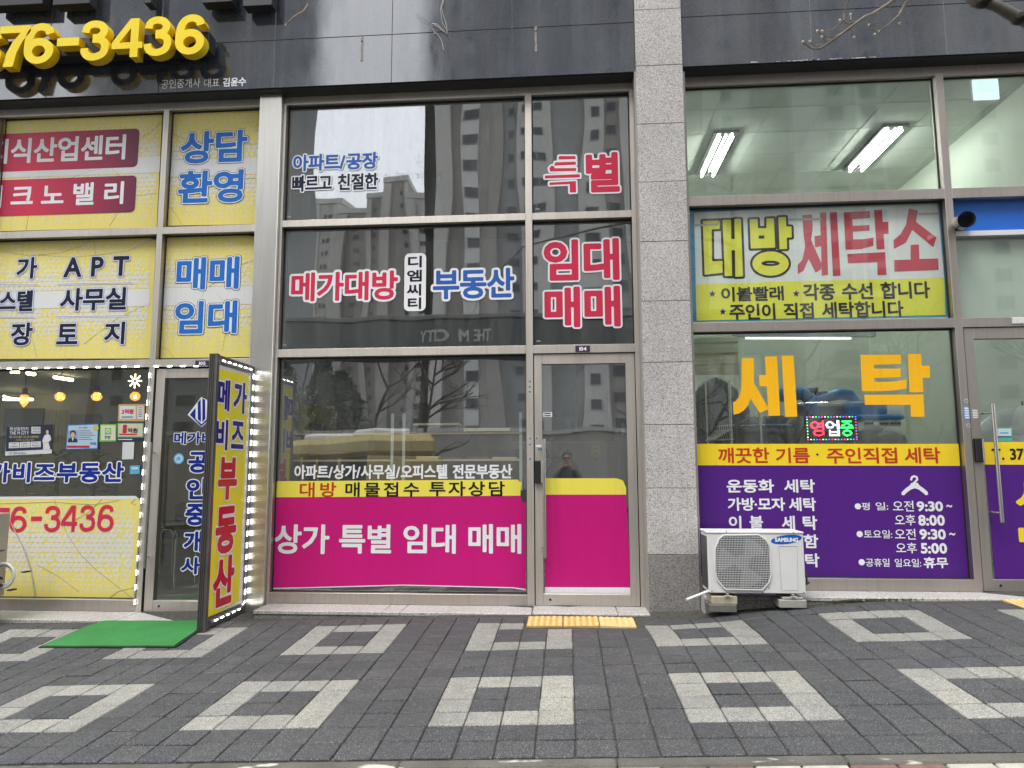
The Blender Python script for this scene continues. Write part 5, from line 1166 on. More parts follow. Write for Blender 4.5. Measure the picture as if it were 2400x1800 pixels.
for k, (z, x, y, l) in enumerate((('W', 885, 165, 'leftmost dry leaf at the foot of the laundry step'), ('W', 955, 160, 'curled dry leaf in the middle of the laundry step foot'), ('W', 985, 168, 'small dry leaf right of the curled one by the laundry step'), ('W', 1655, 160, 'dry leaf at the step foot near the laundry door'), ('W', 545, 200, 'brown leaf on the dark blocks between the two brick feet'), ('W', 465, 205, 'small brown leaf beside the left brick foot'), ('Y', 520, 115, 'pale dry leaf against the middle step'))):
    p = ground_pt(z, x, y, .006); m = MB(); a = random.uniform(0, 3.1); s_ = random.uniform(.014, .024); rows = []
    for i in range(5):
        t = i/4; w_ = math.sin(t*math.pi)*.42+.04
        for sgn in (-1, 0, 1): rows.append((p.x+s_*((t-.5)*2*math.cos(a)-sgn*w_*math.sin(a)), p.y+s_*((t-.5)*2*math.sin(a)+sgn*w_*math.cos(a)), p.z+.003+.006*abs(sgn)+.005*t*t))
    m.add(rows, [(i*3+j, i*3+j+1, i*3+j+4, i*3+j+3) for i in range(4) for j in range(2)]); o = m.build('fallen_leaf', LEAF, None); tag(o, l, 'leaf', 'dry leaves along the steps')
moss = MB()
for k in range(160):
    x = random.triangular(2.0, 2.95, 2.5); y = 6.30-abs(random.gauss(0, .012)); z = gz(x, y)+.006; s_ = random.uniform(.004, .010); moss.lathe([(s_, 0), (s_*.8, s_*.5), (s_*.2, s_*.8)], x, y, z, 6)
o = moss.build('moss', plain('moss_green', (.05, .065, .018), .95), None); tag(o, 'dark moss and dirt along the foot of the laundry step', 'moss', None, 'stuff')

# ------------------------------------------------------------------ vent pipe, wires, brackets, stains on the fascia
vp = thing('vent_pipe', 'short shiny metal exhaust pipe sticking out beside the blue board', 'vent pipe', (3.6, 6.5, 3.5))
c0 = PZ('I', [(1730, 172)], 6.68)[0]; c1 = PZ('I', [(1782, 145)], 6.42)[0]
CHR = steel('chrome_duct', (.7, .7, .68), .12)
m = MB(); dv = (c1-c0).normalized(); m.tube([c0-dv*.03, c1], .068, 28, False); m.tube([c0, c0+dv*.004, c1-dv*.008, c1], [.072, .070, .070, .072], 28, False); m.build('duct', CHR, vp, True)
m = MB(); m.tube([c1-dv*.14, c1-dv*.145], .066, 24); m.build('duct_interior', BLACK, vp)
WIR = plain('wire_pink', (.5, .40, .36), .5, var=0); WIR2 = plain('wire_white', (.55, .55, .52), .5, var=0)
for (ln, mt2, r_, l) in (([(972, -60), (970, 0), (957, 50), (964, 110), (990, 160), (993, 176), (966, 160), (930, 130), (906, 122), (914, 150), (940, 172), (962, 210), (973, 262)], WIR, .0028, 'pinkish loose wire dangling over the dark fascia'), ([(980, -60), (974, 10), (962, 40), (968, 70), (985, 120), (992, 170), (970, 158), (940, 128), (915, 124), (905, 128), (925, 170), (936, 172)], WIR2, .0024, 'white loose wire looped over the dark fascia'), ([(828, 70), (850, 92), (880, 110), (905, 124)], DARKM, .0016, 'thin black wire end on the fascia left of the white wires'), ([(990, 172), (1000, 190), (990, 230), (1000, 300), (1015, 350), (1016, 405)], DARKM, .0010, 'thin dark thread hanging down the fascia below the wires')):
    pts = PZ('K', ln, YS-.02); 
    for i, p in enumerate(pts): p.y -= .012*math.sin(i*1.1)
    o = MB(); o.tube(pts, r_, 6); o = o.build('loose_wire', mt2, None, True); tag(o, l, 'wire', 'loose wires on the fascia')
GLUE = plain('glue_residue', (.33, .31, .27), .8, var=.4, scale=60)
for x, y0, y1, l in ((551, 190, 318, 'left rusty strip of glue and screw on the fascia'), (1451, 138, 268, 'right grey strip of glue and screw on the fascia')):
    o = thing('fixing_residue', l, 'stain'); ORG[o.name] = Vector((0, 0, 0)); p0 = onY('K', x, y0, YS); p1 = onY('K', x, y1, YS); m = MB()
    pl_ = []; 
    for k in range(9): t = k/8; pl_.append((p0[0]+.011+random.uniform(-.004, .004), p0[1]+(p1[1]-p0[1])*t))
    for k in range(8, -1, -1): t = k/8; pl_.append((p0[0]-.011+random.uniform(-.004, .004), p0[1]+(p1[1]-p0[1])*t))
    m.extr(pl_, YS-.004, YS-.001); m.build('glue_strip', GLUE, o); m = MB(); m.lathe([(.006, -.008), (.009, -.004), (.009, 0)], p0[0], YS-.002, p0[1]-.05, 8, 'Y'); m.build('screw', DARKM, o)
o = MB(); WD = plain('white_efflorescence', (.6, .6, .6), .8, var=.3, scale=60)
for k in range(26):
    a, b = onY('H', random.uniform(390, 1210), 0, YS)[0], 0; zz = 5.134+random.uniform(0, .006); L = random.uniform(.015, .07); o.box(a, a+L, YS-.004, YS-.002, zz, zz+random.uniform(.003, .010))
o = o.build('mortar_smears', WD, None); tag(o, 'white mortar smears along the lower edge of the right fascia', 'stain', None, 'stuff')

# ------------------------------------------------------------------ inside the middle (empty) shop
EDGE = plain('glass_edge', (.70, .84, .82), .25, var=.05); SHW = plain('shelf_wood', (.80, .66, .42), .5, var=.15); SHD = plain('shelf_board_dark', (.16, .12, .08), .5, var=.2); PINE = plain('pale_board', (.88, .80, .60), .5, var=.1)
IG = glass_mat('cabinet_glass', (.86, .9, .88), .03, .0)
def shelfunit(x0p, x1p, label, rt_in):
    Y = 7.05; xa = onY('M', x0p, 760, Y)[0]; xb = onY('M', x1p, 760, Y)[0]; zt = onY('M', 1100, 476, Y)[1]
    t = thing('display_shelf', label, 'shelf', ((xa+xb)/2, Y, .13), 'glass display shelves in the empty shop')
    for x in (xa, xb-.028): box('glass_side', EDGE, t, x, x+.028, Y, Y+.012, .5, zt); box('side_pane', IG, t, x+.01, x+.018, Y+.012, Y+.40, .5, zt)
    for zz in (onY('M', 1600, 640, Y)[1], onY('M', 1600, 872, Y)[1], .85):
        box('shelf_board', SHD, t, xa+.03, xb-.03, Y+.014, Y+.40, zz-.018, zz); box('shelf_lip', SHW, t, xa+.03, xb-.03, Y+.001, Y+.013, zz-.017, zz+.002)
    box('cabinet_base', plain('cabinet_dark', (.05, .045, .04), .5), t, xa, xb, Y+.01, Y+.40, .12, .5); box('cabinet_back', MT['cabinet_dark'], t, xa, xb, Y+.401, Y+.41, .12, zt-.35)
shelfunit(-260, 1040, 'glass-sided wooden display shelf on the left, seen through the middle window', 0); shelfunit(1116, 2152, 'glass-sided wooden display shelf holding pale boards, right one in the middle window', 1)
for bx, l, d in (((1212, 560, 1605, 579), 'thin pale board lying high on the right display shelf', .25), ((1648, 602, 2048, 630), 'thick pale board lying on the right display shelf near the door', .25)):
    b4 = boxY('M', *bx, 7.09); o = box('wood_board', PINE, None, b4[0], b4[2], 7.08, 7.33, b4[1], b4[3], .002); tag(o, l, 'board', 'boards on the shelf')
zs = onY('M', 1600, 640, 7.05)[1]; b4 = boxY('M', 1225, 580, 1600, 628, 7.12); o = box('storage_box', plain('brown_card', (.18, .12, .07), .7), None, b4[0]+.01, b4[2]-.01, 7.12, 7.33, zs, b4[1]+.048, .002); tag(o, 'brown box under the thin pale board on the right display shelf', 'box')
for k, (a, b, c) in enumerate(((1240, 1430, 846), (1480, 1630, 856), (1680, 1865, 850), (1895, 2105, 852))):
    zz = onY('M', 1600, 872, 7.05)[1]; b4 = boxY('M', a, c, b, 866, 7.1); o = box('flat_tray', (SHW, SHD, SHD, SHW)[k], None, b4[0], b4[2], 7.08, 7.3, zz, max(zz+.01, b4[3]), .002); tag(o, ('leftmost yellowish', 'second dark', 'third dark', 'rightmost pale')[k]+' flat tray on the lower board of the right display shelf', 'tray')
pst = thing('wall_poster', 'yellow poster with dark picture on the left wall inside the middle shop', 'poster', (-2.74, 7.6, 1.8)); box('poster_sheet', plain('poster_lemon', (.45, .42, .12), .6), pst, -2.748, -2.744, 7.15, 8.3, 1.0, 2.05); box('printed_picture', plain('poster_grey', (.16, .18, .2), .6), pst, -2.744, -2.742, 7.45, 8.0, 1.45, 1.85); box('printed_patch', plain('poster_redpatch', (.4, .05, .04), .6), pst, -2.744, -2.742, 7.4, 8.1, 1.03, 1.25)
# partition at the back seen through the door
pt = thing('glazed_partition', 'pale partition with dark glazed upper part inside the middle door', 'partition', (0, 9, 0)); YY = 9.2
def nb(bx, mat, name, dy=0, th=.05): b4 = boxY('N', *bx, YY); return box(name, mat, pt, b4[0], b4[2], YY+dy, YY+dy+th, b4[1], b4[3])
LG_ = plain('partition_grey', (.40, .42, .42), .6); nb((-200, 1128, 1030, 1800), LG_, 'lower_panel'); nb((-200, 1112, 1030, 1130), plain('partition_rail', (.6, .6, .56), .5), 'rail', -.01); nb((-200, 985, 1030, 1112), plain('partition_mid', (.14, .15, .14), .6), 'mid_panel')
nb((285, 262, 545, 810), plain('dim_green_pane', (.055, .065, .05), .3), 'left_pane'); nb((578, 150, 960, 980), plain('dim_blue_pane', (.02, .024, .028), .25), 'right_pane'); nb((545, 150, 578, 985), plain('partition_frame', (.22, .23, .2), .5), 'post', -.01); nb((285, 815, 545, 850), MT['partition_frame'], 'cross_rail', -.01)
ny = thing('paper_notice', 'yellow notice on the pale partition inside the middle door', 'notice', (0, 9, 1)); b4 = boxY('N', 756, 1142, 868, 1275, YY-.03); box('sheet', plain('notice_yellow', (.55, .42, .08), .6), ny, b4[0], b4[2], YY-.006, YY-.003, b4[1], b4[3])
for k in range(3): box('print_line', F_INK, ny, b4[0]+.03, b4[2]-.03, YY-.008, YY-.0065, b4[3]-.06-k*.07, b4[3]-.05-k*.07)
cs = thing('coat_stand', 'dark coat stand with a navy coat inside the middle door', 'coat stand', (0, 8.4, .12)); cx, cz = onY('N', 292, 1090, 8.4)
m = MB(); m.tube([(cx, 8.4, .12), (cx, 8.4, cz)], .02, 8); m.lathe([(.03, -.03), (.035, 0), (.01, .03)], cx, 8.4, cz, 10)
for k in range(6): a = k*1.047; m.tube([(cx, 8.4, cz-.22), (cx+.1*math.cos(a), 8.4+.1*math.sin(a), cz-.20), (cx+.17*math.cos(a), 8.4+.17*math.sin(a), cz-.10)], .009, 6)
for k in range(4): a = k*1.57+.4; m.tube([(cx, 8.4, .3), (cx+.2*math.cos(a), 8.4+.2*math.sin(a), .13)], .015, 6)
m.build('stand', plain('dark_wood', (.03, .02, .015), .5), cs, True)
ct = thing('hanging_coat', 'navy coat hanging on the coat stand inside the middle door', 'coat', (cx, 8.4, 1)); m = MB(); m.lathe([(.05, .0), (.16, -.08), (.22, -.22), (.24, -.5), (.26, -.75), (.25, -.76)], cx+.12, 8.38, cz-.2, 20, sy=.45); m.build('cloth', plain('navy_cloth', (.015, .02, .05), .9, var=.4, scale=8), ct, True)
bd = thing('door_closer_box', 'black oval device on the right side of the middle door glass', 'door device', (.5, 6.7, 1.6)); b4 = boxY('N', 1108, 880, 1170, 1055, 6.69); m = MB(); m.extr(rrect(b4[0], b4[1], b4[2], b4[3], .012), 6.678, 6.70); m.build('device_body', BLACK, bd); m = MB(); m.extr(rrect(b4[0]+.008, b4[1]+.01, b4[2]-.006, b4[3]-.01, .008), 6.6775, 6.678); m.build('device_face', plain('device_grey', (.12, .15, .17), .3), bd)

# ------------------------------------------------------------------ inside the left agency
TUBW = emis('ceiling_tube', (1, .86, .5), 9)
def tube_light(z, a, b, zc, label, Y=None, em=None):
    p = []
    for q in (a, b):
        r = ray(z, *q); t = (zc-EYE)/r.z if Y is None else Y/r.y; p.append(r*t+Vector((0, 0, EYE)))
    o = thing('ceiling_tube_light', label, 'ceiling light', tuple(p[0])); m = MB(); m.tube(p, .022, 8); m.build('glowing_tube', em or TUBW, o); m = MB(); d = Vector((0, 0, .04)); m.tube([p[0]+d, p[1]+d], .03, 4); m.build('housing', WHITE, o)
    return p
tube_light('P', (148, 188), (282, 196), 2.70, 'short warm tube light, upper left in the left window'); tube_light('P', (388, 213), (500, 229), 2.70, 'short warm tube light right of the first one in the left window'); tube_light('P', (782, 270), (1044, 312), 2.70, 'long warm tube light above the second bulb in the left window')
tube_light('P', (50, 548), (250, 572), 0, 'upper one of two level warm tubes behind the star bulb', 11.8); tube_light('P', (50, 590), (470, 590), 0, 'lower one of two level warm tubes behind the star bulb', 11.8)
cu = thing('window_blind', 'pale yellow vertical blind at the back of the left agency', 'blind', (-6, 11, 1)); b4 = boxY('P', 590, 745, 970, 1215, 11.4); n_s = 16
for k in range(n_s):
    x = b4[0]+(b4[2]-b4[0])*k/n_s; o = box('blind_slat', plain('blind_cream', (.62, .56, .34), .7, var=.1), cu, x+.004, x+(b4[2]-b4[0])/n_s-.006, 11.4+.02*(k % 2), 11.41+.02*(k % 2), b4[1], b4[3])
pt2 = thing('glass_partition', 'grey board partition behind the posters in the left agency', 'partition', (-6, 9, 1)); 
for bx in ((40, 720, 590, 1420), (985, 800, 1425, 1500)):
    b4 = boxY('P', *bx, 8.3); box('panel', plain('board_grey', (.13, .145, .15), .6), pt2, b4[0], b4[2], 8.3, 8.34, b4[1], b4[3])
PGREEN = plain('rubber_leaf', (.07, .16, .045), .28, var=.3, scale=12); PSTEM = plain('plant_stem', (.10, .07, .04), .8); POT = plain('pot_white', (.4, .38, .34), .5)
def leaf(mb, c, d, upv, L, W):
    d = d.normalized(); s = d.cross(upv).normalized(); n = s.cross(d); rows = []
    for i in range(7):
        t = i/6; w_ = W*math.sin(math.pi*min(1, t*.94+.04))**.8; q = c+d*L*t-n*(L*.25*t*t)
        rows += [q-s*w_+n*w_*.25, q, q+s*w_+n*w_*.25]
    mb.add(rows, [(i*3+j, i*3+j+1, i*3+j+4, i*3+j+3) for i in range(6) for j in range(2)])
def plant(px, py, label, seed, n=16):
    rnd = random.Random(seed); Y = 7.35; c = PZ('C', [(px, py)], Y)[0]; t = thing('rubber_plant', label, 'potted plant', (c.x, Y, .03), 'potted plants behind the blue lettering')
    m = MB(); m.lathe([(.11, 0), (.15, .3), (.16, .32)], c.x, Y, .03, 16); m.build('pot', POT, t, True); m = MB()
    m.tube([(c.x, Y, .3), (c.x+.03, Y, .7), (c.x-.02, Y, c.z)], .022, 7); m.build('stem', PSTEM, t, True); 
    for k in range(n):
        a = rnd.random()*6.28; h = rnd.uniform(-.38, .05); d = Vector((math.cos(a), math.sin(a)*.6, rnd.uniform(.0, .7))); m = MB(); leaf(m, Vector((c.x, Y, c.z+h)), d, Vector((0, 0, 1)), rnd.uniform(.17, .30), rnd.uniform(.035, .055)); m.build('leaf', PGREEN, t, True)
plant(345, 640, 'broad-leaved plant left of centre behind the blue lettering', 3, 18); plant(560, 640, 'broad-leaved plant in the middle behind the blue lettering', 4, 20); plant(690, 660, 'broad-leaved plant with reddish leaf behind the end of the blue lettering', 6, 14); plant(160, 700, 'low plant on the far left behind the blue lettering', 9, 10)
ch = thing('office_chair', 'dark meeting chair with metal legs seen through the left shop door', 'chair', (-4, 8, 0)); b4 = boxY('C', 975, 905, 1130, 1060, 8.0)
m = MB(); m.extr(rrect(b4[0], b4[1]+.05, b4[2], b4[3], .06), 8.2, 8.24); m.build('backrest', plain('chair_black', (.02, .02, .022), .6), ch); m = MB(); m.box(b4[0], b4[2], 7.75, 8.2, b4[1]-.08, b4[1]-.02, .02); m.build('seat', MT['chair_black'], ch)
for x in (b4[0]+.03, b4[2]-.03):
    m = MB(); m.tube([(x, 8.2, b4[1]), (x, 8.2, .05)], .012, 8); m.build('leg', STEEL, ch, True); m = MB(); m.tube([(x, 7.78, b4[1]-.05), (x, 7.76, .05)], .012, 8); m.build('leg', STEEL, ch, True)
stt = thing('metal_side_rack', 'grey curved metal rack low behind the left shop door glass', 'rack', (-4, 7.4, 0)); c = PZ('C', [(950, 1060), (1010, 1320)], 7.4)
for dx in (0, .14): m = MB(); m.tube([(c[0].x+dx, 7.4, c[1].z), (c[0].x+dx, 7.4, c[0].z-.04), (c[0].x+dx+.03, 7.4, c[0].z), (c[1].x-.03+dx*.3, 7.4, c[0].z), (c[1].x+dx*.3, 7.4, c[0].z-.05), (c[1].x+dx*.3, 7.4, c[1].z)], .009, 7); m.build('rack_tube', STEEL, stt, True)

# ------------------------------------------------------------------ inside the laundry
FLU = emis('fluorescent_tube', (.93, 1, .96), 36)
for k, (x, l) in enumerate(((1.93, 'twin fluorescent ceiling light, left one in the top laundry window'), (3.86, 'twin fluorescent ceiling light, right one in the top laundry window'), (1.93, 'added unseen twin fluorescent light deep inside behind the banner, left'), (3.86, 'added unseen twin fluorescent light deep inside behind the banner, right'))):
    dy_ = (0, 0, 2.5, 2.5)[k]; ln_ = 1.22 if k < 2 else .85  # the deep pair is added out of view to brighten the room
    t = thing('fluorescent_light', l, 'ceiling light', (x, 8.8, 5.3), 'fluorescent ceiling lights')
    box('housing', plain('lamp_housing', (.30, .31, .30), .14, 1.0, var=0), t, x-.15, x+.15, 8.2+dy_, 8.2+dy_+ln_, 5.275, 5.318, .003)
    for dx in (-.075, .075): m = MB(); m.tube([(x+dx, 8.24+dy_, 5.25), (x+dx, 8.16+dy_+ln_, 5.25)], .0135, 10); m.build('lamp_tube', FLU, t)
    m = MB(); m.tube([(x, 8.2+dy_, 5.26), (x, 8.2+dy_+ln_, 5.26)], .006, 5); m.build('reflector_ridge', CHR, t)
q4 = boxY('S', 2282, 184, 2341, 232, 7.2); t = thing('reflection_panel', 'small square glowing panel standing in for a reflection, behind the pane above the laundry door', 'ceiling light', (q4[0], 7.2, 5.1))  # glowing box added in place of a pale square reflection
box('panel_glow', emis('panel_glow', (.72, .95, .92), .55), t, q4[0], q4[2], 7.2, 7.22, q4[1], q4[3]); box('panel_frame', WHITE, t, q4[0]-.01, q4[2]+.01, 7.221, 7.26, q4[1]-.01, q4[3]+.01); box('bracket', DARKM, t, q4[0]+.02, q4[2]-.02, 7.21, 7.26, q4[3]+.011, 5.31)
# ceiling tile joints
CJ = plain('ceiling_joint', (.52, .56, .50), .8)
for k in range(7): box('ceiling_joint', CJ, bld, 1.1+k*.6, 1.106+k*.6, 6.8, 11.6, 5.316, 5.319)
for k in range(9): box('ceiling_joint', CJ, bld, .98, 4.8, 7.1+k*.6, 7.106+k*.6, 5.3155, 5.3185)
tl = PZ('L', [(430, 100), (1900, 95)], 9.2); t = thing('low_tube_light', 'long level lamp under the crossbar at the top of the lower laundry window', 'lamp', tuple(tl[0])); m = MB(); m.tube(tl, .06, 4); m.build('housing', WHITE, t); m = MB(); m.tube([p-Vector((0, .03, .065)) for p in (tl[0]+Vector((.15, 0, 0)), tl[1]-Vector((.3, 0, 0)))], .012, 8); m.build('lamp_tube', emis('dim_tube', (.95, 1, .95), .9), t)
rb = thing('roller_blind', 'beige roman blind hanging at the left inside the laundry window', 'blind', (1.3, 7, 2)); b4 = boxY('L', -60, 130, 492, 522, 7.6)
for k in range(7): zz = b4[3]-(b4[3]-b4[1])*k/7; box('blind_fold', plain('blind_beige', (.80, .74, .50), .8, var=.12), rb, b4[0], b4[2], 7.6+.01*(k % 2), 7.62+.01*(k % 2), zz-(b4[3]-b4[1])/7, zz-.003, .002)
BW = plain('garment_dark', (.028, .028, .032), .8, var=.5, scale=5); BW2 = plain('garment_brown', (.07, .055, .042), .8, var=.4, scale=6); BW3 = plain('garment_blue', (.03, .05, .11), .8, var=.4, scale=6); BW4 = plain('garment_grey', (.16, .16, .16), .8, var=.4, scale=6)
PLAS, n_, b_ = newmat('clear_plastic'); b_.inputs['Base Color'].default_value = (.8, .82, .82, 1); b_.inputs['Roughness'].default_value = .12; b_.inputs['Alpha'].default_value = .16; b_.inputs['Specular IOR Level'].default_value = .9
bump(n_, b_, noise(n_, 26, 3, (1, 1, .35)), 1, .03)
def garment(x, y, zt, w_, L, mat, label, seed, plastic=True):
    rnd = random.Random(seed); t = thing('hanging_garment', label, 'garment', (x, y, zt), 'garments hanging in the laundry'); m = MB(); N = 22; vs = []
    prof = [(0, .16), (-.03, .5), (-.10, .95), (-.3, 1), (-.6, 1.04), (-1, 1.08)]; ph = rnd.random()*6
    for h, q in prof:
        for k in range(N):
            a = 2*math.pi*k/N; f = 1+.16*math.sin(a*5+ph+h*3)*min(1, -h*3); vs.append((x+w_*q*math.cos(a)*f, y+.07*math.sin(a)*f*(1+.4*q), zt+h*L))
    m.add(vs, [(i*N+k, i*N+(k+1) % N, (i+1)*N+(k+1) % N, (i+1)*N+k) for i in range(len(prof)-1) for k in range(N)]); m.build('cloth', mat, t, True)
    if plastic:
        c = Vector((x, y, zt)); m = MB(); m.add([tuple(c+(Vector(v)-c)*1.06+Vector((0, 0, .02))) for v in vs], [(i*N+k, i*N+(k+1) % N, (i+1)*N+(k+1) % N, (i+1)*N+k) for i in range(len(prof)-1) for k in range(N)]); m.build('plastic_cover', PLAS, t, True)
    m = MB(); m.tube([(x-w_*.5, y, zt), (x, y, zt+.05), (x, y, zt+.09), (x+.02, y, zt+.115), (x, y, zt+.135)], .004, 5); m.build('hanger', WIR2, t)
def LX(x, y, Y): return onY('L', x, y, Y)
for k, (px, py, Y, w_, L, mt2, l) in enumerate(((250, 560, 8.3, .20, 1.1, BW, 'black clothes in shiny plastic at the left behind the laundry glass'), (330, 600, 8.6, .17, 1.0, BW2, 'brown clothes in plastic behind the steel pole in the laundry'), (190, 620, 8.9, .2, 1.1, BW, 'dark clothes at the far left back of the laundry'), (640, 960, 8.0, .16, .7, BW4, 'grey clothes in plastic under the first golden letter'), (760, 960, 8.2, .17, .8, BW, 'black clothes bundled right of the grey ones under the golden letter'), (880, 930, 8.0, .15, .8, BW3, 'navy clothes on the round rack in the laundry'), (960, 960, 8.1, .14, .8, BW2, 'brown clothes on the right side of the round rack'), (1090, 960, 7.9, .13, .8, BW4, 'pale plastic covered clothes left of the LED sign'), (1900, 1060, 8.6, .2, .6, BW4, 'grey ribbed clothes right of the LED sign'), (2060, 1110, 8.4, .16, .5, BW4, 'pale clothes at the right end of the laundry window'), (420, 780, 8.9, .2, .9, BW2, 'brown coat behind the first golden letter'))):
    a, b = LX(px, py, Y); garment(a, Y, b, w_, L, mt2, l, k)
for px, l in ((390, 'steel pole left of the first golden letter'), (712, 'steel pole under the first golden letter, in the middle of the round rack'), (145, 'thin steel pole at the far left of the laundry window')):
    a, b = LX(px, 500 if px != 712 else 900, 7.9); o = MB(); o.tube([(a, 7.9, .3), (a, 7.9, b if px == 712 else 2.3)], .017 if px != 145 else .009, 10); o = o.build('steel_pole', CHR, None, True); tag(o, l, 'pole')
rr_ = thing('round_rack', 'round chrome garment rack ring in the laundry', 'rack', (1.9, 7.9, 1.4)); a, b = LX(765, 1058, 7.9); m = MB(); m.tube([(a+.30*math.cos(t_*math.pi/16), 7.9+.30*math.sin(t_*math.pi/16), b) for t_ in range(33)], .008, 6); m.build('ring', CHR, rr_, True); m = MB(); m.tube([(a-.3, 7.9, b), (a+.3, 7.9, b)], .006, 6); m.build('cross_tube', CHR, rr_)
a, b = LX(1100, 820, 8.4); c_2 = LX(1800, 795, 8.4); o = MB(); o.tube([(a, 8.4, b), (c_2[0], 8.4, c_2[1])], .006, 6); o = o.build('hanging_rail', CHR, None); tag(o, 'thin level rail crossing between the two golden letters', 'rail')
hgs = []
for k in range(9):
    a, b = LX(250+k*22, 1100+k*-2, 7.35); t = thing('wire_hanger', ('leftmost', 'second', 'third', 'fourth', 'middle', 'sixth', 'seventh', 'eighth', 'rightmost')[k]+' white wire hanger of the row below the first golden letter', 'hanger', (a, 7.35, b), 'wire hangers in a row'); m = MB()
    m.tube([(a+.015, 7.32, b+.03), (a+.01, 7.34, b+.045), (a-.005, 7.35, b+.04), (a, 7.35, b), (a-.12-.01*k, 7.25, b-.11), (a+.05, 7.5, b-.10), (a, 7.35, b)], .0035, 5); m.build('wire', WIR2, t)
PB = plain('press_blue', (.02, .22, .58), .35, var=.1); PG2 = plain('press_grey', (.30, .31, .28), .5)
pr = thing('ironing_press', 'blue and grey ironing press machine behind the glass between the golden letters', 'machine', (2.6, 8.6, .3)); Yp = 8.7
def LP(l): return [(LX(a, b, Yp)[0], Yp, LX(a, b, Yp)[1]) for a, b in l]
m = MB(); m.tube(LP([(925, 790), (940, 725), (1100, 712), (1180, 730), (1230, 800), (1280, 930)]), [.07, .08, .085, .08, .075, .06], 12); m.build('upper_arm', PB, pr, True)
m = MB(); m.tube(LP([(1240, 790), (1400, 760), (1540, 720), (1640, 735), (1720, 810)]), [.05, .06, .07, .07, .05], 12); m.build('press_head', PB, pr, True)
m = MB(); p = LP([(1590, 800), (2010, 960)]); m.box(p[0][0], p[1][0], Yp-.1, Yp+.3, p[1][2], p[0][2], .03); m.build('tank', PB, pr)
m = MB(); p = LP([(1480, 945), (2165, 995)]); m.box(p[0][0], p[1][0], Yp-.15, Yp+.3, p[1][2], p[0][2], .02); m.build('table_top', PB, pr)
m = MB(); p = LP([(1100, 780), (1720, 1250)]); m.box(p[0][0], p[1][0], Yp+.05, Yp+.4, .3, p[0][2]-.05, .03); m.build('machine_body', PG2, pr)
m = MB(); m.tube(LP([(1160, 710), (1230, 690), (1300, 680), (1290, 730), (1410, 725)]), .04, 8); m.build('folded_cloth', BW3, pr, True)
for x0_, x1_ in ((1740, 1830), (1890, 2110)):
    p = LP([(x0_, 1010), (x1_, 1065)])
    m = MB(); m.box(p[0][0], p[1][0], Yp-.16, Yp-.13, p[1][2], p[0][2]); m.build('vent_strip', plain('vent_ivory', (.5, .5, .42), .5), pr)
    m = MB(); n9 = 5 if x0_ < 1800 else 10
    for k in range(n9): x = p[0][0]+(p[1][0]-p[0][0])*(k+.5)/n9; m.box(x-.008, x+.008, Yp-.163, Yp-.161, p[1][2]+.02, p[0][2]-.02)
    m.build('vent_slots', BLACK, pr)
# LED open sign
ls = thing('led_sign', 'lit LED sign with red, white and green Korean letters and dotted border', 'LED sign', (2.4, 6.8, 1.7)); Yl = 6.76
b4 = boxY('L', 1185, 940, 1732, 1215, Yl); box('sign_board', BLACK, ls, b4[0], b4[2], Yl, Yl+.03, b4[1], b4[3], .002)
cols = {'r': emis('led_red', (1, .02, .05), 2.6), 'w': emis('led_w', (.7, .8, 1), 1.6), 'g': emis('led_green', (.03, 1, .14), 1.8), 'b': emis('led_blue', (.05, .10, 1), 3.5)}
def leddots(pts, mat, name):
    m = MB()
    for a, b in pts: m.box(a-.0035, a+.0035, Yl-.003, Yl-.0005, b-.0035, b+.0035)
    o = m.build(name, mat, ls); o['kind'] = 'stuff'
for chh, bx, c in (('영', (1238, 1000, 1376, 1158), 'r'), ('업', (1398, 1000, 1532, 1155), 'w'), ('중', (1552, 998, 1678, 1158), 'g')):
    q4 = boxY('L', *bx, Yl); sg_ = layout(chh)[0]; lo = sg_.reshape(-1, 2).min(0); hi = sg_.reshape(-1, 2).max(0)
    s9 = (sg_-lo)*np.array([(q4[2]-q4[0])/(hi[0]-lo[0]), (q4[3]-q4[1])/(hi[1]-lo[1])])+np.array([q4[0], q4[1]])
    gx = np.arange(q4[0], q4[2]+.005, .0072); gz_ = np.arange(q4[1], q4[3]+.005, .0072); V = sdf(s9, gx, gz_)
    leddots([(gx[i], gz_[j]) for j in range(len(gz_)) for i in range(len(gx)) if V[j, i] > -.0015], cols[c], 'led_letter')
bpts = {'r': [], 'w': [], 'g': [], 'b': []}; seqc = 'rbgr'
xs_ = np.linspace(b4[0]+.018, b4[2]-.018, 17); k9 = 0
for x in xs_:
    for zz in (b4[1]+.018, b4[3]-.018): bpts['rbgw'[k9 % 4]].append((x, zz)); k9 += 1
    k9 += 1
for zz in np.linspace(b4[1]+.04, b4[3]-.04, 7):
    for x in (xs_[0], xs_[-1]): bpts['bgrw'[k9 % 4]].append((x, zz)); k9 += 1
for c, p in bpts.items():
    m = MB()
    for a, b in p: m.add([(a-.006, Yl-.003, b-.006), (a-.006, Yl-.003, b+.006), (a+.006, Yl-.003, b+.002)], [(0, 1, 2)]); m.box(a-.004, a+.004, Yl-.003, Yl-.0005, b-.004, b+.004)
    o = m.build('border_leds', cols[c], ls); o['kind'] = 'stuff'
um = thing('open_umbrella', 'white open umbrella leaning inside behind the laundry door glass', 'umbrella', (4.3, 7.6, 1.3)); uc = PZ('Q', [(930, 1420)], 7.6)[0]
UM = plain('umbrella_white', (.62, .64, .64), .6); UM2 = plain('umbrella_grey', (.38, .40, .40), .6)
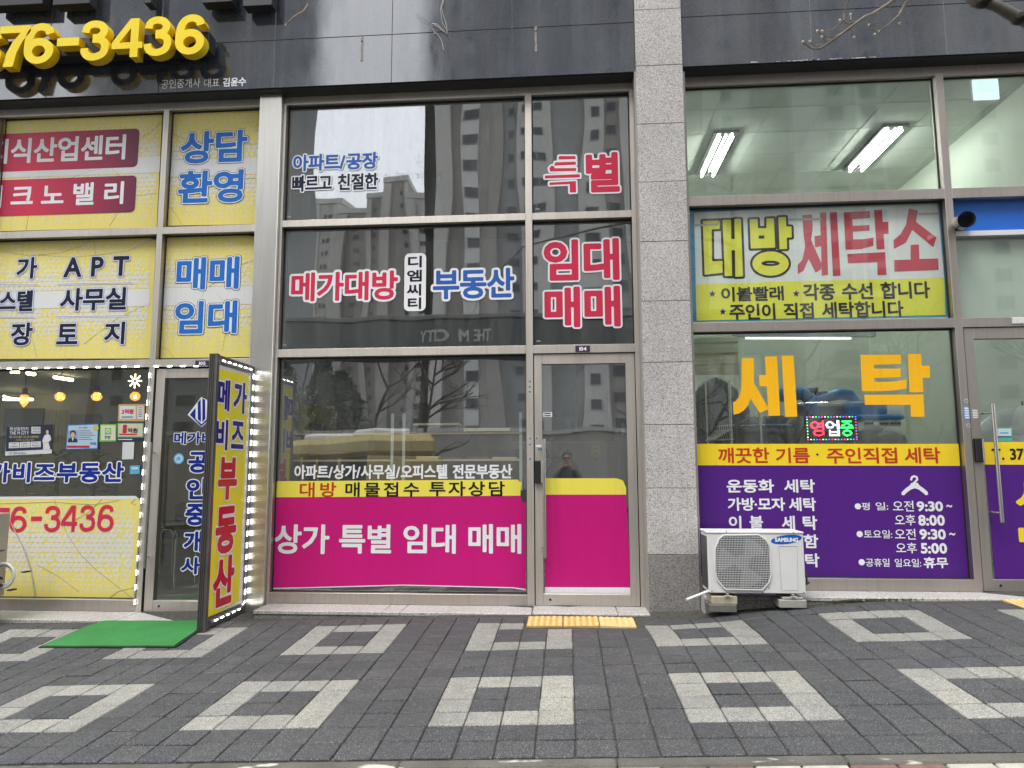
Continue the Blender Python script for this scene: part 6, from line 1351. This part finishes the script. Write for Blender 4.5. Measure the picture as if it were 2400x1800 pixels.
for k in range(8):
    m = MB(); vs = []
    for i in range(6):
        th = R(90)*i/5*.92
        for j in range(4): a = 2*math.pi*(k+j/3)/8; rr = .52*math.sin(th)*(1-.05*math.sin(math.pi*j/3)); vs.append((uc.x+rr*math.cos(a), 7.6+rr*math.sin(a), uc.z+.50*math.cos(th)-.1))
    m.add(vs, [(i*4+j, i*4+j+1, i*4+j+5, i*4+j+4) for i in range(5) for j in range(3)]); m.build('canopy_panel', UM if k % 2 else UM2, um, True)
m = MB(); m.tube([(uc.x, 7.6, uc.z+.44), (uc.x, 7.6, .35)], .008, 6); m.build('shaft', DARKM, um)

# ------------------------------------------------------------------ people (skin-modifier bodies)
SKIN = plain('skin', (.50, .31, .23), .55, var=.08, scale=20); OLIVE = plain('jacket_olive', (.055, .055, .035), .8, var=.3, scale=10); NAVY = plain('sleeve_navy', (.02, .024, .04), .8); TROU = plain('trousers', (.03, .03, .035), .8)
def skin_obj(name, verts, edges, radii, mat, parent, root=0, lvl=1):
    me = bpy.data.meshes.new(name); org = ORG[parent.name]; me.from_pydata([tuple(Vector(v)-org) for v in verts], edges, [])
    o = bpy.data.objects.new(name, me); COL.objects.link(o); o.parent = parent; ORG[o.name] = org
    sm = o.modifiers.new('skin', 'SKIN')
    for i, r_ in enumerate(radii): s = me.skin_vertices[0].data[i]; s.radius = (r_, r_) if not isinstance(r_, tuple) else r_; s.use_root = (i == root)
    sb = o.modifiers.new('sub', 'SUBSURF'); sb.levels = lvl; sb.render_levels = lvl; sm.use_smooth_shade = True
    me.materials.append(mat)
    dg_ = bpy.context.evaluated_depsgraph_get(); bpy.context.view_layer.update(); m2 = bpy.data.meshes.new_from_object(o.evaluated_get(bpy.context.evaluated_depsgraph_get())); o.modifiers.clear(); o.data = m2
    if not m2.materials: m2.materials.append(mat)
    return o
def hand(parent, wrist, d, up_, mat, curl=.35):
    """palm and five fingers, each a chain rooted in the palm"""
    wrist, d, up_ = Vector(wrist), Vector(d).normalized(), Vector(up_).normalized(); s = d.cross(up_).normalized(); V = [wrist, wrist+d*.05, wrist+d*.085]; E = [(0, 1), (1, 2)]; RR = [(.021, .017), (.036, .014), (.034, .012)]
    for k, (off, L) in enumerate(((-.030, .070), (-.010, .080), (.010, .074), (.029, .058))):
        a = wrist+d*.085+s*off; i = len(V); V += [a, a+d*L*.45-up_*L*curl*.15, a+d*L*.75-up_*L*curl*.5, a+d*L*.92-up_*L*curl*.9]; E += [(2, i), (i, i+1), (i+1, i+2), (i+2, i+3)]; RR += [.0085, .0085, .0078, .0068]
    i = len(V); a = wrist+d*.03-s*.03; V += [a, a+d*.03-s*.022-up_*.01, a+d*.055-s*.028-up_*.02]; E += [(1, i), (i, i+1), (i+1, i+2)]; RR += [.011, .010, .008]
    return skin_obj('hand', V, E, RR, mat, parent, 1, 1)
def person(name_label, base, face, pose, coat, legs, hair=(.02, .017, .015)):
    """face: unit direction; pose: two (elbow, wrist) pairs in local (right, fwd, up) metres"""
    bx, by, bz = base; f = Vector(face).normalized(); r_ = Vector((f.y, -f.x, 0)); W = lambda a, b, c: (bx+r_.x*a+f.x*b, by+r_.y*a+f.y*b, bz+c)
    t = thing('person', name_label, 'person', (bx, by, bz)); V = [W(0, 0, .95), W(0, -.01, 1.12), W(0, -.01, 1.32), W(0, 0, 1.44), W(0, .01, 1.50), W(0, .02, 1.56)]; E = [(0, 1), (1, 2), (2, 3), (3, 4), (4, 5)]; RR = [(.16, .12), (.155, .12), (.18, .125), (.10, .08), (.055, .055), (.05, .05)]
    for sgn, (el, wr) in zip((-1, 1), pose):
        i = len(V); V += [W(sgn*.17, 0, 1.40), W(*el), W(*wr)]; E += [(3, i), (i, i+1), (i+1, i+2)]; RR += [.072, .055, .036]
    for sgn in (-1, 1):
        i = len(V); V += [W(sgn*.095, 0, .86), W(sgn*.11, .02, .48), W(sgn*.12, 0, .08), W(sgn*.125, .13, .04)]; E += [(0, i), (i, i+1), (i+1, i+2), (i+2, i+3)]; RR += [.09, .062, .042, .035]
    skin_obj('body', V, E, RR, coat, t, 0, 1)
    hb = skin_obj('head', [W(0, .02, 1.56), W(0, .03, 1.63), W(0, .03, 1.70), W(0, .02, 1.74)], [(0, 1), (1, 2), (2, 3)], [(.05, .055), (.072, .09), (.078, .098), (.06, .08)], SKIN, t, 1, 2)
    m = MB(); m.lathe([(.082, -.03), (.092, .03), (.085, .075), (.055, .105), (.01, .115)], *W(0, .01, 1.69), 16); m.build('hair', plain('hair_dark', hair, .6), t, True)
    m = MB(); 
    for sgn in (-1, 1): m.lathe([(.011, -.006), (.013, 0), (.008, .006)], *W(sgn*.034, .115, 1.665), 8)
    m.build('eyes', BLACK, t); m = MB(); m.tube([W(0, .11, 1.67), W(0, .135, 1.635), W(0, .112, 1.625)], [.008, .014, .008], 6); m.build('nose', SKIN, t, True)
    m = MB()
    for sgn in (-1, 1): m.lathe([(.012, -.02), (.018, 0), (.012, .025)], *W(sgn*.088, .01, 1.65), 8)
    m.build('ears', SKIN, t, True); m = MB(); m.tube([W(-.022, .112, 1.598), W(0, .12, 1.595), W(.022, .112, 1.598)], .005, 5); m.build('mouth', plain('lips', (.35, .14, .12), .5), t)
    for (el, wr) in pose:
        a, b = Vector(W(*el)), Vector(W(*wr)); hand(t, b-(b-a).normalized()*.01, (b-a), Vector((0, 0, 1)) if abs((b-a).normalized().z) < .8 else f, SKIN)
    return t
person('person in an olive jacket holding up a phone, reflected in the middle door', (.04, -.42, gz(0, 2.9)-.14), (0, 1, 0), (((-.26, .16, 1.22), (-.10, .30, 1.46)), ((.27, .16, 1.22), (.10, .30, 1.46))), OLIVE, TROU)
ph = thing('phone', 'dark phone held up by the person reflected in the middle door', 'phone', (0, -.06, EYE)); m = MB(); m.box(-.08, .08, -.045, -.037, EYE-.05, EYE+.03, .003); m.build('phone_body', BLACK, ph)
ha, hb_ = LX(140, 1150, 7.3)
person('person in dark sleeves whose hand reaches for the wire hangers in the laundry', (ha-.62, 7.45, .30), (1, -.15, 0), (((-.2, .22, 1.06), (.02, .50, hb_-.30+.0)), ((.22, .12, 1.1), (.22, .36, .98))), NAVY, TROU)

# ------------------------------------------------------------------ street tree by the kerb (twigs hang into the picture)
BARK = plain('bark_grey', (.19, .165, .14), .9, var=.4, scale=12, fine=60); BARK2 = plain('bark_dark', (.055, .048, .042), .9, var=.4, scale=6); TWIG = plain('twig_tan', (.24, .19, .14), .8, var=.3, scale=30); BUD = plain('bud_pale', (.48, .43, .36), .8)
tr = thing('street_tree', 'bare street tree whose twigs hang into the top of the picture', 'tree', (2.75, 1.7, gz(2.75, 2.9)-.05))
tb = Vector((2.75, 1.7, gz(2.75, 2.9)-.05)); rnd = random.Random(5)
m = MB(); m.tube([tb, tb+Vector((.02, 0, .8)), tb+Vector((-.03, .02, 2.0)), tb+Vector((.03, .05, 3.2)), tb+Vector((.0, .1, 4.6)), tb+Vector((.05, .1, 6.5))], [.13, .10, .09, .075, .055, .02], 14); m.build('trunk', BARK, tr, True)
def PTW(z, l, Y): return [Vector((onY(z, a, b, Y)[0], Y, onY(z, a, b, Y)[1])) for a, b in l]
thick = PTW('T', [(780, -60), (900, 30), (1040, 40), (1300, 120), (1680, 330), (1760, 360), (2200, 600)], 1.45)
m = MB(); m.tube([thick[0]-Vector((.02, 0, -.06))]+thick+[tb+Vector((-.25, -.05, 2.35)), tb+Vector((0, .0, 1.9))], [.007, .0105, .0125, .0105, .0110, .0125, .0115, .013, .022, .03], 10); m.build('branch', BARK, tr, True)
m = MB()
for p, r_ in ((thick[2], .0165), (thick[5], .017)): m = MB(); m.lathe([(.006, -.012), (r_, -.004), (r_, .006), (.006, .014)], *p, 10); m.build('branch_knot', BARK2, tr, True)
def twig(z, l, Y, r0, r1, bud=True):
    p = PTW(z, l, Y)
    for i, q in enumerate(p): q.y += .03*math.sin(i*1.3)
    n = len(p); m = MB(); m.tube(p, [r0+(r1-r0)*i/(n-1) for i in range(n)], 6); m.build('twig', TWIG, tr, True)
    if bud: m = MB(); m.lathe([(.002, -.006), (.0065, 0), (.003, .008)], *p[-1], 6); m.build('bud', BUD, tr, True)
    return p
Yt = 3.1
tw = [([(1500, -110), (1350, 0), (1240, 75), (1170, 125), (1090, 187), (980, 255), (900, 292), (838, 306), (768, 295)], .0075, .0032), ([(1090, 187), (1000, 212), (930, 222), (862, 222)], .0035, .002), ([(1170, 126), (1090, 128), (1028, 121)], .004, .0025), ([(1052, 126), (1000, 163), (912, 191)], .0035, .002), ([(1520, -90), (1460, 0), (1410, 82), (1370, 130), (1310, 187), (1250, 221)], .006, .002), ([(1258, 70), (1258, 150), (1285, 195)], .003, .002), ([(905, 290), (868, 272), (833, 258)], .003, .002), ([(980, 255), (940, 240), (912, 228)], .003, .002), ([(1075, 0), (1060, 60), (1055, 125)], .0035, .002), ([(1105, 195), (1110, 215), (1120, 232)], .002, .0015), ([(1090, 128), (1105, 70)], .0025, .0015), ([(1258, 140), (1225, 140)], .0025, .0015), ([(1395, 75), (1425, 127)], .0025, .0015)]
rts = [twig('H', *a[:1], Yt, a[1], a[2]) for a in [(t_[0], t_[1], t_[2]) for t_ in tw]]
m = MB(); top = tb+Vector((.0, .1, 4.3)); m.tube([rts[0][0], Vector((2.0, 2.7, 4.35)), Vector((2.5, 2.2, 4.6)), top], [.0075, .012, .02, .035], 7); m.tube([rts[4][0], Vector((2.0, 2.7, 4.35))], [.006, .011], 6); m.tube([rts[8][0], Vector((.95, 3.0, 4.2)), Vector((2.0, 2.7, 4.35))], [.0035, .006, .011], 6); m.build('branch', BARK, tr, True)
kl = [(275, -60), (262, 0), (242, 48), (207, 100), (180, 130), (153, 128)]; kp = twig('K', kl, 3.3, .0065, .003)
m = MB(); m.tube([kp[0], Vector((-.6, 3.2, 4.6)), Vector((.95, 3.0, 5.0)), top+Vector((.03, 0, .6))], [.0065, .012, .018, .03], 6); m.build('branch', BARK, tr, True)
def grow(mb, p, d, L, r_, depth, rnd, sides=5):
    pts = [p]; q = p; dd = d
    for i in range(3): dd = (dd+Vector((rnd.gauss(0, .16), rnd.gauss(0, .16), rnd.gauss(.03, .1)))).normalized(); q = q+dd*L/3; pts.append(q)
    mb.tube(pts, [r_, r_*.85, r_*.72, r_*.6], sides, False)
    if depth > 0:
        for k in range(rnd.choice((2, 3, 3))):
            t = rnd.uniform(.35, 1); s = pts[min(3, int(t*3)+ (1 if t > .9 else 0))]; nd_ = (dd+Vector((rnd.gauss(0, .6), rnd.gauss(0, .6), rnd.gauss(.1, .35)))).normalized(); grow(mb, s, nd_, L*rnd.uniform(.55, .8), r_*.52, depth-1, rnd, 4 if depth < 3 else 5)
for k in range(5):
    m = MB(); a = k*1.25; d = Vector((math.cos(a), math.sin(a)-.8, .9)).normalized(); grow(m, tb+Vector((0, .08, 3.4+.5*k)), d, 1.1, .03, 4, rnd); m.build('branch', BARK, tr)

# ------------------------------------------------------------------ across the street (seen in the glass and polished stone)
CONC = plain('tower_concrete', (.56, .54, .50), .9, var=.12, scale=.3); CONCB = plain('tower_taupe', (.36, .335, .31), .9, var=.12, scale=.3); CONCW = plain('tower_white', (.62, .61, .58), .9, var=.1, scale=.3); CONCD = plain('tower_slate', (.34, .345, .34), .9, var=.15, scale=.3); WGL = plain('tower_window', (.03, .035, .045), .15, var=0); WFR = plain('tower_window_frame', (.28, .28, .28), .6, var=0)
def tower(label, x0, x1, yf, dep, h, base, strips, wins, z0=-2):
    t = thing('apartment_tower', label, 'building', ((x0+x1)/2, yf, z0), 'apartment towers across the street'); box('tower_core', base, t, x0, x1, yf-dep, yf, z0, h, 0)
    box('roof_parapet', CONCW, t, x0-.3, x1+.3, yf-dep-.3, yf+.3, h, h+1.2)
    for a, b, pr, mt2 in strips: box('facade_pier', mt2, t, x0+(x1-x0)*a, x0+(x1-x0)*b, yf, yf+pr, z0, h-.5)
    m = MB(); m.mi = 1; m.box(-.5, .5, 0, .06, -.5, .5); m.mi = 0; m.box(-.42, .42, .05, .09, -.42, .42); o = m.build('window', [WGL, WFR], None); dm = o.data; bpy.data.objects.remove(o)
    for xc, w_, hh, pr, zs, ze in wins:
        z = zs
        while z < min(ze, h-2):
            o = bpy.data.objects.new('window', dm); COL.objects.link(o); o.parent = t; o.location = Vector((x0+(x1-x0)*xc, yf+pr, z))-ORG[t.name]; o.scale = (w_, 1, hh); z += 2.9
def vx(u, v, V): r = ray('S', u, v); return r.x/r.y*V
V = 75; yf = 13.4-V
xa, xb = vx(205, 250, V), vx(752, 330, V+14.5)
tower('tall slate apartment tower at the left across the street, seen only in reflections', xa, xb, yf, 14, 92, CONCD, [(.0, .12, .8, CONCB), (.35, .5, .9, CONCD), (.8, .9, .5, CONCB)], [(.25, 1.6, 1.3, 0, 6, 90), (.6, 1.6, 1.3, 0, 6, 90), (.72, 1.2, 1.1, 0, 6, 90)])
xa, xb = vx(1003, 300, V), vx(2450, 300, V); W_ = xb-xa
st = []; u_ = 1003; rnd = random.Random(12)
seq = [(1003, 1030, .0, CONCB), (1030, 1060, 1.2, CONC), (1060, 1085, .3, CONCB), (1085, 1122, 1.6, CONCW), (1122, 1150, .5, CONC), (1150, 1182, 1.8, CONCB), (1182, 1228, .2, CONCD), (1228, 1290, .9, CONC), (1290, 1350, .2, CONCD), (1350, 1420, 1.3, CONC), (1420, 1470, .3, CONCB), (1470, 1560, 1.2, CONC), (1560, 1640, .2, CONCB), (1640, 1760, 1.2, CONC), (1760, 1800, .2, CONCB), (1850, 1905, 1.4, CONCW), (1905, 1995, .9, CONC), (1995, 2060, 1.6, CONCW), (2060, 2200, .3, CONCB), (2200, 2450, 1.0, CONC)]
fr = lambda u: (vx(u, 300, V)-xa)/W_
tower('huge striped apartment tower right of centre across the street, seen only in reflections', xa, xb, yf, 16, 95, CONCB, [(fr(a), fr(b), p, m_2) for a, b, p, m_2 in seq], [(fr(1106), 1.7, 1.2, 1.62, 5, 94), (fr(1210), 1.0, 1.0, .22, 6, 94), (fr(1245), .8, .9, .92, 6, 94), (fr(1262), .8, .9, .92, 6, 94), (fr(1385), 1.6, 1.3, 1.32, 5, 94), (fr(1445), 1.6, 1.3, .32, 6, 94), (fr(1515), 1.4, 1.3, 1.22, 6, 94), (fr(1700), 1.5, 1.3, 1.22, 6, 94), (fr(1948), 2.2, 1.8, .92, 6.5, 94), (fr(2025), 1.9, 2.2, 1.62, 6, 94), (fr(2300), 2, 1.5, 1.02, 6, 94)])
V = 150; yf = 13.4-V
for k, (u0, u1, vt, base, l, ws) in enumerate(((735, 800, 474, CONC, 'pale distant tower with paired windows, leftmost of the far group in the reflection', [.55, .75]), (800, 852, 500, CONCB, 'low taupe distant tower second from the left in the reflection', [.5]), (850, 893, 462, CONCB, 'taupe distant tower left of the tallest in the reflection', [.5]), (892, 962, 424, CONCB, 'tallest taupe distant tower in the middle of the far group in the reflection', [.75]), (960, 1022, 462, CONCW, 'white distant tower with paired windows at the right of the far group', [.45, .62]))):
    a, b = vx(u0, 500, V-k*1.5), vx(u1, 500, V-k*1.5); r = ray('S', (u0+u1)/2, vt); h = EYE+r.z/r.y*(V-k*1.5)
    tower(l, a, b, yf+k*1.5, 12, h, base, [(.0, .3, .8, CONCW if k in (0, 4) else CONC), (.9, 1, .6, CONCW)], [(w_, .9, 1.1, .02, 8, h) for w_ in ws])
tower('grey apartment tower far to the right across the street, beyond the picture', vx(2600, 300, 80), vx(3600, 300, 80), 13.4-80, 14, 80, CONC, [(.1, .2, 1, CONCW), (.5, .6, 1, CONCB)], [(.35, 1.5, 1.3, 0, 6, 78), (.75, 1.5, 1.3, 0, 6, 78)])
tower('pale apartment tower far to the left across the street, beyond the picture', vx(-900, 300, 80), vx(-250, 300, 80), 13.4-80, 14, 85, CONC, [(.1, .2, 1, CONCW), (.5, .6, 1, CONCB)], [(.35, 1.5, 1.3, 0, 6, 78), (.75, 1.5, 1.3, 0, 6, 78)])
tower('pale mid-rise block far to the left across the street, seen only in reflections', vx(-420, 700, 100), vx(215, 700, 100), 13.4-100, 12, 40, CONC, [(.2, .3, .6, CONCB), (.7, .8, .6, CONCW)], [(.5, 1.5, 1.3, 0, 6, 38)])
gt = thing('entrance_gate', 'dark overhead entrance gate with raised letters, seen mirrored in the middle window', 'gate', (-4, -16.6, 0)); gx0_, gx1_ = -14.5, 9.5
box('gate_beam', plain('gate_dark', (.045, .05, .05), .5), gt, gx0_, gx1_, -17.6, -16.6, 6.1, 7.75, .05); box('beam_cap', plain('gate_cap', (.12, .12, .115), .5), gt, gx0_-.2, gx1_+.2, -17.7, -16.5, 7.76, 7.95, .02)
for x in (gx0_, gx1_-1.2): box('gate_post', MT['gate_dark'], gt, x, x+1.2, -17.5, -16.7, -.3, 6.09, .03)
lettering(gt, 'THE M CITY', (0, 6.75, 3.2, 7.3), [(.02, plain('gate_letters', (.35, .35, .33), .4))], 0, cell=.02, mapf=lambda a, b, h: (-3.0-a, -16.55+h, b))
wl_ = struct(box('retaining_wall', plain('wall_panel', (.34, .32, .28), .85, var=.2, scale=1.2), None, -40, 40, -12.4, -12.0, -.4, 2.6)); 
box('wall_coping', plain('coping', (.45, .44, .42), .8), wl_, -40.1, 40.1, -12.5, -11.9, 2.6, 2.75)
# fence and hedge, bare trees
rnd = random.Random(21)
def bare_tree(x, y, H, label, seed, r_=.10):
    rr = random.Random(seed); z = -.3; t = thing('bare_tree', label, 'tree', (x, y, z), 'bare trees across the street'); b = Vector((x, y, z)); m = MB()
    pts = [b+Vector((rr.gauss(0, .05)*i, rr.gauss(0, .05)*i, H*i/6)) for i in range(7)]; m.tube(pts, [r_*(1-.13*i) for i in range(7)], 8); m.build('trunk', BARK2, t, True); m = MB()
    for k in range(11):
        i = rr.uniform(1.6, 5.8); p = pts[int(i)].lerp(pts[min(6, int(i)+1)], i-int(i)); a = k*2.4; grow(m, p, Vector((math.cos(a), math.sin(a), rr.uniform(.35, 1))).normalized(), H*.24, r_*.34, 3, rr, 4)
    m.build('branches', BARK2, t, normals=False)
for k, (u, Vd, H, l) in enumerate(((862, 19, 4.6, 'bare tree left of centre, mirrored in the lower middle window'), (1017, 20, 4.9, 'bare tree near the middle, mirrored in the lower middle window'), (705, 24, 5.4, 'bare tree at the left edge of the mirrored street'), (1560, 18, 4.6, 'bare tree mirrored behind the granite pillar'), (1860, 19, 5, 'bare tree mirrored between the golden letters'), (2120, 21, 5.4, 'bare tree mirrored at the right side of the laundry window'), (1700, 25, 6, 'bare tree mirrored behind the first golden letter'), (2420, 20, 5, 'bare tree mirrored in the laundry door'))): bare_tree(vx(u, 1000, Vd), 13.4-Vd, H, l, 40+k)
EVG = plain('evergreen', (.035, .055, .03), .9, var=.4, scale=2)
for k, (u, Vd, H) in enumerate(((760, 27, 5.4), (800, 29, 5), (640, 28, 6))):
    x, y = vx(u, 950, Vd), 13.4-Vd; t = thing('pine_tree', ('dark evergreen mirrored at the left of the lower middle window', 'second dark evergreen mirrored right of the first one', 'dark evergreen farthest left in the mirrored street')[k], 'tree', (x, y, -.3), 'evergreens across the street'); m = MB(); m.tube([(x, y, -.3), (x, y, H)], [.15, .03], 6); m.build('trunk', BARK2, t); m = MB(); rr = random.Random(k)
    for j in range(1500):
        q = rr.random(); z = 1.5+q*(H-1.2); R_ = (1-q)*2.2*rr.random()**.5+.1; a = rr.random()*6.28; c = Vector((x+R_*math.cos(a), y+R_*math.sin(a), z)); d = Vector((rr.gauss(0, 1), rr.gauss(0, 1), rr.gauss(0, 1)))*.12; e = Vector((rr.gauss(0, 1), rr.gauss(0, 1), rr.gauss(0, 1)))*.12; m.add([c, c+d, c+e], [(0, 1, 2)])
    m.build('crown', EVG, t, normals=False)
# yellow minibus parked behind the camera to the left
bs = thing('minibus', 'yellow minibus with roof vents parked on the road, mirrored in the middle window', 'minibus', (-5.6, -4.7, -.2)); bz = gz(-5.6, 2.9)-.14
dv = Vector((-4.4, -5.3, 0)).normalized(); sv = Vector((-dv.y, dv.x, 0)); bc = Vector((-5.6, -4.7, bz))
def bus(name, mat, pts, smooth=False):
    """pts: list of convex profile loops (s, l) extruded; here boxes in bus frame"""
    m = MB()
    for a0, a1, s0, s1, z0, z1, c in pts: m.box(a0, a1, s0, s1, z0, z1, c)
    m.v = [tuple(bc+dv*v[0]+sv*v[1]+Vector((0, 0, v[2]))) for v in m.v]; return m.build(name, mat, bs)
BY = plain('bus_yellow', (.46, .36, .13), .35, var=.06); BGL = plain('bus_glass', (.02, .03, .035), .1, var=0)
bus('body', BY, [(-3.4, 3.4, -1, 1, .45, 1.35, .12), (-3.3, 3.1, -.96, .96, 1.9, 2.45, .16)]); bus('window_band', BGL, [(-3.25, 3.05, -.95, .95, 1.3, 1.95, .03)]); bus('pillars', BY, [(q, q+.12, -.975, .975, 1.3, 1.95, .01) for q in (-3.3, -2.0, -.6, .8, 2.1, 2.95)]); bus('blue_stripe', plain('bus_blue', (.02, .06, .3), .4), [(-3.41, 3.41, -1.01, 1.01, .95, 1.15, .01)]); bus('roof_vent', WHITE, [(-2.6, -1.2, -.5, .5, 2.44, 2.62, .06)]); bus('roof_vent', WHITE, [(.4, 1.9, -.5, .5, 2.44, 2.62, .06)])
for a in (-2.2, 2.2):
    for s_ in (-.92, .92):
        c = bc+dv*a+sv*s_+Vector((0, 0, .38)); m = MB(); m.tube([c-sv*.11, c+sv*.11], .38, 20); w9 = m.build('wheel', BLACK, bs); m = MB(); m.tube([c-sv*.12, c+sv*.12], .2, 16); m.build('wheel_hub', WHITE, w9)
bpy.context.view_layer.update()
